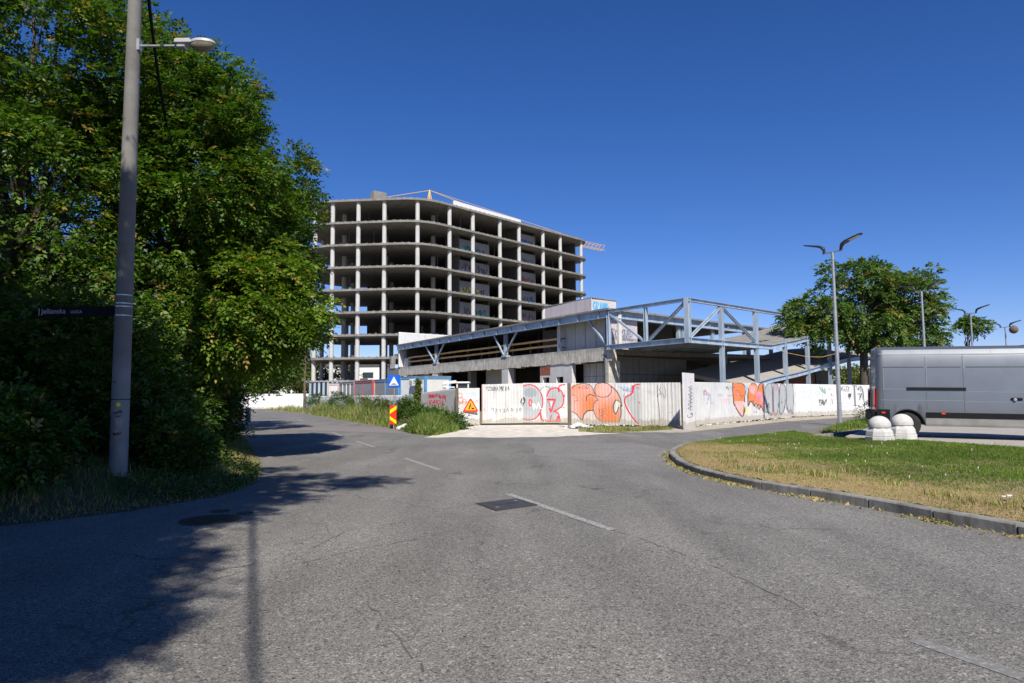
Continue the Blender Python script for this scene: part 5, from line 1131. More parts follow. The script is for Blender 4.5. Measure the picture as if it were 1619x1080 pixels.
for k in range(11): s = sW+1.2+k*(LF-sW-3)/10; hb_box(mb, s-.04, s+.04, -.62, -.56, 4.4, 5.75)
mb.build('rail_post', M['oldwood'], hall)
# ground storey of the facade
def pier(u0, u1, name='pier', mat='white_plaster', z1=ZL0, o0=-.6, o1=-.02):
    a, b = fs(u0, 590), fs(u1, 590); mb = MB(); hb_box(mb, b, a, o0, o1, 0, z1+.05); mb.build(name, M[mat], hall)
pier(683, 691); pier(716, 721, mat='concrete', o0=-2.2, o1=-1.6); pier(793, 803); pier(955, 962, mat='ledge', o0=-1.0)
# solid part with brick patch and two small windows
a, b = fs(903, 590), fs(853, 590); wz0, wz1 = 2.25, 2.78
mb = MB(); w_a, w_b, w_c, w_d = fs(889.5, 600), fs(878.5, 600), fs(867.5, 600), fs(857, 600)
for s0, s1, z0, z1 in ((a, b, 0, wz0), (a, b, wz1, ZL0+.02), (a, w_a, wz0, wz1), (w_b, w_c, wz0, wz1), (w_d, b, wz0, wz1)): hb_box(mb, s0, s1, -.4, -.06, z0, z1)
mb.build('ground_wall', M['white_plaster'], hall)
mb = MB(); hb_box(mb, fs(869, 585), fs(853.5, 585), -.3, -.045, 2.95, 3.62); mb.build('brick_infill', M['brick'], hall)
seam_wall('recessed_wall', F1, fs(955, 590), a, -1.1, 0, ZL0, M['grey_wall'], 5, .25, (2.75,))
mb = MB(); a2, b2 = fs(766, 595), fs(724, 595); hb_box(mb, a2, b2, -3.2, -3.0, 0, ZL0+.4); mb.build('inner_wall', M['grey_wall'], hall)
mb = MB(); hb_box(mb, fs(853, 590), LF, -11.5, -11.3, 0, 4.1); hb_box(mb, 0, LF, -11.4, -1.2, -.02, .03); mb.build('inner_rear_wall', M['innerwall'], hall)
# left end: white end wall and parapet running back along e2
def pwe(pt):
    for k in range(8): x = RNG.uniform(45, 92); pt.scrib(x, 25, x+8, 30, 7, 1.5, [(.3, .5, .6), (.75, .72, .3), (.3, .4, .6), (.45, .5, .5)][k % 4], 20)
De = D0+n1*.12
panel('end_parapet', HV(De+e1*.2)[:2], HV(De+e2*10)[:2], 8.55, 8.55, (.66, .65, .65), [(0, 0), (100, 0), (100, 100), (0, 100)], pwe, hall, .1, 0, 1, .3, (4.6, 4.6), M['wallpaint'])
mb = MB(); hb_box(mb, LF+.1, LF+.6, -.4, -.02, 4.4, 8.5); hb_box(mb, LF-1.3, LF+.1, -.75, -.46, 4.4, 5.6); mb.build('end_pier', M['white_plaster'], hall)
mb = MB(); hb_box(mb, LF, LF+3.0, -.5, .1, 3.5, 4.55); hb_box(mb, LF+2.6, LF+3.1, -.5, 0, 0, 6.0); hb_box(mb, LF, LF+3, -7, -.5, 6.0, 6.25); mb.build('end_ledge', M['concrete'], hall)
mb = MB(); hb_box(mb, LF+1.0, LF+2.6, .13, .17, 4.56, 4.95); o = mb.build('site_banner', M['pink_plaster'], hall); 
# right side (along e2)
def pw2(pt):
    text(pt, 'SOMNE', 6, 36, 11, 30, 5, 7, (.12, .12, .16)); text(pt, 'SOMNE', 7, 37, 11, 28, 5, 2.5, (.5, .5, .6)); pt.fill([(4, 62), (96, 62), (96, 70), (4, 70)], (.2, .2, .25), alpha=.6)
ax = S2(.25, -.02, 0); bx = S2(3.3, -.02, 0)
panel('side_upper_wall', (ax.x, ax.y), (bx.x, bx.y), ZB0+.02, ZB0+.02, (.56, .50, .52), [(0, 0), (100, 0), (100, 100), (0, 100)], pw2, hall, .03, 0, 1, .22, (4.5, 4.5), M['wallpaint'])
mb = MB(); hb_box(mb, 3.3, 26, -9.2, -9, 4.4, ZB1, S2); hb_box(mb, 3.3, 3.5, -9, -.3, 4.4, ZB0, S2); mb.build('side_rear_wall', M['innerwall'], hall)
mb = MB(); mb.prism([(p.x, p.y) for p in (e2*.5-e1*.5, e2*26-e1*.5, e2*26-e1*10, e2*.5-e1*10)], 4.06, 4.39); mb.build('side_floor_slab', M['slab'], hall)
def pw3(pt):
    text(pt, 'SOMR', 2, 62, 3.1, 16, 1.2, 1.4, (.35, .10, .16)); text(pt, 'FOMA', 4, 66, 3.1, 12, 1.2, .8, (.1, .1, .12))
    for k in range(12): pt.line([(k*8+6, 0), (k*8+6, 100)], .35, (.07, .07, .07), False)
    for y in (30, 62): pt.line([(0, y), (100, y)], .5, (.07, .07, .07), False)
    pt.line([(38, 70), (40, 85), (42, 100)], .8, (.05, .05, .05)); pt.scrib(22, 68, 30, 72, 6, 1, (.12, .3, .3), 6)
ax = S2(.0, -.12, 0); bx = S2(9.5, -.12, 0)
panel('side_lower_wall', (ax.x, ax.y), (bx.x, bx.y), 4.05, 4.05, (.20, .20, .195), [(0, 0), (100, 0), (100, 100), (0, 100)], pw3, hall, .05, 0, 1, .25, (0, 0), M['wallpaint'])
mb = MB(); hb_box(mb, 9.5, 14, -5.2, -5, 0, 4.05, S2); hb_box(mb, 14, 20, -5.2, -5, 0, 4.05, S2); hb_box(mb, 20, 27, -5.2, -5, 0, 3.0, S2); hb_box(mb, 9.4, 9.6, -5, -.3, 0, 4.05, S2)
for s in (12.5, 16, 20, 24): hb_box(mb, s, s+.4, -5, -4.6, 0, 4.05, S2)
mb.build('side_inner_wall', M['dark_wall'], hall)
for s in (8.4, 8.95, 13.2, 18.3):
    mb = MB(); mb.ibeam(S2(s, -.05, 4.4), S2(s, -.05, ZB0), .24, .24, up=tuple(e2)); mb.build('steel_post', M['steel'], hall)
# roof block with tag
P0 = C0 + e2*.6 - e1*2.3
def prb(pt):
    b_ = (.08, .42, .72); text(pt, 'GRAND', 6, 22, 9, 56, 4, 5.0, b_); pt.line([(5, 50), (18, 20), (30, 30)], 3, b_)
A_ = HV(P0); B_ = HV(P0+e2*2.75)
panel('roof_block_side', (A_.x, A_.y), (B_.x, B_.y), 8.22, 8.22, (.60, .57, .58), [(0, 0), (100, 0), (100, 100), (0, 100)], prb, hall, .03, 0, 1, .05, (ZB1+.1, ZB1+.1), M['wallpaint'])
mb = MB(); R0_ = [P0-n2*.055, P0+e2*2.75-n2*.055, P0+e2*2.75-e1*5.8, P0-e1*5.8]; mb.prism([(HV(p).x, HV(p).y) for p in R0_], ZB1+.12, 8.2); mb.build('roof_block', M['pink_plaster'], hall)
mb = MB(); mb.prism([(HV(p).x*1.0, HV(p).y) for p in [P0+n2*.04+e1*.04, P0+e2*2.8+n2*.04, P0+e2*2.8-e1*5.85, P0-e1*5.85+e1*0-e2*.05]], 8.222, 8.27); mb.build('roof_block_cap', M['ledge'], hall)

# ================= STEEL PLATFORM AND RAMPS =================
q = at(1087.5, 520, 38.9); Q0 = Vector((q.x, q.y, 0))
plat = thing('steel_platform', 'blue grey steel truss platform with ramps projecting from the corner of the low hall', 'steel structure', tuple(Q0))
eL = (Q0-(C0+n1*.1)).normalized(); LL = (Q0-C0).length
def QV(p): return Vector(p)-Q0
nO = Vector((e2.y, -e2.x, 0)); nO = -nO if nO.dot(-Q0) < 0 else nO
def PL(s, z, off=0): return QV(Q0 - eL*s + Vector((0, 0, z)))           # left truss line (towards hall corner)
def PR(s, z, off=0.0): return QV(Q0 + e2*s + nO*off + Vector((0, 0, z)))  # right truss line
def rs(u, v=560): return (onp(u, v, Q0, nO)-Q0).dot(e2)
def ls_(u, v=520):
    nn = Vector((eL.y, -eL.x, 0)); return (Q0-onp(u, v, Q0, nn)).dot(eL)
ZT, ZD0, ZD1 = 6.9, 4.40, 4.72
mb = MB(); mb.ibeam(PL(-.1, ZT), PL(LL, ZT+.05), .22, .2); mb.build('top_chord', M['steel'], plat)
mb = MB(); mb.ibeam(PR(-.1, ZT), PR(11.6, ZT), .22, .2); mb.build('top_chord', M['steel'], plat)
mb = MB(); mb.ibeam(PL(-.1, (ZD0+ZD1)/2), PL(LL, (ZD0+ZD1)/2), .26, ZD1-ZD0, t=.03); mb.build('deck_beam', M['steel'], plat)
sv = rs(1218, 551)
mb = MB(); mb.ibeam(PR(-.1, (ZD0+ZD1)/2), PR(sv, (ZD0+ZD1)/2), .26, ZD1-ZD0, t=.03); mb.build('deck_beam', M['steel'], plat)
# upper ramp and lower ramp profiles along the right line
def prof(px):
    out = []
    for u, v in px:
        s = rs(u, v); p = onp(u, v, Q0, nO); out.append((s, p.z))
    return out
up = prof([(1218, 549), (1258, 541), (1284.4, 533.5)]); s3, z3 = up[-1]; up += [(s3+5, z3+.95), (s3+11, z3+1.3)]
lo = prof([(1180, 613), (1220, 601), (1259, 592.5), (1281, 586.5), (1320, 574.5), (1337.8, 569.5), (1364.5, 566.5), (1400, 568)])
s9, z9 = lo[-1]; lo += [(s9+6, z9)]
for nm, pr in (('upper', up), ('lower', lo)):
    mb = MB()
    for (sa, za), (sb, zb) in zip(pr, pr[1:]): mb.ibeam(PR(sa, za), PR(sb+.03, zb), .22, .3, t=.03)
    mb.build('ramp_beam', M['steel'], plat)
    W_ = 4.6; rise = .95 if nm == 'lower' else .55; mb = MB(); top_, bot_ = [], []
    rings = []
    for s, z in pr: rings.append([PR(s, z+.17, -.08), PR(s, z+.17+rise, -W_), PR(s, z-.1+rise, -W_), PR(s, z-.1, -.08)])
    mb.loft(rings); mb.build('ramp_deck', M['paving'] if nm == 'lower' else M['slab'], plat)
# deck slab of the platform
dk = [QV(Q0)+eL*(-.15)-Vector((0, 0, 0)), PR(sv, 0, -.1), PR(sv, 0, -5.9), QV(C0+e2*.3+n1*0)]
mb = MB(); mb.prism([(p.x, p.y) for p in [PL(.1, 0)+e2*.1, PR(sv, 0, -.12), QV(C0+e2*(sv+1.0)+n2*.25), QV(C0+e2*.35+n2*.25), QV(C0)+eL*.3+e2*.25]], ZD1-.16, ZD1-.02); mb.build('deck_slab', M['slab'], plat)
mb = MB()
for k in range(1, 7):
    f = k/7.0; a_ = PR(sv*f, ZD0+.08, -.15); b_ = QV(C0+e2*(sv*f*1.08+.3)+n2*.3)+Vector((0, 0, ZD0+.08)); mb.ibeam(a_, b_, .16, .22)
mb.build('cross_beam', M['steel'], plat)
# posts (H columns) : upper only and full height
def hpost(P, z0, z1, name='steel_column', w_=.25, d=e2):
    mb = MB(); mb.ibeam(P+Vector((0, 0, z0)), P+Vector((0, 0, z1)), w_, w_, up=tuple(d), t=.03); mb.build(name, M['steel'], plat)
hpost(PL(0, 0), ZD0, ZT+.1, 'corner_post', .30); s = ls_(1021); hpost(PL(s, 0), ZD1, ZT-.1, 'truss_post', .2, eL)
hpost(PL(LL-.25, 0), ZD1-.3, ZT, 'truss_post', .22, eL)
for u in (1141, 1195.5): hpost(PR(rs(u, 540), 0), 0, ZT-.1)
for u, zt in ((1241.5, 5.2), (1277, 5.6), (1312, 5.9), (1342, 5.0), (1366, 4.4)): hpost(PR(rs(u, 580), 0, .02), 0, zt, w_=.24)
for u, zt in ((1237, 4.8), (1272.5, 5.2), (1306, 5.6)): hpost(PR(rs(u, 580)+.2, 0, -4.4), 0, zt+.3, w_=.24)
mb = MB(); 
mb.beam(PL(LL-.4, ZT-.15), PL(ls_(1018, 540), ZD1+.05), .16, .12, (0, 0, 1)); mb.build('diagonal', M['steel'], plat)
mb = MB(); mb.ibeam(PL(ls_(1026, 538), ZD1+.05), PL(.15, ZT-.15), .15, .15); mb.build('diagonal', M['steel'], plat)
s1_, s2_ = rs(1141, 520), rs(1195.5, 520)
mb = MB(); mb.ibeam(PR(.25, ZD1+.05), PR(s1_-.1, ZT-.15), .15, .15); mb.build('diagonal', M['steel'], plat)
mb = MB(); mb.ibeam(PR(s1_+.1, ZT-.15), PR(s2_-.1, ZD1+.05), .15, .15); mb.build('diagonal', M['steel'], plat)
# hanging yellow hose
hz = thing('yellow_hose', 'thin yellow hose sagging between the steel columns of the platform', 'hose', tuple(Q0))
pts = [at(u, v, 44.5+k*.9) for k, (u, v) in enumerate([(1186, 539), (1200, 534), (1215, 547), (1245, 558), (1275, 564), (1300, 564.5), (1330, 557)])]
MB().tube([QV(p) for p in pts], .014, 6).build('hose', M['yellow'], hz)
# brick building under the lower ramp
bk = thing('brick_building', 'red brick building with a pale door bay under the lower ramp', 'building', tuple(PR(15, 0, -6)+Q0)); BK0 = PR(15, 0, -6)
def rso(u, o): P_ = Q0+nO*o; return (onp(u, 600, P_, nO)-P_).dot(e2)
def bb(mb, u0, u1, z0, z1, o0, o1):
    a_, b_ = rso(u0, o0), rso(u1, o0); vs = [PR(s, z, o)-BK0 for z in (z0, z1) for s, o in ((a_, o0), (b_, o0), (b_, o1), (a_, o1))]; return mb.add(vs, [(0, 1, 2, 3), (4, 7, 6, 5), (0, 4, 5, 1), (1, 5, 6, 2), (2, 6, 7, 3), (3, 7, 4, 0)])
mb = MB(); bb(mb, 1222, 1290, 0, 3.1, -5.2, -5.6); mb.build('wall', M['brick'], bk)
mb = MB(); bb(mb, 1290.3, 1312, 0, 3.5, -5.1, -5.6); mb.build('bay', M['dark_wall'], bk)
mb = MB(); bb(mb, 1296, 1304, 0, 2.5, -5.04, -5.09); mb.build('door', M['oldwood'], bk)
mb = MB(); bb(mb, 1221, 1290, 3.102, 3.16, -5.1, -6); mb.build('roof', M['slab'], bk)

# ================= SITE CABINS =================
def cabin(name, label, u0, u1, Y0, Y1, h, frame, wall, dz=0, ndiv=2, depth=2.4):
    A = at(u0, 610, Y0); B = at(u1, 610, Y1); A = Vector((A.x, A.y, 0)); B = Vector((B.x, B.y, 0)); d = (B-A); Lc = d.length; rz = math.atan2(d.y, d.x)
    t = thing(name, label, 'site cabin', (A.x, A.y, 0), rz, 'site cabins behind the white wall')
    W = MB(); W.box((Lc/2, depth/2, h/2), (Lc-.08, depth-.08, h-.1)); W.build('wall', wall, t)
    fr = MB()
    for x in (.07, Lc-.07):
        for y in (.07, depth-.07): fr.box((x, y, h/2), (.16, .16, h))
    for z in (.1, h-.09):
        for y in (.07, depth-.07): fr.box((Lc/2, y, z), (Lc-.3, .13, .17))
        for x in (.07, Lc-.07): fr.box((x, depth/2, z), (.13, depth-.3, .17))
    fr.build('frame', frame, t, bevel=.01)
    if ndiv:
        dv = MB()
        for k in range(1, ndiv+1): dv.box((Lc*k/(ndiv+1), .02, h/2), (.07, .07, h-.3))
        dv.build('wall_batten', frame if ndiv < 3 else M['white'], t)
    rf = MB(); rf.box((Lc/2, depth/2, h+.02), (Lc+.04, depth+.04, .04)); rf.build('roof', M['greypaint'], t)
    return t, Lc
M['cab_white'] = pm('cabin_white', (.70, .70, .68), (.62, .62, .6), 2, .5)
M['cab_red'] = pm('cabin_red', (.50, .06, .07), (.42, .05, .06), 2, .5)
M['cab_pink'] = pm('cabin_pale_red', (.65, .45, .43), (.6, .42, .4), 2, .5)
t, Lc = cabin('site_cabin', 'white site cabin with blue corner posts and an air conditioner behind the white wall', 631.5, 672.5, 50, 48.0, 2.84, M['blue'], M['cab_white'], ndiv=0)
ac = MB(); ac.bbox((Lc*.64, -.2, 2.42), (.62, .3, .5), .03); o = ac.build('air_conditioner', M['white'], t); ac = MB(); ac.lathe((Lc*.60, -.36, 2.42), [(.17, 0), (.17, .02), (.15, .03), (.04, .03)], 16, M=Matrix.Rotation(R(90), 3, 'X')); ac.build('fan_grille', M['greypaint'], o)
ac = MB(); ac.box((Lc*.74, -.06, 1.85), (.5, .06, .5)); ac.build('window', M['glass'], t)
cabin('site_cabin', 'long grey site cabin with blue roof edge behind the speed hump sign', 590, 629, 57, 51.5, 2.78, M['blue'], M['greypaint'], ndiv=1)
cabin('site_cabin', 'grey site cabin with bright red corner post and roof edge', 560.5, 588.5, 61, 56.5, 2.78, M['cab_red'], M['greypaint'], ndiv=1)
cabin('site_cabin', 'plain grey site cabin with white battens left of the red framed cabin', 536, 559.5, 66, 61.5, 2.74, M['greypaint'], M['greypaint'], ndiv=3)
cabin('site_cabin', 'white site cabin with pale red frame, leftmost cabin of the row', 518.5, 535.5, 67.5, 67, 2.7, M['cab_pink'], M['cab_white'], ndiv=0)
# glazed partition stack
p = at(485.5, 610, 73); t = thing('glass_hoarding', 'row of upright grey and dark glass panels at the left foot of the tower', 'hoarding', (p.x, p.y, 0))
for k in range(8): MB().box((.35+k*.48, -.02*k, 1.5), (.22, .08, 3.0)).build('panel', M['steel'], t); MB().box((.59+k*.48, .02-.02*k, 1.47), (.25, .04, 2.9)).build('pane', M['glass'], t)
MB().box((2.2, -.1, 3.04), (4.6, .16, .1)).build('rail', M['greypaint'], t)
for (u, Y) in ((528, 70), (545, 72), (563, 74)): pass
# site fence behind cabins
t = thing('mesh_fence', 'dark site fence line on thin posts across the ground floor of the tower', 'fence', (at(500, 600, 80).x, 80, 0))
for k in range(7): MB().box((k*1.9, 0, 1.6), (.07, .07, 3.2)).build('post', M['galv'], t)
MB().box((5.7, 0, 3.2), (11.6, .05, .06)).build('rail', M['galv'], t); MB().box((5.7, .05, 2.3), (11.4, .02, 1.6)).build('netting', M['black'], t)
# small excavator seen over the fence
p = at(722, 610, 39.5); t = thing('mini_excavator', 'small white excavator whose cab roof and boom show over the fence beside the triangle', 'excavator', (p.x, p.y, 0))
MB().bbox((0, .5, .95), (1.5, 1.5, .6), .06).build('body', M['white'], t)
for s_ in (-.6, .6): MB().bbox((s_, .5, .3), (.32, 1.9, .5), .12).build('track', M['rubber'], t)
cbm = MB(); 
for x in (.02, .66):
    for y in (.1, .9): cbm.box((x, y, 1.72), (.07, .07, .95))
cbm.bbox((.34, .5, 2.24), (.82, 1.0, .12), .04); cbm.build('cab_frame', M['white'], t); MB().box((.34, .5, 1.75), (.56, .72, .8)).build('cab_glass', M['glass'], t)
bm_ = MB(); bm_.beam((-.75, .2, 1.2), (-.72, -.1, 2.2), .16, .2, (1, 0, 0)); bm_.beam((-.78, -.1, 2.22), (.0, -.15, 2.3), .14, .16); bm_.beam((-.75, -.12, 2.0), (-.1, -.12, 1.98), .06, .07); bm_.build('boom', M['cab_white'], t)
# utility poles
p = at(482, 600, 70); t = thing('utility_pole', 'grey brown wooden utility pole at the left foot of the tower', 'pole', (p.x, 70, 0)); MB().tube([(0, 0, -.1), (0, 0, 6.9)], [.15, .10], 10).build('shaft', M['oldwood'], t, True); MB().beam((-.35, 0, 6.6), (.35, 0, 6.6), .07, .08).build('crossarm', M['oldwood'], t)
p = at(426, 600, 80); t = thing('utility_pole', 'short rusty brown post standing behind the low white wall', 'pole', (p.x, 80, 0)); MB().tube([(0, 0, -.1), (0, 0, 4.2)], [.13, .11], 10).build('shaft', M['oldwood'], t, True); MB().tube([(0, 0, 4.2), (0, 0, 4.32)], [.15, .15], 10).build('cap', M['greypaint'], t)
# far buildings glimpsed left of the tower
p = at(452, 580, 190); t = thing('distant_building', 'distant pale building with blue glazed top behind the treetops left of the tower', 'building', (p.x, 190, 0))
MB().box((0, 0, 5.3), (16, 10, 10.6)).build('wall', M['white_plaster'], t); MB().box((0, -5.05, 8.9), (13, .1, 1.6)).build('window', M['glass'], t); MB().box((0, 0, 10.8), (16.6, 10.6, .4)).build('roof', M['slab'], t)
p = at(505, 560, 175); t = thing('distant_building', 'distant flat roofed grey building seen through the lower storeys of the tower', 'building', (p.x, 175, 0))
MB().box((0, 0, 4.4), (34, 10, 8.8)).build('wall', M['cab_white'], t)
for k in range(7): MB().box((-14+k*4.6, -5.04, 6.4), (2.6, .08, 1.4)).build('window', M['glass'], t)
MB().box((0, 0, 9.0), (35, 11, .4)).build('roof', M['dark_wall'], t)
# ================= VAN =================
P0v = Vector((11.15, 21.3, .25)); dv = Vector((3.64, -1.5, -.07)); dv.normalize()
rzv = math.atan2(dv.y, dv.x)
van = thing('parked_van', 'silver grey high roof panel van parked on the concrete lot behind two bollards', 'van', tuple(P0v), rzv)
van.rotation_euler = (0, -math.asin(dv.z), rzv)
def vanpaint():
    m, nt, bs = newmat('silver_van_paint'); bs.inputs['Metallic'].default_value = .55; bs.inputs['Roughness'].default_value = .42; bs.inputs['Coat Weight'].default_value = .5; bs.inputs['Coat Roughness'].default_value = .08
    c = ramp(nt, noise(nt, 1.4, 4), [(.3, (.175, .190, .210)), (.7, (.150, .163, .182))]); L(nt, c, bs.inputs['Base Color']); bump(nt, bs, noise(nt, 1.6, 2), .05, .05); return m
M['vanpaint'] = vanpaint()
M['vandirty'] = pm('dusty_van_sill', (.26, .255, .24), (.20, .195, .18), 3, .6, .2)
M['vanline'] = pm('van_groove', (.055, .06, .068), (.045, .05, .055), 3, .6)
M['vanlight'] = pm('van_edge_highlight', (.24, .26, .285), (.21, .23, .25), 3, .45, .3)  # paler strip colour that paints the light caught on van edges
LV, WV, HVv = 6.2, 2.05, 2.66
def body_rings():
    ss = sorted(set([0, .015, .05, .10, .18] + [round(.25+k*.05, 3) for k in range(25)] + [1.6+k*.25 for k in range(10)] + [3.95+k*.05 for k in range(25)] + [5.3, 5.5, 5.7, 5.9, 6.05, 6.15, 6.2]))
    rings = []
    for s in ss:
        # section scale near rear corner and bonnet profile
        inset = .10*max(0, 1-s/.16)**2
        lean = .055*max(0, 1-s/.2)
        top = HVv if s < 4.15 else HVv-.05*(s-4.15)/.6 if s < 4.75 else max(1.25, HVv-.05-(s-4.75)*1.22) if s < 5.65 else 1.25-(s-5.65)*.35
        zb = .34
        for c, rr in ((.82, .44), (4.72, .44)):
            dd = rr*rr-(s-c)**2
            if dd > 0: zb = max(zb, .355+math.sqrt(dd))
        w2 = WV/2-inset-(.0 if s < 5 else .12*((s-5)/1.2)**2)
        lv = []   # half section from bottom to roof centre: (y,z)
        zs = [0, .18, .40, .62, .80, 1.0]; sh = min(top-.1, 1.15)
        pts = [(w2-.015, zb), (w2, max(zb+.02, .40)), (w2+.012, max(zb+.03, .70)), (w2+.008, max(zb+.04, min(1.02, top-.2))), (w2-.02, max(zb+.05, min(1.40, top-.14))), (w2-.07, min(2.05, top-.10)), (w2-.115, min(2.37, top-.06)), (w2-.135, min(2.43, top-.045)), (w2-.17, min(2.56, top-.02)), (w2-.32, top-.004-.0), (w2*.45, top), (0, top)]
        ring = [Vector((s, -y, z)) for y, z in pts] + [Vector((s, y, z)) for y, z in reversed(pts[:-1])]
        for i, p in enumerate(ring): p.x = s + (0.0 if s > .3 else (1-s/.3)*.07*max(0, (p.z-1.0)/1.6)) 
        rings.append(ring)
    return rings
mb = MB(); mb.loft(body_rings(), True); mb.build('body', M['vanpaint'], van, True)
# inner dark floor / wheel housings
mb = MB(); mb.box((3.0, 0, .62), (5.6, 1.86, .46)); mb.build('underbody', M['black'], van)
YS = -WV/2
def strip(name, s0, s1, z0, z1, mat, out=.004, ybase=None, nseg=8):
    """thin strip following the side surface"""
    def ys(z):
        P = [(.34, -.015), (.40, 0), (.70, .012), (1.02, .008), (1.40, -.02), (2.05, -.07), (2.37, -.115), (2.43, -.135), (2.56, -.17)]
        for (a, ya), (b, yb) in zip(P, P[1:]):
            if z <= b: return ya+(yb-ya)*(z-a)/(b-a)
        return P[-1][1]
    mb = MB(); zz = [z0+(z1-z0)*k/max(1, nseg) for k in range(nseg+1)] if z1-z0 > .12 else [z0, z1]
    vs, fs_ = [], []
    for z in zz:
        y = -(WV/2+ys(z)+out); vs += [(s0, y, z), (s1, y, z), (s0, y+.02, z), (s1, y+.02, z)]
    for k in range(len(zz)-1):
        o_ = 4*k; fs_ += [(o_, o_+1, o_+5, o_+4), (o_+2, o_+6, o_+7, o_+3), (o_, o_+4, o_+6, o_+2), (o_+1, o_+3, o_+7, o_+5)]
    fs_ += [(0, 2, 3, 1), (len(vs)-4, len(vs)-3, len(vs)-1, len(vs)-2)]
    mb.add(vs, fs_); return mb
def many(name, items, mat, parent=van):
    mb = MB()
    for it in items:
        q = strip(name, *it[:4], mat, *(it[4:] if len(it) > 4 else [])); mb.add(q.v, q.f)
    return mb.build(name, mat, parent)
many('side_moulding', [(1.29, 5.1, .58, .735, .016)], M['black'])
many('rear_bumper_side', [(.02, .37, .44, .80, .018)], M['black'])
many('sill_panel', [(1.28, 4.2, .345, .57, .006)], M['vandirty'])
many('groove_and_recess_shade', [(1.315, 1.321, .80, 2.36), (2.24, 2.25, .36, 2.37), (3.885, 3.895, .36, 2.42), (2.24, 3.89, 2.395, 2.405), (.1, 4.2, 2.405, 2.413), (.20, 1.28, 2.03, 2.055), (1.36, 2.2, 2.03, 2.055), (2.32, 3.74, 2.03, 2.055), (3.74, 3.76, 1.42, 2.03), (.20, .212, .80, 2.02)], M['vanline'])  # door gaps, plus dark strips painting the shade of recess edges
many('crease_highlight', [(.2, 1.28, 1.39, 1.405), (2.34, 3.72, 1.33, 1.345), (.14, 2.23, 1.07, 1.083), (2.26, 3.88, 1.05, 1.063), (.22, .238, 1.41, 2.03), (1.33, 1.343, 1.41, 2.36), (2.262, 2.278, 2.0, 2.36), (3.865, 3.878, .5, 2.38), (2.28, 3.87, 2.375, 2.39), (.12, 4.0, 2.43, 2.44)], M['vanlight'])  # pale strips paint the light along creases and panel edges
rl = MB(); q = strip('r', .82, 2.30, 1.372, 1.455, None, .022); rl.add(q.v, q.f); rl.build('door_rail', M['black'], van)
for s_ in (.98, 1.72, 2.95): many('roof_seam_highlight', [(s_, s_+.014, 2.44, 2.56, .006)], M['vanlight'])
hd = MB(); hd.bbox((3.48, YS-.015, 1.145), (.27, .05, .075), .02); o = hd.build('door_handle', M['black'], van); hd = MB(); hd.lathe((3.44, YS-.035, 1.13), [(.045, 0), (.04, .02), (.01, .025)], 12, M=Matrix.Rotation(R(90), 3, 'X')); hd.build('handle_plate', M['galv'], o, True)
for s_ in (.20, 1.72, 3.96): MB().bbox((s_, YS-.028, .70), (.10, .03, .05), .012).build('side_marker', M['signred'], van)
def lampm():
    m, nt, bs = newmat('tail_lamp_red'); bs.inputs['Base Color'].default_value = (.45, .01, .015, 1); bs.inputs['Roughness'].default_value = .15; return m
M['tail'] = lampm()
for sg in (-1, 1):
    tl = MB(); rings = []
    for z, w_ in ((.83, .03), (.95, .055), (1.15, .055), (1.34, .035), (1.42, .015)):
        x0 = -.018+.045*max(0, (z-1)/1.6); y = sg*(WV/2-.045); rings.append([Vector((x0-.01, y-sg*.12, z)), Vector((x0-.012, y+sg*.03, z)), Vector((x0+w_*.75, y+sg*.062, z)), Vector((x0+w_*.75, y-sg*.05, z))][::sg])
    tl.loft(rings); o = tl.build('tail_lamp', M['tail'], van, True)
    tl = MB(); tl.box((-.022, sg*(WV/2-.07), .90), (.02, .10, .07)); tl.build('reverse_lens', M['white'], o)
mb = MB(); mb.bbox((-.03, 0, .60), (.16, 1.98, .32), .04); mb.build('rear_bumper', M['black'], van)
mb = MB(); mb.box((-.012, 0, 1.55), (.012, .012, 1.6)); mb.build('rear_door_gap', M['vanline'], van)
for sg in (-1, 1): mb = MB(); mb.box((.052, sg*.45, 1.85), (.012, .62, .55), M=Matrix.Rotation(R(2.5), 3, 'Y')); mb.build('rear_window', M['glass'], van)
for c_ in (.82, 4.72):
    for sg in (-1, 1):
        w_ = MB(); MM = Matrix.Rotation(R(90)*sg*-1, 3, 'X'); w_.lathe((c_, sg*.86, .36), [(.20, -.11), (.31, -.11), (.35, -.08), (.36, 0), (.35, .09), (.31, .115), (.22, .11)], 32, M=MM); o = w_.build('wheel', M['rubber'], van, True)
        w_ = MB(); w_.lathe((c_, sg*.86, .36), [(.215, .10), (.20, .06), (.07, .04), (.06, .09), (.01, .10)], 24, M=MM); w_.build('rim', M['galv'], o, True)
wn = MB(); wn.add([(4.88, -.93, 1.35), (5.62, -.90, 1.28), (5.25, -.90, 1.95), (4.88, -.925, 2.1)], [(0, 1, 2, 3)]); 
mb = MB(); vs = [(4.35, 1.3), (5.45, 1.3), (4.98, 2.08), (4.35, 2.12)]; mb.add([(x, YS-.004+.05*(z-1.1), z) for x, z in vs]+[(x, YS+.02+.05*(z-1.1), z) for x, z in vs], [(0, 1, 2, 3), (7, 6, 5, 4), (0, 4, 5, 1), (1, 5, 6, 2), (2, 6, 7, 3), (3, 7, 4, 0)]); mb.build('side_window', M['glass'], van)
mb = MB(); mb.quad((5.60, -.80, 1.36), (5.60, .80, 1.36), (4.92, .72, 2.28), (4.92, -.72, 2.28)); o = mb.build('windscreen', M['glass'], van); md = o.modifiers.new('s', 'SOLIDIFY'); md.thickness = .03; md.offset = 1
for sg in (-1, 1): MB().bbox((6.08, sg*.72, .95), (.22, .3, .28), .05).build('headlight', M['white'], van); MB().bbox((5.1, sg*1.16, 1.45), (.14, .22, .34), .04).build('mirror', M['black'], van)
MB().bbox((6.15, 0, .5), (.22, 1.9, .36), .06).build('front_bumper', M['black'], van)

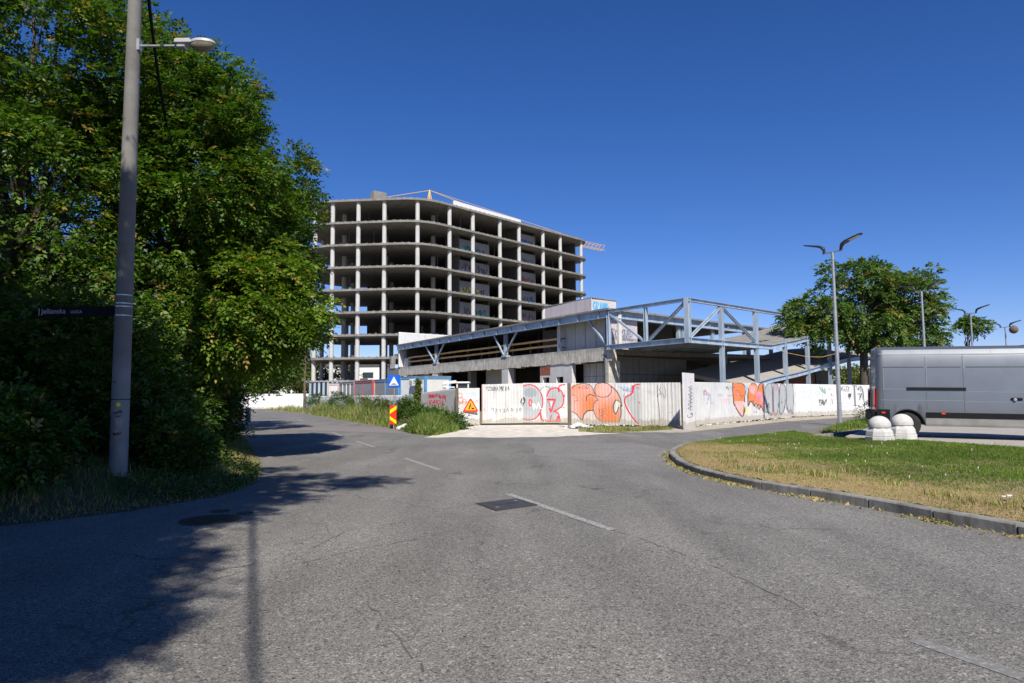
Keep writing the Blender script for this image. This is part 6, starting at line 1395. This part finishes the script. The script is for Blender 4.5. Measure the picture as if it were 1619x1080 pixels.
# ================= BOLLARDS =================
def bollard():
    t = thing('dome_bollard', 'white painted concrete dome bollard on an octagonal foot, left one of the pair', 'bollard', (0, 0, 0), 0, 'concrete dome bollards at the lot edge')
    a0 = R(22.5)
    def oc(r, z): return [Vector((r*math.cos(a0+k*math.pi/4), r*math.sin(a0+k*math.pi/4), z)) for k in range(8)]
    mb = MB(); mb.loft([oc(.345, 0), oc(.345, .13), oc(.325, .14)]); mb.build('plinth', M['bol'], t)
    mb = MB(); mb.loft([oc(.320, .145), oc(.325, .16), oc(.305, .26), oc(.245, .345), oc(.235, .35)]); mb.build('foot', M['bol'], t)
    mb = MB(); mb.lathe((0, 0, .352), [(.235, 0), (.255, .01), (.258, .05)]+[(.258*math.cos(x), .05+.235*math.sin(x)) for x in np.linspace(.1, 1.5, 12)]+[(.001, .285)], 36); mb.build('dome', M['bol'], t, True)
    return t
M['bol'] = concrete('bollard_paint', (.60, .59, .57), (.46, .45, .43), .25, dirty=(.30, .29, .27))
b1 = bollard(); p = G(1391.5, 697, .22); b1.location = (p.x, p.y, .19); b1.rotation_euler.z = R(12); b1.scale = (1.12,)*3
b2 = copy_tree(b1); p = G(1427, 694.5, .22); b2.location = (p.x, p.y, .22); b2['label'] = 'white painted concrete dome bollard on an octagonal foot, right one nearer the van wheel'

# ================= LOT LAMPS =================
def lotlamp():
    t = thing('parking_lamp', 'tall twin headed lamp post on the grass verge left of the van', 'street lamp', (0, 0, 0), 0, 'twin headed lamps along the parking lot')
    MB().tube([(0, 0, -.3), (0, 0, 4), (0, 0, 8.0)], [.105, .085, .058], 16).build('pole', M['galv'], t, True)
    MB().tube([(0, 0, 7.75), (0, 0, 8.12)], [.075, .075], 14).build('collar', M['galv'], t, True)
    MB().tube([(0, 0, -.3), (0, 0, .12)], [.15, .15], 12).build('base_ring', M['galv'], t)
    d = Vector((.50, -.866, 0)); MB().beam(d*-.52+Vector((0, 0, 8.12)), d*.52+Vector((0, 0, 8.12)), .07, .06).build('crossbar', M['galv'], t)
    for sg in (-1, 1):
        u = d*sg; s_ = Vector((-u.y, u.x, 0)); mb = MB(); rings = []
        for k, (x, z, w_, h_) in enumerate([(.42, 8.12, .05, .05), (.45, 8.3, .06, .055), (.52, 8.42, .10, .07), (.68, 8.50, .15, .06), (.86, 8.555, .16, .045), (1.15, 8.63, .16, .035), (1.42, 8.70, .14, .03), (1.50, 8.72, .10, .02)]):
            c = u*x+Vector((0, 0, z)); up = Vector((0, 0, 1)) if k > 2 else (-u*.8+Vector((0, 0, .3))).normalized(); rings.append([c+s_*a*w_+up*b*h_ for a, b in ((-1, -1), (1, -1), (1, .4), (.6, 1), (-.6, 1), (-1, .4))])
        mb.loft(rings); hd = mb.build('lamp_head', M['darkhead'], t, True)
        mb = MB(); P = [u*x+s_*a+Vector((0, 0, 8.555+(x-.86)*.27-.052)) for x, a in ((.88, -.11), (1.38, -.10), (1.38, .10), (.88, .11))]; Pb = [q+Vector((0, 0, .02)) for q in P]; mb.add(P+Pb, [(0, 1, 2, 3), (7, 6, 5, 4), (0, 4, 5, 1), (1, 5, 6, 2), (2, 6, 7, 3), (3, 7, 4, 0)]); mb.build('led_panel', M['led'], hd)
    return t
M['led'] = pm('led_panel', (.55, .50, .36), (.46, .42, .3), 9, .4)
lm = lotlamp(); labs = ['second twin headed lamp post, rising in front of the right half of the tree', 'third twin headed lamp post, between the tree edge and the farthest lamp', 'farthest twin headed lamp post with a round ball hanging beside its top']
lm.location = (15.25, 32.0, .05)
tips = [lm]
for k, (u, Y) in enumerate([(1461.5, 45.2), (1537.5, 58.6), (1591, 71.8)]):
    c = copy_tree(lm); p = at(u, 548, Y); c.location = (p.x, Y, .05); c['label'] = labs[k]; tips.append(c)
p = tips[3].location; bl = thing('hanging_ball', 'dark and pale wicker ball hanging beside the farthest lamp head', 'ball', (p.x+.45, p.y-.6, 7.85), 0)
MB().lathe((0, 0, 0), [(.02, -.42)]+[(.42*math.cos(a), .42*math.sin(a)) for a in np.linspace(-1.4, 1.4, 10)]+[(.02, .42)], 16).build('shell', M['oldwood'], bl, True); MB().tube([(0, 0, .4), (-.2, .2, .75)], .02, 5).build('cord', M['black'], bl)

# ================= BIG POLE (left) =================
px_, py_ = at(187, 730, 11.0)[:2]; pz = .55
pole = thing('concrete_lamp_pole', 'thick grey concrete pole with a single arm street light at the left of the road', 'street lamp', (px_, py_, pz))
def polemat():
    m, nt, bs = newmat('pole_concrete'); bs.inputs['Roughness'].default_value = .85
    c = ramp(nt, noise(nt, 2.0, 6, .6), [(.3, (.19, .185, .175)), (.7, (.125, .12, .115))])
    sx = N(nt, 'ShaderNodeSeparateXYZ'); L(nt, geo(nt), sx.inputs[0]); mr = N(nt, 'ShaderNodeMapRange'); mr.inputs[1].default_value = 2.0; mr.inputs[2].default_value = 2.35; L(nt, sx.outputs[2], mr.inputs[0])
    c = mix(nt, mr.outputs[0], mix(nt, .4, c, (.36, .36, .355)), c); L(nt, c, bs.inputs['Base Color']); bump(nt, bs, noise(nt, 12, 5), .3); return m
M['polec'] = polemat()
MB().tube([(0, 0, -.5), (0, 0, 0), (0.005, 0, 4.5), (.01, 0, 9.6)], [.140, .137, .120, .098], 26).build('shaft', M['polec'], pole, True)
zz = lambda v: at(200, v, 11.0).z-pz
M['band'] = pm('steel_band', (.5, .5, .5), (.4, .4, .4), 4, .3, .9)
mb = MB()
for v in (467.5, 480.5, 485.5, 499.5): z = zz(v); r = .1385-.0042*z; mb.lathe((0, 0, z-.008), [(r, 0), (r+.006, 0), (r+.006, .016), (r, .016)], 26)
mb.build('steel_band', M['band'], pole)
mb = MB(); z = zz(632); mb.lathe((0, 0, z), [(.128, 0), (.140, 0), (.140, .012), (.128, .012)], 26); mb.build('wire_tie', M['black'], pole)
yd = MB(); z = zz(639.5); a = R(-72); rr_ = .137; yd.lathe((rr_*math.cos(a), rr_*math.sin(a), z), [(.034, 0), (.03, .003), (.001, .004)], 14, M=Matrix.Rotation(a+R(90), 3, 'Z') @ Matrix.Rotation(R(90), 3, 'X')); yd.build('yellow_marker', M['signyellow'], pole)
# torn paper remains
for v, a_, w_, h_ in ((652, -100, .16, .03), (658, -78, .09, .02), (650, -70, .06, .03), (686, -95, .05, .05), (685, -75, .09, .05), (605, -105, .05, .05)):
    z = zz(v); r = .1385-.0042*z; mb = MB()
    for k in range(int(w_/.02)):
        a = R(a_)+k*.12; x, y = (r+.003)*math.cos(a), (r+.003)*math.sin(a); mb.box((x, y, z+random.uniform(-.01, .01)), (.022, .004, h_*random.uniform(.5, 1)), a+R(90))
    mb.build('torn_notice', M['darkhead'], pole)
# arm and lantern
za = zz(73); arm = MB(); r = .105
br = MB(); br.box((.115, -.02, za), (.05, .10, .19)); br.build('bracket', M['galv'], pole)
arm.tube([(.10, 0, za+.0), (.75, -.02, za-.015)], .022, 10); arm.build('arm', M['galv'], pole, True)
M['lantern'] = pm('lantern_grey', (.50, .50, .50), (.42, .42, .43), 5, .4, .2)
ln = MB(); ln.bbox((.86, -.02, za+.045), (.27, .16, .095), .02); ln.build('lantern_box', M['lantern'], pole)
ln = MB(); ln.bbox((.83, -.02, za-.035), (.14, .12, .06), .015); ln.build('ballast', M['galv'], pole)
dome = MB(); MMd = Matrix.Diagonal((1.35, .8, 1)); dome.lathe((1.17, -.02, za+.03), [(.158, -.015), (.16, 0)]+[(.16*math.cos(a), .075*math.sin(a)) for a in np.linspace(.15, 1.45, 8)]+[(.002, .076)], 24, M=MMd); dome.build('lantern_hood', M['lantern'], pole, True)
M['bowl'] = pm('lantern_bowl', (.24, .22, .15), (.16, .15, .11), 8, .15)
dome = MB(); dome.lathe((1.17, -.02, za+.012), [(.002, -.125)]+[(.15*math.cos(a), .125*math.sin(a)) for a in np.linspace(-1.45, -.05, 9)], 24, M=MMd @ Matrix.Rotation(R(0), 3, 'Y')); dome.build('lantern_bowl', M['bowl'], pole, True)
# street name plate
M['signgrey'] = pm('shade_toned_letters', (.42, .43, .46), (.38, .39, .42), 5, .6)  # white letters greyed in colour to read darker in the shade
zs = zz(492.5); sg = thing('street_name_plate', 'dark street name plate reading Jelšanska ulica fixed to the concrete pole', 'street sign', (px_-.12, py_-.06, zs+pz), R(-3))
MB().bbox((-.63, 0, 0), (1.27, .03, .165), .006).build('plate', pm('plate_dark_blue', (.008, .009, .016), (.006, .007, .012), 4, .8, spec=.15), sg)
def ftext(body, size, loc, parent, mat, name='lettering', rx=90, extr=.001):
    cu = bpy.data.curves.new(name, 'FONT'); cu.body = body; cu.size = size; cu.extrude = extr; ob = bpy.data.objects.new(name, cu); COL.objects.link(ob)
    bpy.context.view_layer.update(); dg = bpy.context.evaluated_depsgraph_get(); me = bpy.data.meshes.new_from_object(ob.evaluated_get(dg)); bpy.data.objects.remove(ob)
    me.transform(Matrix.Translation(loc) @ Matrix.Rotation(R(rx), 4, 'X')); me.materials.clear(); return link(name, me, mat, parent)
ftext('Jelšanska', .115, (-1.205, -.018, -.028), sg, M['signgrey']); ftext('ULICA', .068, (-.715, -.018, -.028), sg, M['signgrey'], 'small_lettering')
MB().box((-1.245, -.017, 0), (.006, .003, .12)).build('edge_line', M['white'], sg)
# overhead cable: from behind the camera to the pole and on into the trees
HC = 8.8; so_ = Vector((SUN.x, SUN.y, 0))/SUN.z*HC; s1c = G(402, 1080)+so_; s2c = G(400, 820)+so_; dc = (s2c-s1c).normalized()
pc = [s1c-dc*9+Vector((0, 0, 9.1)), s1c-dc*3+Vector((0, 0, 8.85)), s1c+Vector((0, 0, HC)), s2c+Vector((0, 0, HC-.05)), s2c.lerp(Vector((at(231, -60, 10.9).x, 10.9, 0)), .5)+Vector((0, 0, HC-.1)), at(231, -60, 10.9),
      at(236, 8, 11.5), at(241, 50, 12.0), at(249, 110, 13.2), at(258, 170, 14.4), at(268, 230, 16.0), at(282, 305, 18.5), at(300, 360, 22)]
t = thing('overhead_cable', 'thick black overhead cable bundle sagging past the street light into the trees', 'cable', tuple(pc[5])); MB().tube([p-pc[5] for p in pc], .028, 8).build('bundle', M['black'], t, True)
for k in range(0):
    i = 5+min(int(k/34*7), 6); f = k/34*7-(i-5); c = pc[i].lerp(pc[i+1], f)-pc[5]; wr.tube([c+Vector((-.036, 0, .03)), c+Vector((.036, 0, -.0)), c+Vector((.0, -.026, -.04))], .008, 5)
ck = pc[5]-pc[5]; MB().tube([ck, ck+Vector((-.10, .02, .12)), Vector((px_+.09, py_, at(210, -60, 11).z))-pc[5]], .014, 6).build('clamp', M['black'], t)

# ================= ROAD SIGNS =================
p = G(619.5, 678); t = thing('speed_hump_sign', 'blue square traffic sign with white triangle and hump on a grey post', 'traffic sign', (p.x, p.y+.6, 0), R(-8))
MB().tube([(0, 0, -.2), (0, 0, 2.52)], .03, 10).build('post', M['galv'], t, True)
zc = 2.22; MB().bbox((0, -.05, zc), (.60, .025, .60), .006).build('plate', M['signblue'], t)
tr_ = MB(); tr_.add([(-.24, -.066, zc-.20), (.24, -.066, zc-.20), (0, -.066, zc+.23)], [(0, 1, 2)]); tr_.build('white_triangle', M['white'], t)
hm = MB(); P = [(-.15, -.158)]+[(-.15+.30*k/10, -.158+.055*math.sin(math.pi*k/10)) for k in range(11)]+[(.15, -.158)]; hm.add([(x, -.069, zc+z) for x, z in P], [tuple(range(len(P)))]); hm.build('hump_symbol', M['black'], t)
# marker board
p = G(621.5, 677.5); t = thing('marker_board', 'upright red and yellow chevron marker board beside the rubble heap', 'traffic sign', (p.x, p.y, 0), R(-12))
MB().tube([(.02, .03, -.1), (.02, .03, 1.1)], .03, 8).build('post', M['galv'], t, True)
W2, z0, z1 = .165, .20, 1.08; MB().box((0, 0, (z0+z1)/2), (2*W2, .02, z1-z0)).build('plate', M['signred'], t)
yb = MB(); y_ = -.013
yb.add([(-W2, y_, .86), (W2-.02, y_, 1.05), (W2, y_, 1.05), (W2, y_, .90), (-W2, y_, .68)], [(0, 1, 2, 3, 4)]); yb.add([(-W2, y_, .58), (W2, y_, .36), (W2, y_, .20), (-W2, y_, .43)], [(0, 1, 2, 3)]); yb.build('yellow_stripe', M['signyellow'], t)
# warning triangle on the fence
q = (G(747, 671)); t = thing('road_works_sign', 'orange triangular road works sign with red border hung on the white fence panel', 'traffic sign', (q.x, 34.38, 1.02), R(4))
def tri(s): return [(-s, -s*.80), (s, -s*.80), (0, s*.95)]
def rtri(s, r=.05): return fillet([Vector(p) for p in tri(s)], [r]*3, 4)
mb = MB(); Pp = rtri(.41); mb.add([(x, 0, z) for x, z in Pp]+[(x, -.02, z) for x, z in Pp], [tuple(range(len(Pp))), tuple(range(2*len(Pp)-1, len(Pp)-1, -1))]+[(i, (i+1) % len(Pp), len(Pp)+(i+1) % len(Pp), len(Pp)+i) for i in range(len(Pp))]); mb.build('plate', M['signred'], t)
mb = MB(); Pp = rtri(.29, .03); mb.add([(x, -.024, z-.015) for x, z in Pp], [tuple(range(len(Pp)))]); mb.build('orange_field', M['signorange'], t)
mb = MB(); F_ = lambda pts: mb.add([(x, -.028, z) for x, z in pts], [tuple(range(len(pts)))])
def stk(a, b, w_): a, b = Vector(a), Vector(b); n_ = (b-a).normalized(); n_ = Vector((-n_.y, n_.x))*w_/2; F_([a-n_, b-n_, b+n_, a+n_])
F_([(.03, -.20), (.20, -.20), (.165, -.15), (.13, -.11), (.09, -.12), (.05, -.16)]); stk((-.10, -.20), (-.055, -.07), .035); stk((-.04, -.20), (-.055, -.07), .03); stk((-.055, -.08), (-.01, .045), .05); stk((-.01, .03), (.05, -.04), .022); stk((-.05, -.01), (.07, -.14), .018)
F_([(-.0+.03*math.cos(a), .08+.03*math.sin(a)) for a in np.linspace(0, 6.28, 11)[:-1]]); mb.build('worker_symbol', M['black'], t)
# litter bin on post
p = G(391.5, 672); t = thing('litter_bin', 'grey rectangular litter bin on a thin post at the end of the verge', 'litter bin', (p.x, p.y, 0), R(20))
MB().tube([(0, 0, -.1), (0, 0, 1.75)], .025, 8).build('post', M['darkhead'], t, True); MB().bbox((.02, -.14, .5), (.27, .22, .82), .02).build('bin', M['steel'], t); MB().box((.02, -.14, .93), (.30, .25, .03)).build('lid', M['black'], t)

# ================= MANHOLE COVERS =================
M['iron'] = pm('cast_iron', (.075, .072, .075), (.05, .048, .05), 9, .55, .3, bmp=.3, bscale=60)
M['rust'] = pm('rusty_iron', (.085, .066, .055), (.055, .045, .04), 9, .6, .3, bmp=.3, bscale=60)
pp = [G(u, v) for u, v in ((752, 796.5), (817, 788.5), (851, 799), (784, 808.5))]; c = sum(pp, Vector((0, 0, 0)))/4
t = thing('manhole_cover', 'dark rectangular cast iron cover in the middle of the asphalt', 'manhole cover', tuple(c))
mb = MB(); mb.prism([(p.x-c.x, p.y-c.y) for p in pp], .002, .009); mb.build('frame', M['rust'], t)
ax_, ay_ = (pp[1]-pp[0]), (pp[3]-pp[0])
def cp(a, b, z): q = pp[0]+ax_*a+ay_*b-c; return (q.x, q.y, z)
mb = MB(); mb.add([cp(a, b, z) for z in (.009, .013) for a, b in ((.03, .05), (.97, .05), (.97, .95), (.03, .95))], [(4, 5, 6, 7), (0, 1, 5, 4), (1, 2, 6, 5), (2, 3, 7, 6), (3, 0, 4, 7)]); 
mb.build('lid', M['iron'], t)
mb = MB()
for (a, b) in ((.17, .72), (.83, .28)): mb.add([cp(a+x, b+y, .0155) for x, y in ((-.035, -.05), (.035, -.05), (.035, .05), (-.035, .05))], [(0, 1, 2, 3)])
mb.build('lifting_plate', M['galv'], t)
mb = MB()
for k in range(7): a = .30+k*.065; mb.add([cp(a+x, .5+y, .0152) for x, y in ((-.012, -.10), (.012, -.10), (.012, .10), (-.012, .10))], [(0, 1, 2, 3)])
mb.build('cast_rib', M['rust'], t)
c = G(332, 822.3); t = thing('manhole_cover', 'large round ribbed iron cover in the tree shadow near the left verge', 'manhole cover', (c.x, c.y, 0), 0, 'round covers by the left verge')
mb = MB(); mb.lathe((0, 0, .001), [(.37, 0), (.37, .008), (.33, .011)], 40); mb.build('frame', M['rust'], t)
mb = MB()
for k in range(-10, 11):
    x = k*.031; h_ = math.sqrt(max(0, .31**2-x*x)); 
    if h_ > .03: mb.box((x, 0, .014), (.016, 2*h_, .008))
mb.build('rib', M['rust'], t)
for (u, v, r_, lab) in ((349, 808.5, .13, 'small round cover just behind the large ribbed cover'), (388, 811.5, .11, 'small round cover right of the large ribbed cover')):
    c = G(u, v); t = thing('valve_cover', lab, 'manhole cover', (c.x, c.y, 0), 0, 'small valve covers'); MB().lathe((0, 0, .001), [(r_, 0), (r_, .008), (r_*.8, .010), (r_*.78, .007), (.01, .008)], 24).build('lid', M['rust'], t)
# paper scrap on the island, yellow leaf on the road
c = G(1593, 791, .16); t = MB(); 
for k in range(7):
    a = RNG.uniform(0, 6.28); r_ = .035; q = Vector((RNG.normal(0, .03), RNG.normal(0, .02), .02+RNG.uniform(0, .05))); t.add([q+Vector((r_*math.cos(a+i*1.57), r_*math.sin(a+i*1.57), RNG.uniform(-.02, .03))) for i in range(4)], [(0, 1, 2), (0, 2, 3)])
o = t.build('crumpled_paper', M['white']); o.location = (c.x, c.y, float(isl_z(np.array([c.x]), np.array([c.y]))[0])); tag(o, 'crumpled white paper scrap lying on the dry grass of the island', 'litter')
# parked cars glimpsed behind the white wall
def car(label, paint):
    t = thing('parked_car', label, 'car', (0, 0, 0), 0, 'cars behind the low white wall')
    def ring(x, w_, z0, z1, sh): return [Vector((x, y*w_, z)) for y, z in ((-1, z0), (-1, sh), (-.8, z1), (.8, z1), (1, sh), (1, z0))]
    mb = MB(); mb.loft([ring(x, w_, .25, z, z-.12) for x, w_, z in ((-2.1, .75, .75), (-1.95, .84, .88), (-1.2, .87, .93), (.9, .87, .93), (1.9, .84, .80), (2.1, .7, .65))]); mb.build('body', paint, t, True)
    mb = MB(); mb.loft([ring(x, w_, .9, z, z-.1) for x, w_, z in ((-1.75, .78, .95), (-1.2, .72, 1.42), (.1, .72, 1.46), (.95, .78, .95))]); mb.build('window', M['glass'], t, True)
    mb = MB(); mb.loft([ring(x, .62, 1.40, 1.49, 1.44) for x in (-1.2, .1)]); mb.build('roof', paint, t)
    for x in (-1.3, 1.3):
        for y in (-.8, .8): MB().lathe((x, y, .32), [(.1, -.1), (.31, -.1), (.32, .1), (.1, .1)], 18, M=Matrix.Rotation(R(90), 3, 'X')).build('wheel', M['rubber'], t, True)
    return t
c1 = car('red car whose roof just shows over the far end of the low white wall', M['red']); p = at(405, 620, 84); c1.location = (p.x, 84, .12)
c2 = car('dark car whose roof just shows over the white wall right of the red car', M['darkhead']); p = at(438, 620, 84); c2.location = (p.x, 84.5, .02)

# ================= finish: move empties of world-built things to their base =================
bpy.context.view_layer.update()
for t in [o for o in list(COL.objects) if o.type == 'EMPTY' and o.location.length < 1e-6 and o.parent is None]:
    ch = [c for c in COL.objects if c.parent == t and c.type == 'MESH']
    if not ch: continue
    co = np.concatenate([np.array([v for c in ch for v in c.bound_box])]); ctr = (co.max(0)+co.min(0))/2; loc = Vector((ctr[0], ctr[1], 0)); t.location = loc
    for c in ch: c.data.transform(Matrix.Translation(-loc))
